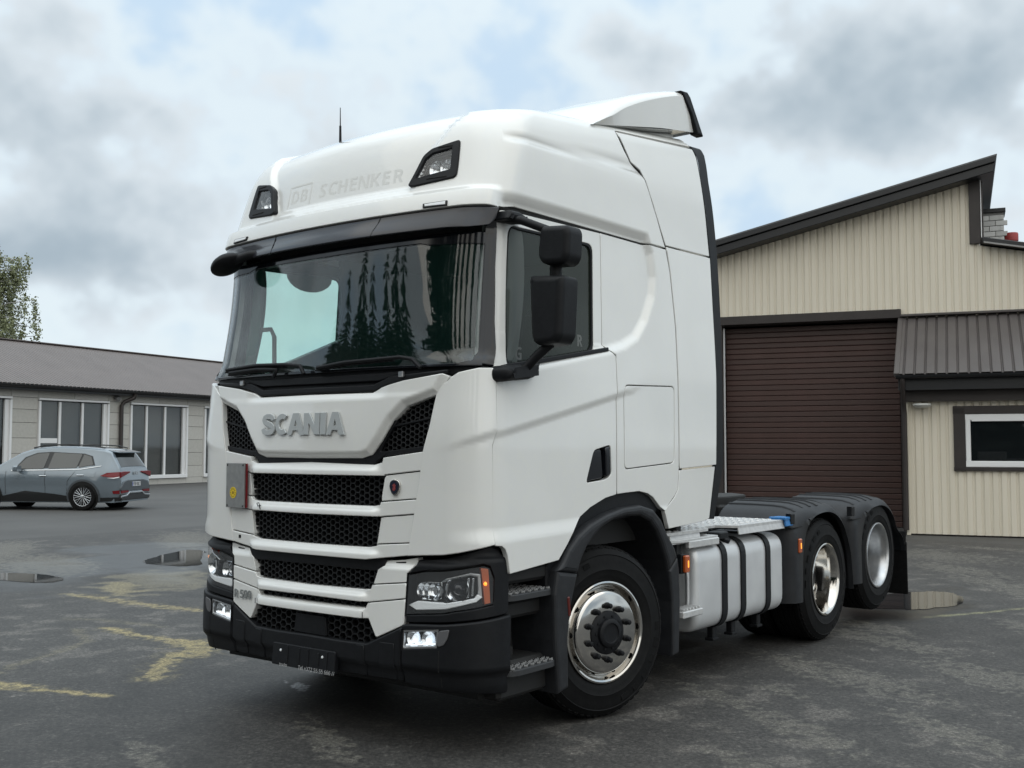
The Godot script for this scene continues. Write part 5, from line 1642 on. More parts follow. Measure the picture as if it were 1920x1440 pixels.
func build_truck() -> void:
	var T := thing("tractor_truck", "white high-roof tractor truck with black bumper and chrome front wheel, parked in the yard", "truck")
	build_cab(T)
	build_bumper(T)
	build_spoiler(T)
	build_mirrors(T)
	build_fenders(T)
	build_tank(T)
	build_wheels(T)
	build_chassis(T)
	build_interior(T)
	var sign_white := mat(g3(0.5), 0.6)
	text_part("window_lettering", "R", 0.07, 1.0, 0.002, Transform3D(Basis(Vector3.UP, PI / 2), Vector3(1.12, 2.265, 0.235)), sign_white, T)
	text_part("window_lettering", "G", 0.07, 1.0, 0.002, Transform3D(Basis(Vector3.UP, PI / 2), Vector3(1.12, 2.145, 0.84)), sign_white, T)

# ---------------------------------------------------------------- sky
func make_sky() -> PanoramaSkyMaterial:
	var w := 2048
	var h := 1024
	var fine := FastNoiseLite.new()
	fine.seed = 11; fine.frequency = 3.0; fine.fractal_octaves = 6; fine.fractal_gain = 0.56
	fine.noise_type = FastNoiseLite.TYPE_SIMPLEX_SMOOTH
	var big := FastNoiseLite.new()
	big.seed = 4; big.frequency = 0.9; big.fractal_octaves = 3
	big.noise_type = FastNoiseLite.TYPE_SIMPLEX_SMOOTH
	# heaps of cloud: azimuth, height, half widths (degrees), weight
	var heaps := [[-60.2, 11.5, 3.4, 1.5, 0.80], [-56.0, 12.5, 2.7, 2.5, 0.85], [-52.3, 11.9, 2.6, 1.6, 0.8], [-64.5, 11.0, 3.0, 1.3, 0.75], [-49.0, 11.2, 3.0, 1.2, 0.6], [-62.6, 16.2, 2.6, 1.0, 0.66], [-57.0, 7.6, 13.0, 1.6, 0.56],
		[-23.0, 17.8, 6.6, 4.8, 0.95], [-16.5, 17.5, 9.0, 6.5, 1.1], [-28.8, 19.4, 2.6, 2.2, 0.75], [-8.0, 16.0, 9.0, 7.0, 1.0], [-22.0, 13.6, 6.0, 1.9, 0.8], [-4.0, 12.0, 12.0, 6.0, 0.8]]
	var data := PackedFloat32Array()
	data.resize(w * h * 3)
	var k := 0
	for j in h:
		var th := PI * (j + 0.5) / h
		var y := cos(th)
		var r := sin(th)
		var el := 90.0 - rad_to_deg(th)
		var lift := 1.0 + 1.15 * smoothstep(18.0, 75.0, el)
		for i in w:
			if y < -0.08:
				data[k] = 0.10; data[k + 1] = 0.105; data[k + 2] = 0.105
				k += 3
				continue
			var a := TAU * ((i + 0.5) / w - 0.5)
			var x := sin(a) * r
			var z := -cos(a) * r
			var s := 1.0 / (absf(y) + 0.35)
			var n := fine.get_noise_3d(x * 2.2, y * 2.8, z * 2.2)
			var m := big.get_noise_3d(x * s, y * 2.5 + 5.0, z * s)
			var az := rad_to_deg(a)
			var c := 0.42 + m * 0.6
			var rough := 1.0
			var hv := 0.0
			if az > -80.0 and az < 20.0 and el < 32.0:
				var hp := 0.0
				for q in heaps:
					var du: float = (az - q[0]) / q[2]
					var dv: float = (el - q[1]) / q[3]
					if dv < 0.0: dv *= 0.75
					var e := du * du + dv * dv
					if e < 6.0 and q[4] * exp(-e * 0.7) > hp:
						hp = q[4] * exp(-e * 0.7)
						hv = dv
				var edge := smoothstep(-80.0, -70.0, az) * smoothstep(20.0, 8.0, az) * smoothstep(32.0, 26.0, el)
				rough = lerpf(1.0, 0.10 + 0.95 * smoothstep(0.10, 0.42, hp), edge)
				c = lerpf(c, hp, edge)
			c += n * 0.50 * rough
			var d := smoothstep(0.37, 0.52, c)
			var rim := smoothstep(0.08, 0.34, c) * (1.0 - smoothstep(0.36, 0.56, c))
			var veil := clampf(0.5 + m * 0.9 + n * 0.35, 0.0, 1.0)
			var low := smoothstep(14.0, 2.0, el)
			# clear air with thin veil, bright rims, grey bodies
			var cr := lerpf(0.545, 0.63, veil)
			var cg := lerpf(0.70, 0.755, veil)
			var cb := lerpf(0.86, 0.86, veil)
			cr = lerpf(cr, 0.70, low * 0.6); cg = lerpf(cg, 0.80, low * 0.6); cb = lerpf(cb, 0.845, low * 0.6)
			cr = lerpf(cr, 0.77, rim * 0.75); cg = lerpf(cg, 0.86, rim * 0.75); cb = lerpf(cb, 0.90, rim * 0.75)
			var dark := clampf(smoothstep(0.36, 0.80, c - hv * 0.15 - n * 0.22), 0.0, 1.0)
			cr = lerpf(cr, lerpf(0.73, 0.375, dark), d); cg = lerpf(cg, lerpf(0.80, 0.46, dark), d); cb = lerpf(cb, lerpf(0.85, 0.53, dark), d)
			data[k] = cr * lift; data[k + 1] = cg * lift; data[k + 2] = cb * lift
			k += 3
	var im := Image.create_from_data(w, h, false, Image.FORMAT_RGBF, data.to_byte_array())
	var sm := PanoramaSkyMaterial.new()
	sm.panorama = ImageTexture.create_from_image(im)
	return sm

# ---------------------------------------------------------------- ground
const Y0 := Vector2(-14, -14)
const YS := 22.0
const YN := 1536
var NB := PackedByteArray()

func stamp(px: PackedByteArray, rough: PackedByteArray, at: Vector2, rx: float, rz: float, turn: float, col: Color, amount: float, tex: PackedByteArray, thr: float, soft: float) -> void:
	var k := YN / YS
	var r := maxf(rx, rz) * 1.3
	var lo := ((at - Vector2(r, r) - Y0) * k).floor()
	var hi := ((at + Vector2(r, r) - Y0) * k).ceil()
	var c := cos(turn)
	var s := sin(turn)
	for j in range(maxi(0, int(lo.y)), mini(YN, int(hi.y))):
		for i in range(maxi(0, int(lo.x)), mini(YN, int(hi.x))):
			var d := Vector2(i, j) / k + Y0 - at
			var e := Vector2((d.x * c + d.y * s) / rx, (-d.x * s + d.y * c) / rz).length_squared()
			if e > 1.7: continue
			var f := tex[(j % 512) * 512 + i % 512] / 255.0
			var a := amount * smoothstep(thr - soft, thr + soft, f + (1.0 - e) * 0.5)
			if a <= 0.01: continue
			var o := (j * YN + i) * 3
			if rough.size(): rough[j * YN + i] = int(lerpf(rough[j * YN + i], 72, a))
			px[o] = int(lerpf(px[o], col.r * 255, a)); px[o + 1] = int(lerpf(px[o + 1], col.g * 255, a)); px[o + 2] = int(lerpf(px[o + 2], col.b * 255, a))

func streak(px: PackedByteArray, path: PackedVector2Array, width: float, col: Color, amount: float, tex: PackedByteArray, thr: float) -> void:
	# a wide faint halo, then a broken core
	for p in densify_line(path, width):
		stamp(px, NB, p, width * 2.0, width * 2.0, 0.0, col, amount * 0.16, tex, thr + 0.04, 0.2)
	for p in densify_line(path, width * 0.7):
		stamp(px, NB, p, width, width, 0.0, col, amount * 0.7, tex, thr, 0.14)

func noise_bytes(freq: float, n: int, sd: int, oct: int) -> PackedByteArray:
	var f := FastNoiseLite.new()
	f.noise_type = FastNoiseLite.TYPE_SIMPLEX_SMOOTH
	f.seed = sd; f.frequency = freq; f.fractal_octaves = oct
	var im := f.get_seamless_image(n, n)
	im.convert(Image.FORMAT_L8)
	return im.get_data()

func build_ground() -> void:
	var n1 := noise_bytes(0.006, 512, 21, 4)
	var n2 := noise_bytes(0.03, 512, 22, 5)
	var n3 := speckle(512, 23)
	var n4 := noise_bytes(0.11, 512, 24, 5)
	var rough := PackedByteArray()
	rough.resize(YN * YN)
	rough.fill(172)
	var px := PackedByteArray()
	px.resize(YN * YN * 3)
	var o := 0
	for j in YN:
		var ej := minf(j, YN - 1 - j) / 60.0
		for i in YN:
			var a := n1[((j / 3) % 512) * 512 + (i / 3) % 512]
			var b := n2[(j % 512) * 512 + i % 512]
			var c := n3[(j % 512) * 512 + i % 512]
			var v := 82.0 + (a - 128) * 0.10 + (b - 128) * 0.11 + (c - 128) * 0.13
			if c > 196: v += (c - 196) * 0.7
			# worn, paler skin of dust where both noises run high
			var dusty := clampf((a * 0.45 + b * 0.85 - 212.0) / 10.0, 0.0, 1.0)
			v += dusty * 20.0
			var e := clampf(minf(ej, minf(i, YN - 1 - i) / 60.0), 0.0, 1.0)
			v = lerpf(83.0, v, e)
			px[o] = int(v * 1.05 + dusty * 2.0); px[o + 1] = int(v * 1.02 + dusty); px[o + 2] = int(v * 0.975)
			o += 3
	var pollen := Color(0.80, 0.73, 0.52)
	var dust := Color(0.53, 0.515, 0.475)
	var cream := Color(0.58, 0.55, 0.46)
	for q in [[1.1, -6.2, 0.85, 1.3, 0.2], [-9.1, -4.0, 2.6, 1.5, 0.5], [-8.3, -1.5, 1.7, 0.9, 0.4], [0.6, -5.2, 1.0, 0.9, 0.5]]:
		stamp(px, rough, Vector2(q[0], q[1]), q[2], q[3], q[4], Color(0.27, 0.27, 0.265), 0.9, n1, 0.6, 0.35)
	streak(px, V2([-3.1, 2.1, -2.85, 1.95, -2.65, 1.8, -2.45, 1.72, -2.32, 1.75, -2.0, 1.65, -1.72, 1.56]), 0.055, pollen, 0.85, n4, 0.74)
	streak(px, V2([-2.6, 1.86, -2.4, 1.80]), 0.09, pollen, 0.5, n4, 0.74)
	streak(px, V2([-4.12, 0.10, -4.0, 0.06, -3.75, 0.10, -3.54, 0.14, -3.3, 0.10, -3.11, 0.06, -2.83, -0.02]), 0.075, pollen, 0.85, n4, 0.74)
	streak(px, V2([-3.0, 0.10, -2.75, 0.05, -2.6, 0.2, -2.45, 0.38]), 0.16, pollen, 0.75, n4, 0.74)
	streak(px, V2([-2.6, 0.42, -2.41, 0.62, -2.2, 0.85, -1.93, 1.08]), 0.11, pollen, 0.75, n4, 0.74)
	streak(px, V2([-4.3, 0.25, -4.0, 0.40, -3.65, 0.55, -3.45, 0.85, -3.3, 1.15, -3.15, 1.45, -2.9, 1.72]), 0.07, cream, 0.4, n4, 0.74)
	streak(px, V2([-4.9, 0.0, -4.6, -0.15, -4.2, -0.2, -3.8, -0.28]), 0.08, cream, 0.35, n4, 0.74)
	streak(px, V2([-6.5, -0.92, -6.0, -0.98, -5.5, -0.97, -4.88, -0.99, -4.2, -1.12]), 0.12, pollen, 0.55, n4, 0.74)
	stamp(px, NB, Vector2(-6.8, -2.2), 1.25, 0.65, 0.7, cream, 0.8, n2, 0.55, 0.2)
	stamp(px, NB, Vector2(-6.5, -1.6), 0.7, 0.28, 0.5, pollen, 0.45, n2, 0.6, 0.2)
	stamp(px, NB, Vector2(-9.6, -2.35), 1.7, 0.75, 0.35, dust, 0.9, n4, 0.66, 0.09)
	stamp(px, NB, Vector2(-12.0, -3.0), 2.2, 0.5, 0.6, dust, 0.9, n4, 0.68, 0.09)
	stamp(px, NB, Vector2(-11.5, -6.0), 2.2, 0.6, 0.6, dust, 0.85, n4, 0.68, 0.09)
	stamp(px, NB, Vector2(-8.9, -5.0), 2.0, 0.5, 0.6, dust, 0.8, n4, 0.7, 0.09)
	# pale patches to the right of the truck
	for q in [[1.9, -2.0, 1.3, 0.35, 0.5], [2.7, -2.6, 0.9, 0.4, 0.6], [2.2, -0.4, 0.8, 0.2, 0.6], [1.4, -0.9, 0.6, 0.16, 0.5], [2.9, -0.9, 0.8, 0.2, 0.6], [1.6, -3.6, 1.0, 0.3, 0.5], [1.9, -7.6, 1.2, 0.5, 0.8],
		[-0.2, -11.3, 1.6, 0.9, 0.6], [0.6, -9.5, 1.4, 0.5, 0.7], [1.2, -8.4, 0.9, 0.35, 0.7], [2.6, -4.9, 0.9, 0.3, 0.8], [1.7, -1.3, 0.35, 0.12, 0.5], [0.2, 1.4, 0.7, 0.15, 0.5], [2.4, 0.5, 0.7, 0.15, 0.6], [-0.3, 2.2, 0.5, 0.12, 0.4], [1.2, -4.3, 0.9, 0.25, 0.6], [0.2, -13.0, 0.9, 0.3, 0.2]]:
		stamp(px, NB, Vector2(q[0], q[1]), q[2], q[3], q[4], dust, 0.7, n4, 0.80, 0.09)
	streak(px, V2([1.50, -5.10, 1.66, -5.40, 1.85, -5.75, 2.11, -6.31, 2.45, -7.1, 2.7, -7.8]), 0.05, Color(0.68, 0.67, 0.52), 0.8, n2, 0.66)
	# white spill in front of the bumper, dark oil and damp rims
	stamp(px, NB, Vector2(-0.93, 0.60), 0.13, 0.065, 0.5, Color(0.93, 0.94, 0.95), 1.0, n3, 0.60, 0.12)
	stamp(px, NB, Vector2(-1.12, 0.56), 0.05, 0.015, 0.5, Color(0.8, 0.8, 0.8), 0.8, n3, 0.6, 0.1)
	stamp(px, NB, Vector2(-0.83, 0.70), 0.05, 0.02, 0.5, Color(0.6, 0.6, 0.6), 0.6, n3, 0.75, 0.1)
	var im := Image.create_from_data(YN, YN, false, Image.FORMAT_RGB8, px)
	var m := mat(Color.WHITE, 0.68)
	m.albedo_texture = ImageTexture.create_from_image(im)
	m.roughness = 1.0
	m.roughness_texture = ImageTexture.create_from_image(Image.create_from_data(YN, YN, false, Image.FORMAT_L8, rough))
	m.roughness_texture_channel = BaseMaterial3D.TEXTURE_CHANNEL_RED
	m.detail_enabled = true
	m.detail_blend_mode = BaseMaterial3D.BLEND_MODE_MUL
	m.detail_uv_layer = BaseMaterial3D.DETAIL_UV_2
	m.detail_albedo = grain_tex()
	m.uv2_scale = Vector3(1, 1, 1)
	var far := textured(Color(0.050, 0.048, 0.045), Color(0.070, 0.068, 0.064), 0.012, 9.0, 0.7, 0.0, 0.0, 31)
	var am := ArrayMesh.new()
	for s in 2:
		var st := SurfaceTool.new()
		st.begin(Mesh.PRIMITIVE_TRIANGLES)
		var xs := [Y0.x, Y0.x + YS]
		var rects := [[xs[0], xs[0], xs[1], xs[1]]] if s == 0 else [[-400.0, -400.0, 400.0, xs[0]], [-400.0, xs[1], 400.0, 400.0], [-400.0, xs[0], xs[0], xs[1]], [xs[1], xs[0], 400.0, xs[1]]]
		for r in rects:
			var c := [Vector3(r[0], 0, r[1]), Vector3(r[2], 0, r[1]), Vector3(r[2], 0, r[3]), Vector3(r[0], 0, r[3])]
			for i in [0, 1, 2, 0, 2, 3]:
				st.set_normal(Vector3.UP)
				st.set_uv(Vector2((c[i].x - Y0.x) / YS, (c[i].z - Y0.y) / YS))
				st.set_uv2(Vector2(c[i].x, c[i].z) / 2.6)
				st.add_vertex(c[i])
		st.commit(am)
		am.surface_set_material(s, m if s == 0 else far)
	var g := MeshInstance3D.new()
	g.mesh = am
	put(g, "ground")
	g.set_meta("kind", "structure")
	g.set_meta("label", "worn grey asphalt yard with pale dust, pollen rings and damp patches")
	var wet := mat(Color(0.020, 0.021, 0.022), 0.03)
	var pud := [["shallow puddle beside the rearmost truck wheel mirroring the beige wall", V2([0.62, -5.25, 0.60, -5.9, 0.72, -6.75, 1.12, -7.15, 1.42, -6.75, 1.53, -6.0, 1.27, -5.52, 0.91, -5.34])],
		["long puddle left of the truck front mirroring the windows", V2([-8.75, -3.25, -9.2, -3.8, -9.9, -4.9, -9.4, -4.9, -8.6, -4.2, -7.8, -3.6, -7.9, -3.35])],
		["oval puddle at the left edge of the picture", V2([-9.3, -1.25, -8.9, -1.6, -8.3, -1.72, -7.75, -1.6, -7.55, -1.35, -7.9, -1.12, -8.6, -1.05])]]
	for q in pud:
		var b := MB.new()
		var rp := rounded(q[1], 0.8, 6)
		var rng := RandomNumberGenerator.new()
		rng.seed = 5
		for i in rp.size(): rp[i] += Vector2(rng.randf_range(-0.03, 0.03), rng.randf_range(-0.03, 0.03))
		var idx := Geometry2D.triangulate_polygon(rp)
		for i in range(0, idx.size(), 3):
			b.flat3(Vector3(rp[idx[i]].x, 0.004, rp[idx[i]].y), Vector3(rp[idx[i + 1]].x, 0.004, rp[idx[i + 1]].y), Vector3(rp[idx[i + 2]].x, 0.004, rp[idx[i + 2]].y), Vector3.UP)
		var p := part("puddle", b, wet, self, "structure")
		p.set_meta("label", q[0])

# fine random grains, softened once, that repeat without a seam
func speckle(n: int, sd: int) -> PackedByteArray:
	var rng := RandomNumberGenerator.new()
	rng.seed = sd
	var w := PackedByteArray()
	w.resize(n * n)
	for i in n * n: w[i] = rng.randi() & 255
	var r := PackedByteArray()
	r.resize(n * n)
	for j in n:
		var u := ((j + 1) % n) * n
		var v := j * n
		for i in n:
			var k := (i + 1) % n
			r[v + i] = (w[v + i] + w[v + k] + w[u + i] + w[u + k]) >> 2
	return r

func grain_tex() -> ImageTexture:
	var n := 1024
	var a := speckle(n, 41)
	var c := noise_bytes(0.07, n, 42, 3)
	var px := PackedByteArray()
	px.resize(n * n)
	var s3 := speckle(512, 44)
	for i in n * n:
		var g := s3[((i / n / 3) % 512) * 512 + (i % n) / 3]
		var v := 172.0 + (a[i] - 128) * 0.55 + (c[i] - 128) * 0.25 + (g - 128) * 0.40
		if g > 200: v += (g - 200) * 2.0
		px[i] = clampi(int(v), 40, 255)
	var im := Image.create_from_data(n, n, false, Image.FORMAT_L8, px)
	im.convert(Image.FORMAT_RGB8)
	return ImageTexture.create_from_image(im)

# ---------------------------------------------------------------- buildings
# profiled steel sheet filling an outline in local xy; ribs run along y
func ribbed(b: MB, outline: PackedVector2Array, holes: Array, period: float, deep: float, xf: Transform3D, flat := 0.55) -> void:
	var lo := outline[0]
	var hi := outline[0]
	for p in outline:
		lo = lo.min(p); hi = hi.max(p)
	var cuts := [0.0, flat, flat + 0.12, 0.88, 1.0]
	var zs := [0.0, 0.0, -deep, -deep, 0.0]
	var x := floorf(lo.x / period) * period
	while x < hi.x:
		for k in 4:
			var xa: float = x + cuts[k] * period
			var xb: float = x + cuts[k + 1] * period
			var got: Array = Geometry2D.intersect_polygons(PackedVector2Array([Vector2(xa, lo.y - 1), Vector2(xb, lo.y - 1), Vector2(xb, hi.y + 1), Vector2(xa, hi.y + 1)]), outline)
			for h in holes:
				var nx := []
				for g in got: nx.append_array(Geometry2D.clip_polygons(g, h))
				got = nx
			var m := xf.basis * Vector3(-(zs[k + 1] - zs[k]) / (xb - xa), 0, 1).normalized()
			for g in got:
				if g.size() < 3: continue
				var idx := Geometry2D.triangulate_polygon(g)
				for q in range(0, idx.size(), 3):
					var t: Array[Vector3] = []
					for e in 3:
						var p: Vector2 = g[idx[q + e]]
						t.append(xf * Vector3(p.x, p.y, lerpf(zs[k], zs[k + 1], (p.x - xa) / (xb - xa))))
					b.tri(t[0], t[1], t[2], m, m, m)
		x += period

func bx(parent: Node, called: String, c: Vector3, s: Vector3, m: Material, bev := 0.0, bas := Basis.IDENTITY) -> MeshInstance3D:
	var b := MB.new()
	b.box(c, s, bas, bev)
	return part(called, b, m, parent)

func build_right_building() -> void:
	var B := thing("workshop_building", "beige corrugated steel workshop with brown roller door and sloping dark roof, behind the truck", "building", Vector3(-1.75, 0, -14.9), deg_to_rad(15.2))
	var beige := textured(Color(0.60, 0.55, 0.45), Color(0.68, 0.625, 0.52), 0.006, 2.5, 0.5, 0.0, 0.0, 51)
	beige.uv1_scale = Vector3(1.6, 0.16, 1.6)
	var brown := textured(Color(0.022, 0.017, 0.016), Color(0.030, 0.024, 0.022), 0.01, 1.5, 0.5, 0.0, 0.0, 52)
	var roofing := textured(Color(0.060, 0.052, 0.050), Color(0.085, 0.075, 0.072), 0.008, 2.0, 0.42, 0.0, 0.0, 53)
	var black := mat(Color(0.010, 0.011, 0.013), 0.4)
	var white := mat(g3(0.72), 0.4)
	var zb := -1.6
	var back := Transform3D(Basis.IDENTITY, Vector3(0, 0, zb))
	# gable wall
	var gable := V2([-9.0, 0.0, 9.0, 0.0, 9.0, 4.0, 1.38, 5.62, 1.34, 5.62, 1.34, 6.96, -9.0, 4.54])
	var door_hole := V2([-3.80, -0.1, -0.16, -0.1, -0.16, 4.25, -3.80, 4.25])
	var wb := MB.new()
	ribbed(wb, gable, [door_hole], 0.145, 0.022, back)
	var W := part("gable_wall", wb, beige, B)
	var core := MB.new()
	core.prism(V2([-9.0, 0.0, -4.0, 0.0, -4.0, 4.25, 0.0, 4.25, 0.0, 0.0, 9.0, 0.0, 9.0, 3.98, 1.34, 5.55, 1.30, 6.90, -9.0, 4.48]), zb - 14.0, zb - 0.05, Transform3D.IDENTITY)
	core.box(Vector3(-1.98, 2.1, zb - 1.2), Vector3(4.2, 4.3, 0.1))
	part("inner_wall", core, brown, W)
	# roof slabs with layered fascia
	var rf := MB.new()
	var xs := Transform3D.IDENTITY
	rf.prism(V2([-9.2, 4.46, 1.62, 6.99, 1.64, 7.16, -9.2, 4.63]), zb - 14.0, zb + 0.42, xs, 0.01)
	rf.prism(V2([-9.2, 4.64, 1.66, 7.17, 1.68, 7.30, -9.2, 4.76]), zb - 14.0, zb + 0.47, xs, 0.01)
	var RF := part("roof", rf, black, B)
	var edge := MB.new()
	edge.prism(V2([-9.2, 4.765, 1.69, 7.305, 1.69, 7.325, -9.2, 4.785]), zb - 14.0, zb + 0.44, xs)
	part("roof_sheet", edge, roofing, RF)
	bx(RF, "clerestory_trim", Vector3(1.27, 6.31, zb + 0.02), Vector3(0.20, 1.30, 0.06), brown, 0.004)
	bx(RF, "clerestory_trim", Vector3(1.40, 6.28, zb - 0.25), Vector3(0.06, 1.25, 0.5), brown, 0.004)
	bx(RF, "clerestory_edge", Vector3(1.39, 6.35, zb + 0.06), Vector3(0.015, 1.15, 0.015), white)
	var lr := MB.new()
	lr.prism(V2([1.40, 5.64, 9.2, 3.99, 9.2, 4.10, 1.40, 5.75]), zb - 12.0, zb + 0.25, xs, 0.01)
	part("lower_roof", lr, black, B)
	var fl := MB.new()
	fl.prism(V2([1.42, 5.63, 2.6, 5.38, 2.6, 5.41, 1.42, 5.66]), zb + 0.22, zb + 0.27, xs)
	part("flashing", fl, mat(g3(0.25), 0.4, 0.5), B)
	# chimney of pale blocks, each its own piece
	var CH := bx(B, "chimney", Vector3(1.40, 5.9, zb - 2.72), Vector3(0.98, 1.78, 0.60), mat(Color(0.20, 0.20, 0.195), 0.9))
	var bm := [mat(Color(0.56, 0.56, 0.54), 0.8), mat(Color(0.50, 0.50, 0.485), 0.8), mat(Color(0.60, 0.60, 0.585), 0.8)]
	var bmesh := MB.new()
	bmesh.box(Vector3.ZERO, Vector3(0.235, 0.105, 0.04), Basis.IDENTITY, 0.006)
	var bms := bmesh.mesh()
	var half := MB.new()
	half.box(Vector3.ZERO, Vector3(0.112, 0.105, 0.04), Basis.IDENTITY, 0.006)
	var hms := half.mesh()
	for j in 14:
		for i in 5:
			var x := 0.925 + i * 0.245 + (0.0 if j % 2 else 0.1225)
			if x > 1.86: continue
			shared("brick", bms, bm[(i * 2 + j) % 3], CH, Transform3D(Basis.IDENTITY, Vector3(x + 0.06, 5.10 + j * 0.117, zb - 2.405)))
		if j % 2: shared("brick", hms, bm[j % 3], CH, Transform3D(Basis.IDENTITY, Vector3(1.835, 5.10 + j * 0.117, zb - 2.405)))
	bx(CH, "chimney_cap", Vector3(1.40, 6.79, zb - 2.72), Vector3(1.06, 0.09, 0.68), black, 0.006)
	var vp := MB.new()
	vp.lathe(V2([0.13, 0.0, 0.13, 0.60, 0.145, 0.61, 0.145, 0.76, 0.135, 0.78, 0.0, 0.78]), 24, Transform3D(Basis.IDENTITY, Vector3(2.03, 5.5, zb - 2.5)))
	part("vent_pipe", vp, textured(Color(0.26, 0.03, 0.03), Color(0.34, 0.045, 0.04), 0.02, 0.4, 0.6), B)
	# garage door of narrow slats
	var D := bx(B, "roller_door", Vector3(-1.98, 2.05, zb - 0.34), Vector3(3.62, 4.2, 0.06), brown)
	var slat := MB.new()
	slat.box(Vector3.ZERO, Vector3(3.56, 0.108, 0.05), Basis.IDENTITY, 0.012)
	var sm := slat.mesh()
	var smat := [textured(Color(0.048, 0.025, 0.0205), Color(0.058, 0.030, 0.025), 0.01, 1.4, 0.42, 0.0, 0.0, 54), textured(Color(0.044, 0.024, 0.020), Color(0.053, 0.028, 0.0235), 0.01, 1.6, 0.45, 0.0, 0.0, 55)]
	for i in 37:
		shared("slat", sm, smat[(i * 3 + i / 4) % 2], D, Transform3D(Basis.IDENTITY, Vector3(-1.98, 0.06 + i * 0.1135, zb - 0.295)))
	bx(B, "door_lintel", Vector3(-2.0, 4.335, zb + 0.03), Vector3(3.72, 0.18, 0.10), brown, 0.006)
	bx(B, "door_jamb", Vector3(-3.83, 2.12, zb + 0.02), Vector3(0.12, 4.25, 0.12), brown, 0.006)
	bx(B, "door_jamb", Vector3(-3.76, 2.1, zb - 0.12), Vector3(0.035, 4.2, 0.02), white)
	bx(B, "door_jamb", Vector3(-0.10, 2.12, zb + 0.02), Vector3(0.16, 4.25, 0.12), brown, 0.006)
	bx(B, "door_reveal", Vector3(-0.17, 2.12, zb - 0.17), Vector3(0.02, 4.25, 0.28), brown)
	bx(B, "door_reveal", Vector3(-2.0, 4.24, zb - 0.17), Vector3(3.62, 0.02, 0.28), brown)
	bx(B, "sensor_box", Vector3(-0.02, 0.48, zb + 0.18), Vector3(0.12, 0.17, 0.08), mat(g3(0.2), 0.5), 0.01)
	# annexe
	var aw := MB.new()
	ribbed(aw, V2([0.03, 0.03, 7.0, 0.03, 7.0, 2.62, 0.03, 2.62]), [V2([0.84, 1.22, 3.3, 1.22, 3.3, 2.36, 0.84, 2.36])], 0.145, 0.022, Transform3D.IDENTITY)
	var A := part("annexe_wall", aw, beige, B)
	var ac := MB.new()
	ac.box(Vector3(3.53, 0.6, -0.85), Vector3(6.94, 1.2, 1.6))
	ac.box(Vector3(0.42, 1.75, -0.85), Vector3(0.78, 1.2, 1.6))
	ac.box(Vector3(5.2, 1.75, -0.85), Vector3(3.6, 1.2, 1.6))
	ac.box(Vector3(3.53, 2.52, -0.85), Vector3(6.94, 0.30, 1.6))
	ac.box(Vector3(2.1, 1.75, -1.4), Vector3(2.6, 1.2, 0.1))
	part("inner_wall", ac, brown, A)
	bx(A, "corner_trim", Vector3(-0.005, 1.3, 0.0), Vector3(0.07, 2.6, 0.07), beige, 0.008)
	var WN := MB.new()
	for q in [[2.07, 2.315, 2.55, 0.15], [2.07, 1.235, 2.55, 0.07], [0.90, 1.775, 0.20, 1.16]]:
		WN.box(Vector3(q[0], q[1], 0.015), Vector3(q[2], q[3], 0.07), Basis.IDENTITY, 0.006)
	var win := part("window_surround", WN, brown, A)
	var wf := MB.new()
	for q in [[2.15, 2.185, 2.32, 0.115], [2.15, 1.325, 2.32, 0.115], [1.045, 1.755, 0.09, 0.78], [2.16, 1.755, 0.10, 0.78]]:
		wf.box(Vector3(q[0], q[1], 0.01), Vector3(q[2], q[3], 0.06), Basis.IDENTITY, 0.012)
	wf.box(Vector3(1.62, 2.12, 0.03), Vector3(1.02, 0.03, 0.04), Basis.IDENTITY, 0.006)
	part("window_frame", wf, white, win)
	var gl := mat(Color(0.012, 0.016, 0.018), 0.02)
	gl.transparency = BaseMaterial3D.TRANSPARENCY_ALPHA
	gl.albedo_color.a = 0.4
	bx(win, "pane", Vector3(1.6, 1.755, 0.0), Vector3(1.05, 0.78, 0.012), gl)
	bx(win, "pane", Vector3(2.75, 1.755, 0.0), Vector3(1.1, 0.78, 0.012), gl)
	var iv := MB.new()
	iv.box(Vector3(1.45, 1.43, -0.5), Vector3(0.5, 0.25, 0.3), Basis.IDENTITY, 0.02)
	iv.box(Vector3(2.1, 1.36, -0.6), Vector3(0.9, 0.12, 0.4), Basis.IDENTITY, 0.02)
	part("things_on_sill", iv, mat(g3(0.10), 0.7), win)
	# lean-to roof of ribbed sheet
	var y0 := 4.26
	var y1 := 2.985
	var z0 := zb + 0.02
	var z1 := 0.42
	var sl := Vector3(0, y0 - y1, z0 - z1)
	var rx := Transform3D(Basis(Vector3.RIGHT, sl.normalized(), Vector3.RIGHT.cross(sl.normalized())), Vector3(0, y1, z1))
	var ab := MB.new()
	ribbed(ab, V2([-0.14, 0.0, 7.2, 0.0, 7.2, sl.length(), -0.14, sl.length()]), [], 0.185, 0.03, rx, 0.72)
	ab.box(rx * Vector3(3.5, sl.length() * 0.5, -0.06), Vector3(7.2, sl.length(), 0.04), rx.basis)
	var AR := part("annexe_roof", ab, roofing, B)
	bx(AR, "ridge_flashing", Vector3(3.5, 4.285, zb + 0.07), Vector3(7.3, 0.05, 0.14), roofing, 0.01)
	bx(AR, "verge_trim", rx * Vector3(-0.15, sl.length() * 0.5, -0.03), Vector3(0.10, sl.length(), 0.09), roofing, 0.01, rx.basis)
	var gu := MB.new()
	var ga := []
	for i in 2:
		var row := PackedVector3Array()
		for j in 9:
			var a := PI * j / 8.0
			row.append(Vector3([-0.16, 7.2][i], 2.955 - sin(a) * 0.07, 0.46 + cos(a) * 0.065))
		ga.append(row)
	gu.sheet(ga, func(p: Vector3) -> Vector3: return Vector3(0, -1, 0.3))
	part("gutter", gu, black, AR)
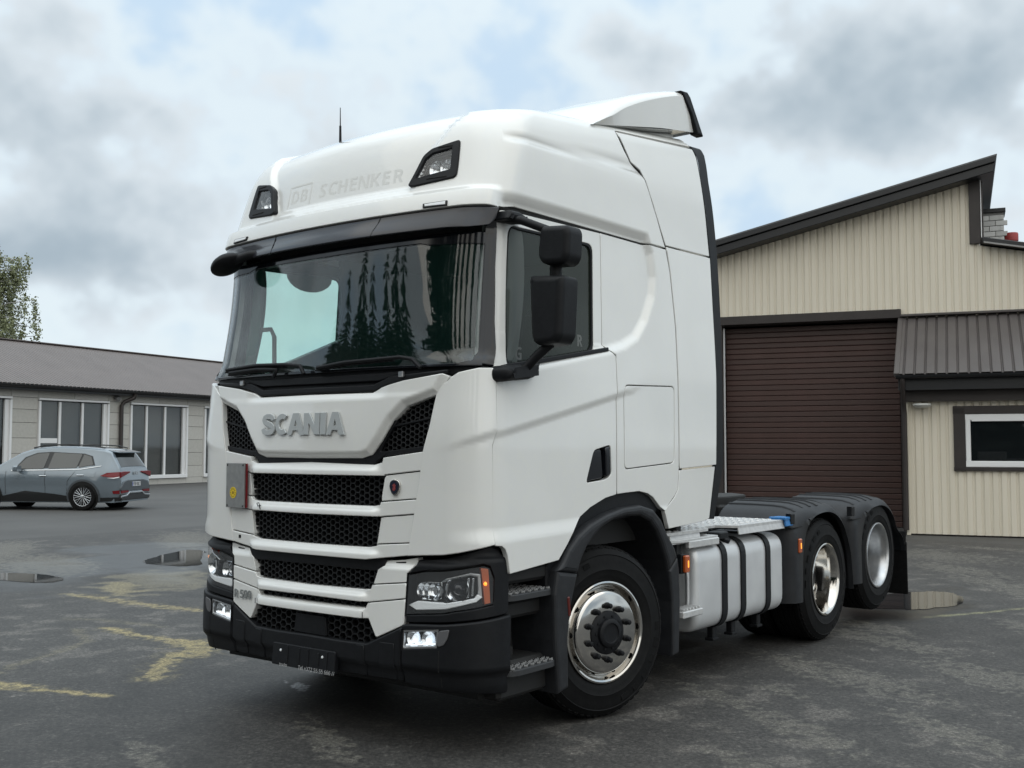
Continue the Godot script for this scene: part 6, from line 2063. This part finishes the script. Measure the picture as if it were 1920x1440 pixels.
	bx(AR, "fascia_board", Vector3(3.5, 2.80, 0.36), Vector3(7.25, 0.24, 0.03), black, 0.004)
	bx(AR, "fascia_board", Vector3(3.5, 2.58, 0.10), Vector3(7.1, 0.20, 0.10), brown, 0.004)
	bx(AR, "soffit", Vector3(3.5, 2.69, 0.2), Vector3(7.2, 0.02, 0.34), brown)
	var dp := MB.new()
	dp.tube(V3([-0.05, 2.90, 0.44, -0.05, 2.75, 0.42, -0.045, 2.45, 0.20, -0.04, 2.25, 0.09, -0.04, 1.0, 0.08, -0.04, 0.1, 0.08]), 0.045, 10)
	part("downpipe", dp, brown, AR)
	bx(B, "side_trim", Vector3(-0.05, 1.3, -0.8), Vector3(0.10, 2.6, 1.5), brown)
	var lm := MB.new()
	lm.lathe(V2([0.0, -0.055, 0.07, -0.05, 0.14, -0.03, 0.165, 0.0, 0.16, 0.03, 0.0, 0.03]), 28, Transform3D(Basis.IDENTITY, Vector3(0.27, 2.41, 0.14)))
	part("eaves_lamp", lm, mat(Color(0.50, 0.50, 0.47), 0.4), B)

func build_left_building() -> void:
	var B := thing("showroom_building", "long low grey building with white framed windows and brown ribbed roof, left of the truck", "building", Vector3(-36.0, 0, -21.9), deg_to_rad(102.5))
	var stone := [textured(Color(0.44, 0.425, 0.39), Color(0.50, 0.485, 0.45), 0.02, 0.8, 0.85, 0.0, 0.0, 61), textured(Color(0.41, 0.40, 0.365), Color(0.47, 0.455, 0.42), 0.02, 0.9, 0.85, 0.0, 0.0, 62), textured(Color(0.45, 0.435, 0.40), Color(0.51, 0.495, 0.46), 0.02, 0.7, 0.85, 0.0, 0.0, 63)]
	var joint := mat(g3(0.10), 0.9)
	var white := mat(g3(0.74), 0.4)
	var roofing := textured(Color(0.112, 0.094, 0.088), Color(0.138, 0.117, 0.110), 0.006, 3.0, 0.5, 0.0, 0.0, 64)
	var black := mat(Color(0.014, 0.013, 0.013), 0.45)
	var brown := mat(Color(0.035, 0.028, 0.026), 0.5)
	# windows: left edge, right edge, mullions, transom
	var wins := [[-12.6, -7.48, [-10.9, -9.2], 0.0], [-6.27, -2.76, [-5.19, -4.07], 1.87], [-1.59, 1.86, [-0.57, 0.53], 0.0], [2.95, 6.4, [4.0, 5.1], 0.0], [7.6, 11.0, [8.7, 9.8], 0.0], [12.2, 15.7, [13.3, 14.4], 0.0]]
	var yb := 0.28
	var yt := 3.50
	var w := MB.new()
	var at := -14.0
	for q in wins:
		w.box(Vector3((at + q[0]) / 2, 2.0, -0.16), Vector3(q[0] - at, 4.0, 0.28))
		w.box(Vector3((q[0] + q[1]) / 2, yb / 2, -0.16), Vector3(q[1] - q[0], yb, 0.28))
		w.box(Vector3((q[0] + q[1]) / 2, (yt + 4.0) / 2, -0.16), Vector3(q[1] - q[0], 4.0 - yt, 0.28))
		at = q[1]
	w.box(Vector3(16.85, 2.0, -0.16), Vector3(2.3, 4.0, 0.28))
	w.box(Vector3(2.0, 2.0, -8.0), Vector3(31.5, 4.0, 0.3))
	w.box(Vector3(2.0, 2.0, -1.5), Vector3(31.5, 4.0, 0.1))
	var Wl := part("wall", w, joint, B)
	# cladding slabs
	var rows := [[0.02, 0.28], [0.285, 0.80], [0.81, 1.38], [1.39, 1.96], [1.97, 2.54], [2.55, 3.04], [3.05, 3.49], [3.50, 3.96]]
	var slab_at := func(x0: float, x1: float, y0: float, y1: float, k: int) -> void:
		var b := MB.new()
		b.box(Vector3((x0 + x1) / 2, (y0 + y1) / 2, 0.0), Vector3(x1 - x0 - 0.012, y1 - y0 - 0.004, 0.05), Basis.IDENTITY, 0.006)
		part("cladding_slab", b, stone[k % 3], Wl)
	at = -13.9
	var kk := 0
	for i in wins.size() + 1:
		var x1: float = wins[i][0] if i < wins.size() else 18.0
		for r in rows.size():
			slab_at.call(at, x1, rows[r][0], rows[r][1], kk * 2 + r * 5 + (kk * r) % 2)
		if i < wins.size():
			var mid: float = (wins[i][0] + wins[i][1]) / 2
			slab_at.call(wins[i][0], mid, 3.51, 3.96, kk); slab_at.call(mid, wins[i][1], 3.51, 3.96, kk + 1)
			slab_at.call(wins[i][0], mid, 0.02, 0.275, kk + 2); slab_at.call(mid, wins[i][1], 0.02, 0.275, kk + 1)
			at = wins[i][1]
		kk += 1
	# windows
	var glassm := mat(Color(0.02, 0.024, 0.024), 0.02)
	glassm.transparency = BaseMaterial3D.TRANSPARENCY_ALPHA
	glassm.albedo_color.a = 0.25
	var blind := [textured(Color(0.17, 0.18, 0.175), Color(0.21, 0.22, 0.215), 0.02, 0.6, 0.9, 0.0, 0.0, 65), mat(Color(0.22, 0.225, 0.215), 0.9), mat(Color(0.15, 0.16, 0.155), 0.9)]
	var wi := 0
	for q in wins:
		var F := MB.new()
		var x0: float = q[0]
		var x1: float = q[1]
		F.box(Vector3((x0 + x1) / 2, yt - 0.04, 0.02), Vector3(x1 - x0, 0.08, 0.16), Basis.IDENTITY, 0.006)
		F.box(Vector3((x0 + x1) / 2, yb + 0.075, 0.02), Vector3(x1 - x0, 0.15, 0.18), Basis.IDENTITY, 0.006)
		F.box(Vector3(x0 + 0.045, (yt + yb) / 2, 0.02), Vector3(0.09, yt - yb - 0.232, 0.158))
		F.box(Vector3(x1 - 0.045, (yt + yb) / 2, 0.02), Vector3(0.09, yt - yb - 0.232, 0.158))
		F.box(Vector3(x1 - 0.17, (yt + yb) / 2, -0.03), Vector3(0.16, yt - yb - 0.232, 0.09))
		var fr := part("window", F, white, B)
		var edges: Array = [x0 + 0.09]
		for m in q[2]:
			bx(fr, "mullion", Vector3(m, (yt + yb) / 2, -0.04), Vector3(0.10, yt - yb - 0.232, 0.08), white)
			edges.append(m)
		edges.append(x1 - 0.25)
		if q[3] > 0.0: bx(fr, "transom", Vector3((x0 + q[2][0]) / 2, q[3], -0.035), Vector3(q[2][0] - x0 - 0.24, 0.19, 0.09), white, 0.006)
		for i in edges.size() - 1:
			var e0: float = edges[i]
			var e1: float = edges[i + 1]
			bx(fr, "pane", Vector3((e0 + e1) / 2, (yt + yb) / 2, -0.06), Vector3(e1 - e0 - 0.10, yt - yb - 0.24, 0.01), glassm)
			bx(fr, "blind", Vector3((e0 + e1) / 2, (yt + yb) / 2, -0.22 - 0.03 * (i % 2)), Vector3(e1 - e0 - 0.02, yt - yb, 0.01), blind[(wi + i * 2) % 3])
		wi += 1
	# roof: ribbed sheet from eaves to ridge, and the far slope
	var e := Vector3(0, 3.99, 0.45)
	var r := Vector3(0, 6.2, -5.2)
	var sl := r - e
	var rx := Transform3D(Basis(Vector3.RIGHT, sl.normalized(), Vector3.RIGHT.cross(sl.normalized())), e)
	var rb := MB.new()
	ribbed(rb, V2([-14.5, 0.0, 18.5, 0.0, 18.5, sl.length(), -14.5, sl.length()]), [], 0.20, 0.035, rx, 0.68)
	rb.box(rx * Vector3(2, sl.length() * 0.5, -0.09), Vector3(33, sl.length(), 0.06), rx.basis)
	rb.flat4(Vector3(-14.5, 6.2, -5.2), Vector3(18.5, 6.2, -5.2), Vector3(18.5, 4.0, -10.8), Vector3(-14.5, 4.0, -10.8), Vector3(0, 1, -0.5))
	var RF := part("roof", rb, roofing, B)
	bx(RF, "ridge_cap", Vector3(2, 6.22, -5.2), Vector3(33, 0.05, 0.3), roofing, 0.01)
	var gu := MB.new()
	var ga := []
	for i in 2:
		var row := PackedVector3Array()
		for j in 9:
			var a := PI * j / 8.0
			row.append(Vector3([-14.5, 18.5][i], 3.93 - sin(a) * 0.09, 0.50 + cos(a) * 0.075))
		ga.append(row)
	gu.sheet(ga, func(_p: Vector3) -> Vector3: return Vector3(0, -1, 0.3))
	part("gutter", gu, black, RF)
	bx(RF, "fascia_board", Vector3(2, 3.86, 0.40), Vector3(33, 0.22, 0.03), black)
	bx(RF, "soffit", Vector3(2, 3.77, 0.2), Vector3(33, 0.02, 0.42), black)
	for x in [-2.16, 11.6]:
		var dp := MB.new()
		dp.tube(V3([x + 0.42, 3.84, 0.48, x + 0.40, 3.68, 0.42, x + 0.10, 3.50, 0.18, x, 3.34, 0.14, x, 1.5, 0.14, x, 0.15, 0.14, x, 0.10, 0.25]), 0.085, 10)
		part("downpipe", dp, brown, B)
	var wl := MB.new()
	wl.box(Vector3(-2.42, 3.64, 0.16), Vector3(0.22, 0.16, 0.2), Basis(Vector3.RIGHT, 0.4), 0.02)
	wl.box(Vector3(-2.42, 3.70, 0.06), Vector3(0.08, 0.08, 0.1))
	part("wall_lamp", wl, mat(g3(0.16), 0.5), B)
	bx(B, "plinth", Vector3(2, 0.012, 0.06), Vector3(32, 0.03, 0.12), joint)

# ---------------------------------------------------------------- trees
func build_trees() -> void:
	var bark := textured(Color(0.18, 0.18, 0.17), Color(0.5, 0.49, 0.46), 0.05, 0.8, 0.9, 0.0, 0.0, 71)
	var rng := RandomNumberGenerator.new()
	rng.seed = 77
	var leafm := mat(Color(0.10, 0.125, 0.065), 0.7)
	leafm.backlight_enabled = true
	leafm.backlight = Color(0.12, 0.15, 0.06)
	leafm.vertex_color_use_as_albedo = true
	leafm.albedo_color = Color.WHITE
	leafm.cull_mode = BaseMaterial3D.CULL_DISABLED
	for q in [["tall pale green weeping birch rising behind the roof of the grey building", Vector3(-65.2, 0, -28.3), 14.8, 5.2, 42000]]:
		var T := thing("birch_tree", q[0], "tree", q[1])
		var h: float = q[2]
		var tk := MB.new()
		tk.tube(V3([0, 0, 0, 0.1, h * 0.3, 0.05, -0.05, h * 0.6, 0.1, 0.1, h * 0.85, 0.0, 0.15, h * 0.97, 0.05]), 0.26, 9, 0.03)
		var strands: Array[PackedVector3Array] = []
		for i in 64:
			var y := h * rng.randf_range(0.28, 0.95)
			var a := rng.randf() * TAU
			var reach: float = q[3] * rng.randf_range(0.55, 1.0) * (1.0 - 0.55 * pow(y / h, 2.5))
			var d := Vector3(cos(a), 0, sin(a))
			var tip := Vector3(0, y, 0) + d * reach + Vector3(0, reach * rng.randf_range(0.15, 0.5), 0)
			var mid := Vector3(0, y, 0).lerp(tip, 0.5) + Vector3(0, 0.35, 0)
			tk.tube(PackedVector3Array([Vector3(0, y, 0), mid, tip]), 0.07, 5, 0.015)
			for k in 9:
				var s := Vector3(0, y, 0).lerp(mid, 0.6).lerp(tip, rng.randf_range(0.0, 1.0)) + Vector3(rng.randf_range(-0.5, 0.5), rng.randf_range(-0.2, 0.4), rng.randf_range(-0.5, 0.5))
				strands.append(PackedVector3Array([s, s + Vector3(rng.randf_range(-0.35, 0.35), rng.randf_range(-2.6, -0.7), rng.randf_range(-0.35, 0.35)) + d * 0.25]))
		part("trunk", tk, bark, T)
		var lm := MB.new()
		lm.flat4(Vector3(0, 0, 0), Vector3(0.07, -0.06, 0.02), Vector3(0, -0.16, 0), Vector3(-0.07, -0.06, -0.02), Vector3(0, 0.2, 1))
		var mm := MultiMesh.new()
		mm.transform_format = MultiMesh.TRANSFORM_3D
		mm.use_colors = true
		mm.mesh = lm.mesh()
		mm.instance_count = q[4]
		for i in mm.instance_count:
			var s := strands[rng.randi() % strands.size()]
			var p := s[0].lerp(s[1], rng.randf()) + Vector3(rng.randfn(0, 0.10), rng.randfn(0, 0.08), rng.randfn(0, 0.10))
			var bs := Basis.from_euler(Vector3(rng.randf_range(-0.9, 0.9), rng.randf() * TAU, rng.randf_range(-0.6, 0.6))) * rng.randf_range(0.55, 1.1)
			mm.set_instance_transform(i, Transform3D(bs, p))
			var g := rng.randf_range(0.75, 1.35)
			mm.set_instance_color(i, Color(0.18 * g, 0.20 * g, 0.105 * g))
		var mi := MultiMeshInstance3D.new()
		mi.multimesh = mm
		mi.material_override = leafm
		put(mi, "crown", T)
		mi.set_meta("kind", "stuff")
	# spruces across the yard: the photograph shows them mirrored in the windscreen
	var needle := textured(Color(0.012, 0.022, 0.014), Color(0.028, 0.042, 0.024), 0.05, 1.2, 0.9, 0.0, 0.0, 72)
	var crown := MB.new()
	var levels := 34
	for i in levels:
		var f := float(i) / levels
		var y := lerpf(0.06, 0.985, f)
		var r := 0.235 * pow(1.0 - f, 0.8) + 0.006
		var cnt := int(lerpf(17, 6, f))
		for k in cnt:
			var a := TAU * (k + rng.randf()) / cnt
			var d := Vector3(cos(a), 0, sin(a))
			var sd := Vector3(-d.z, 0, d.x)
			var rr := r * rng.randf_range(0.65, 1.2)
			var root := Vector3(0, y + 0.012, 0)
			var tip := d * rr + Vector3(0, y - rr * rng.randf_range(0.15, 0.5), 0)
			var mid := root.lerp(tip, 0.55) + Vector3(0, -0.004, 0)
			for e in [-1.0, 1.0]:
				crown.flat3(root, mid + sd * rr * 0.24 * e + Vector3(0, -rr * 0.12, 0), tip, Vector3(d.x, 0.8, d.z))
			for e in 3:
				var b0 := root.lerp(tip, 0.25 + e * 0.25)
				crown.flat3(b0, b0 + d * rr * 0.16, b0 + d * rr * 0.06 + Vector3(0, -rr * 0.38, 0) + sd * rng.randf_range(-0.1, 0.1) * rr, Vector3(sd.x, 0.1, sd.z))
	var cm := crown.mesh()
	var stem := MB.new()
	stem.tube(V3([0, 0, 0, 0, 0.5, 0, 0, 0.97, 0]), 0.016, 7, 0.002)
	var sm := stem.mesh()
	var dark_bark := mat(Color(0.05, 0.04, 0.032), 0.9)
	for q in [[-46.0, 17.0, 40.0], [-43.5, 18.4, 37.0], [-40.2, 21.2, 38.0], [-38.0, 19.4, 41.0], [-35.0, 20.6, 38.0], [-33.0, 22.0, 37.0], [-31.2, 21.4, 39.0], [-23.5, 31.0, 25.0], [-17.0, 33.0, 24.0], [-10.0, 33.0, 24.0], [-3.0, 32.0, 25.0], [5.0, 31.0, 26.0], [14.0, 31.0, 26.0], [24.0, 30.0, 26.0], [35.0, 30.0, 26.0], [47.0, 28.0, 28.0], [-41.8, 16.6, 46.0], [-36.6, 17.2, 45.0], [-34.0, 17.5, 47.0], [-39.2, 16.0, 48.0], [-44.8, 15.2, 47.0], [-20.0, 27.0, 31.0], [-13.5, 28.0, 31.0], [-6.5, 28.0, 32.0]]:
		var az := deg_to_rad(q[0])
		var D: float = q[2]
		var H: float = 2.4 + D * tan(deg_to_rad(q[1]))
		var T := thing("spruce_tree", "tall dark spruce across the yard, seen only mirrored in the truck's windscreen", "tree", Vector3(0.3 + sin(az) * D, 0, 1.25 + cos(az) * D), rng.randf() * TAU, "spruces mirrored in the windscreen")
		var xf := Transform3D(Basis.from_scale(Vector3(H * 0.85, H, H * 0.85)), Vector3.ZERO)
		shared("trunk", sm, dark_bark, T, xf)
		shared("crown", cm, needle, T, xf)

# ---------------------------------------------------------------- the car: z forward from the rear axle, x to its left
const HT := [[-0.965, 0.74], [-0.945, 0.98], [-0.90, 1.10], [-0.62, 1.515], [-0.45, 1.565], [-0.1, 1.61], [0.4, 1.642], [1.0, 1.645], [1.5, 1.60], [1.85, 1.49], [2.35, 1.19], [2.55, 1.11], [3.0, 1.05], [3.35, 0.96], [3.55, 0.82], [3.62, 0.60]]

func car_top(z: float) -> float:
	for i in HT.size() - 1:
		if z <= HT[i + 1][0]:
			var s: float = clampf((z - HT[i][0]) / (HT[i + 1][0] - HT[i][0]), 0.0, 1.0)
			return lerpf(HT[i][1], HT[i + 1][1], s)
	return HT[HT.size() - 1][1]

func car_half(z: float, y: float) -> float:
	var w := 0.0
	if y < 0.45: w = lerpf(0.84, 0.905, clampf((y - 0.2) / 0.25, 0, 1))
	elif y < 0.80: w = 0.905 + 0.02 * sin((y - 0.45) / 0.35 * PI * 0.5)
	elif y < 0.98: w = lerpf(0.925, 0.895, smoothstep(0.80, 0.98, y))
	else: w = lerpf(0.895, 0.62, clampf((y - 0.98) / 0.64, 0, 1))
	if z < -0.30: w *= 1.0 - 0.16 * pow((-0.30 - z) / 0.66, 2.0)
	if z > 2.5: w *= 1.0 - 0.17 * pow((z - 2.5) / 1.1, 2.0)
	# haunches over the wheels, hollow along the doors
	w += 0.012 * exp(-pow(z / 0.5, 2.0)) * smoothstep(0.5, 0.8, y) * smoothstep(1.1, 0.9, y)
	w -= 0.022 * smoothstep(0.25, 0.6, z) * smoothstep(2.3, 1.9, z) * exp(-pow((y - 0.60) / 0.13, 2.0))
	return w

func car_side(z: float, y: float, off := 0.0) -> Vector3:
	return Vector3(car_half(z, y) + off, y, z)

func car_patch(b: MB, poly: PackedVector2Array, off: float, s: float, cell := 0.09) -> void:
	# poly in (z, y) laid on the flank
	var lo := poly[0]
	var hi := poly[0]
	for p in poly:
		lo = lo.min(p); hi = hi.max(p)
	var cu := int(ceil((hi.x - lo.x) / cell))
	var cv := int(ceil((hi.y - lo.y) / cell))
	var st := Vector2((hi.x - lo.x) / cu, (hi.y - lo.y) / cv)
	for i in cu:
		for j in cv:
			var a := lo + Vector2(i * st.x, j * st.y)
			for g in Geometry2D.intersect_polygons(PackedVector2Array([a, a + Vector2(st.x, 0), a + st, a + Vector2(0, st.y)]), poly):
				var idx := Geometry2D.triangulate_polygon(g)
				for q in range(0, idx.size(), 3):
					var P: Array[Vector3] = []
					var N: Array[Vector3] = []
					for e in 3:
						var p: Vector2 = g[idx[q + e]]
						var m := (car_side(p.x + 0.02, p.y) - car_side(p.x - 0.02, p.y)).cross(car_side(p.x, p.y - 0.02) - car_side(p.x, p.y + 0.02)).normalized()
						if m.x < 0: m = -m
						var v := car_side(p.x, p.y) + m * off
						P.append(Vector3(v.x * s, v.y, v.z)); N.append(Vector3(m.x * s, m.y, m.z))
					b.tri(P[0], P[1], P[2], N[0], N[1], N[2])

func build_car() -> void:
	var C := thing("parked_car", "silver grey sport utility car parked before the grey building", "car", Vector3(-21.37, 0, -10.38), atan2(-0.863, 0.505))
	var paint := mat(Color(0.17, 0.205, 0.235), 0.25, 0.35)
	paint.clearcoat_enabled = true
	paint.clearcoat = 1.0
	paint.clearcoat_roughness = 0.03
	var black := mat(Color(0.012, 0.013, 0.014), 0.45)
	var glassm := mat(Color(0.012, 0.016, 0.016), 0.03)
	glassm.metallic_specular = 0.8
	var silver := mat(Color(0.5, 0.52, 0.54), 0.25, 0.8)
	var grey := mat(Color(0.075, 0.085, 0.095), 0.4, 0.2)
	# body shell
	var b := MB.new()
	var rows := []
	var zs: Array[float] = []
	for q in HT: zs.append(q[0])
	for z in [-0.955, -0.93, -0.86, -0.80, -0.74, -0.68, -0.55, -0.3, 0.15, 0.7, 1.25, 1.7, 2.0, 2.15, 2.25, 2.45, 2.75, 3.2, 3.45]: zs.append(z)
	zs.sort()
	for z in zs:
		var top := car_top(z)
		var row := PackedVector3Array()
		var r := minf(0.09, (top - 0.3) * 0.3)
		var half := PackedVector3Array()
		for k in 16:
			var y := lerpf(0.22, top - r, k / 15.0)
			half.append(Vector3(car_half(z, y), y, z))
		var we := car_half(z, top - r)
		for k in range(1, 7):
			var a := PI * 0.5 * k / 6.0
			half.append(Vector3((we - r * 1.4) + r * 1.4 * cos(a), top - r + r * sin(a), z))
		for k in range(1, 5): half.append(Vector3((we - r * 1.4) * (1.0 - k / 4.0), top + 0.012 * sin(PI * 0.5 * k / 4.0), z))
		for p in half: row.append(p)
		for k in range(half.size() - 2, -1, -1): row.append(Vector3(-half[k].x, half[k].y, half[k].z))
		rows.append(row)
	b.sheet(rows, func(p: Vector3) -> Vector3: return Vector3(p.x, (p.y - 0.6) * 1.2, (p.z - 1.3) * 0.25))
	for e in [0, rows.size() - 1]:
		var row: PackedVector3Array = rows[e]
		for k in range(row.size() / 2):
			b.flat4(row[k], row[k + 1], row[row.size() - 2 - k], row[row.size() - 1 - k], Vector3(0, 0, -1 if e == 0 else 1))
	b.box(Vector3(0, 0.25, 1.3), Vector3(1.6, 0.1, 4.2))
	var BD := part("body", b, paint, C)
	for s in [1.0, -1.0]:
		var gb := MB.new()
		car_patch(gb, rounded(V2([1.90, 1.055, 1.12, 1.065, 1.05, 1.47, 1.38, 1.45, 1.66, 1.34]), 0.04), 0.012, s)
		var GL := part("side_window", gb, glassm, BD)
		var g2 := MB.new()
		car_patch(g2, rounded(V2([1.00, 1.067, 0.22, 1.09, 0.14, 1.44, 0.93, 1.475]), 0.03), 0.012, s)
		part("side_window", g2, glassm, BD)
		var g5 := MB.new()
		car_patch(g5, V2([0.17, 1.095, -0.22, 1.17, -0.12, 1.37, 0.09, 1.43]), 0.012, s)
		part("quarter_window", g5, glassm, BD)
		var pl := MB.new()
		car_patch(pl, V2([1.95, 1.035, -0.27, 1.155, -0.15, 1.39, 0.09, 1.455, 1.02, 1.50, 1.40, 1.475, 1.70, 1.36]), 0.006, s)
		part("window_surround", pl, black, BD)
		var bt := MB.new()
		car_patch(bt, V2([2.0, 1.005, 1.1, 1.02, 0.1, 1.04, -0.44, 1.125, -0.45, 1.145, 0.1, 1.062, 1.1, 1.042, 2.0, 1.03]), 0.014, s)
		part("belt_trim", bt, silver, BD)
		var cl := MB.new()
		car_patch(cl, V2([2.25, 0.23, 0.38, 0.23, 0.36, 0.36, 0.75, 0.42, 1.6, 0.50, 2.25, 0.36]), 0.008, s)
		part("sill_cladding", cl, black, BD)
		var cl2 := MB.new()
		car_patch(cl2, V2([-0.40, 0.23, -0.94, 0.25, -0.94, 0.34, -0.40, 0.33]), 0.008, s)
		part("sill_cladding", cl2, black, BD)
		for wz in [0.0, 2.68]:
			var ar := MB.new()
			car_patch(ar, strip_poly(arc_pts(wz, 0.345, 0.455, 0.455, -0.25, PI + 0.25, 22), arc_pts(wz, 0.345, 0.36, 0.36, -0.25, PI + 0.25, 22)), 0.012, s)
			part("wheel_arch", ar, grey if wz == 0.0 else black, BD)
			var hb := MB.new()
			car_patch(hb, arc_pts(wz, 0.345, 0.405, 0.405, 0.0, TAU, 28), 0.016, s)
			part("wheel_housing", hb, M.hole, BD)
		var dl := MB.new()
		for q in [[0.98, 0.885], [-0.05, 0.905]]:
			dl.box(car_side(q[0] + 0.13, q[1], 0.012) * Vector3(s, 1, 1), Vector3(0.03, 0.028, 0.20), Basis.IDENTITY, 0.01)
		part("door_handle", dl, silver, BD)
		var cut := MB.new()
		car_patch(cut, V2([1.045, 0.42, 1.035, 0.42, 1.06, 1.03, 1.07, 1.03]), 0.002, s)
		car_patch(cut, V2([0.46, 0.42, 0.45, 0.42, 0.42, 0.75, 0.20, 1.04, 0.21, 1.04, 0.43, 0.76]), 0.002, s)
		car_patch(cut, V2([2.14, 0.42, 2.13, 0.42, 2.14, 1.0, 2.15, 1.0]), 0.002, s)
		part("door_gap", cut, M.hole, BD)
		if s < 0 or true:
			var fc := MB.new()
			car_patch(fc, rounded(V2([-0.13, 0.84, -0.31, 0.86, -0.33, 1.0, -0.15, 0.99]), 0.03), 0.004, s)
			part("fuel_flap", fc, paint, BD)
		var rl := MB.new()
		rl.tube(V3([0.60 * s, 1.60, 1.55, 0.62 * s, 1.68, 1.2, 0.625 * s, 1.69, 0.5, 0.62 * s, 1.66, -0.15, 0.60 * s, 1.60, -0.42]), 0.018, 6)
		part("roof_rail", rl, black, BD)
		var mr := MB.new()
		housing(mr, Vector3(1.02 * s, 1.07, 1.78), Vector3(0.20, 0.15, 0.16), Basis.IDENTITY, 0.05)
		part("door_mirror", mr, paint, BD)
		# tail lamp wraps the corner
		var tl := MB.new()
		car_patch(tl, V2([-0.46, 0.885, -0.62, 0.965, -0.93, 0.985, -0.95, 0.86, -0.80, 0.83]), 0.014, s)
		tl.prism(V2([0.82 * s, 0.84, 0.32 * s, 0.965, 0.34 * s, 0.995, 0.62 * s, 1.0, 0.83 * s, 0.985]), -0.94, -0.985, Transform3D.IDENTITY, 0.008)
		part("tail_lamp", tl, M.red, C)
		var tw := MB.new()
		car_patch(tw, V2([-0.62, 0.835, -0.80, 0.815, -0.93, 0.845, -0.93, 0.865, -0.80, 0.84]), 0.017, s)
		part("reversing_lamp", tw, M.drl, C)
		var rr := MB.new()
		car_patch(rr, V2([-0.78, 0.43, -0.93, 0.43, -0.93, 0.52, -0.76, 0.50]), 0.012, s)
		rr.prism(V2([0.76 * s, 0.44, 0.40 * s, 0.46, 0.40 * s, 0.50, 0.77 * s, 0.515]), -0.95, -0.985)
		part("rear_reflector", rr, M.red, C)
		var sk := MB.new()
		sk.prism(V2([0.79 * s, 0.375, 0.50 * s, 0.40, 0.36 * s, 0.47, 0.30 * s, 0.47, 0.0, 0.47, 0.0, 0.43, 0.34 * s, 0.43, 0.48 * s, 0.36, 0.79 * s, 0.335]), -0.955, -0.995, Transform3D.IDENTITY, 0.008)
		part("skid_trim", sk, silver, C)
	# rear window, spoiler, lower panel, plate, emblem
	var rw := MB.new()
	var rg := []
	for i in 6:
		var z := lerpf(-0.655, -0.895, i / 5.0)
		var row := PackedVector3Array()
		for j in 11:
			var c := j / 5.0 - 1.0
			row.append(Vector3(c * lerpf(0.56, 0.67, i / 5.0), car_top(z) + 0.02 - 0.03 * c * c * c * c, z - 0.008))
		rg.append(row)
	rw.sheet(rg, func(_p: Vector3) -> Vector3: return Vector3(0, 0.6, -1))
	part("rear_window", rw, glassm, BD)
	var sp := MB.new()
	sp.prism(V2([-0.50, 1.555, -0.80, 1.50, -0.80, 1.475, -0.55, 1.50]), -0.60, 0.60, Transform3D(Basis(Vector3(0, 0, 1), Vector3.UP, Vector3(1, 0, 0)), Vector3.ZERO), 0.01)
	part("roof_spoiler", sp, paint, BD)
	var lp := MB.new()
	lp.prism(rounded(V2([-0.80, 0.50, 0.80, 0.50, 0.80, 0.60, 0.62, 0.74, 0.45, 0.775, -0.45, 0.775, -0.62, 0.74, -0.80, 0.60]), 0.04), -0.94, -0.982, Transform3D.IDENTITY, 0.015)
	part("tailgate_panel", lp, grey, C)
	var bp := MB.new()
	bp.prism(rounded(V2([-0.78, 0.26, 0.78, 0.26, 0.80, 0.42, -0.80, 0.42]), 0.04), -0.93, -0.985, Transform3D.IDENTITY, 0.015)
	part("bumper_apron", bp, black, C)
	var pt := MB.new()
	pt.box(Vector3(0, 0.665, -0.99), Vector3(0.46, 0.115, 0.012), Basis.IDENTITY, 0.003)
	var PT := part("number_plate", pt, mat(Color(0.66, 0.67, 0.68), 0.4), C)
	var face := Basis(Vector3(-1, 0, 0), Vector3.UP, Vector3(0, 0, -1))
	text_part("lettering", "159 BLT", 0.085, 0.9, 0.002, Transform3D(face, Vector3(-0.015, 0.665, -0.998)), mat(g3(0.02), 0.5), PT)
	bx(PT, "plate_band", Vector3(0.21, 0.665, -0.9975), Vector3(0.04, 0.105, 0.003), mat(Color(0.02, 0.06, 0.30), 0.5))
	text_part("emblem", "KIA", 0.075, 1.5, 0.01, Transform3D(face, Vector3(0, 0.945, -0.972)), silver, C)
	# wheels
	var ty := MB.new()
	ty.lathe(V2([0.245, -0.02, 0.255, 0.0, 0.30, 0.008, 0.335, 0.0, 0.352, -0.03, 0.355, -0.12, 0.352, -0.20, 0.30, -0.23, 0.24, -0.22]), 40)
	var rm := MB.new()
	rm.lathe(V2([0.248, -0.015, 0.24, 0.0, 0.232, -0.004, 0.225, -0.05, 0.22, -0.12]), 40)
	for k in 10:
		for e in [-1.0, 1.0]:
			var a: float = TAU * k / 10 + e * 0.15
			var a1: float = TAU * k / 10 - e * 0.10
			rm.tube(PackedVector3Array([Vector3(cos(a1) * 0.04, -0.012, sin(a1) * 0.04), Vector3(cos(a) * 0.237, -0.006, sin(a) * 0.237)]), 0.010, 5)
	rm.lathe(V2([0.055, -0.03, 0.05, 0.0, 0.03, 0.008, 0.0, 0.01]), 20)
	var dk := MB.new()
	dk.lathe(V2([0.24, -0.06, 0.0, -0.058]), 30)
	var tm := ty.mesh()
	var rmm := rm.mesh()
	var dm := dk.mesh()
	for s in [1.0, -1.0]:
		for wz in [0.0, 2.68]:
			var Wn := Node3D.new()
			put(Wn, "wheel", C)
			Wn.transform = Transform3D(Basis(Vector3(0, 0, s), Vector3(s, 0, 0), Vector3(0, 1, 0)), Vector3(0.935 * s, 0.355, wz))
			shared("tyre", tm, M.rubber, Wn)
			shared("rim", rmm, silver, Wn)
			shared("brake_shadow", dm, M.hole, Wn)
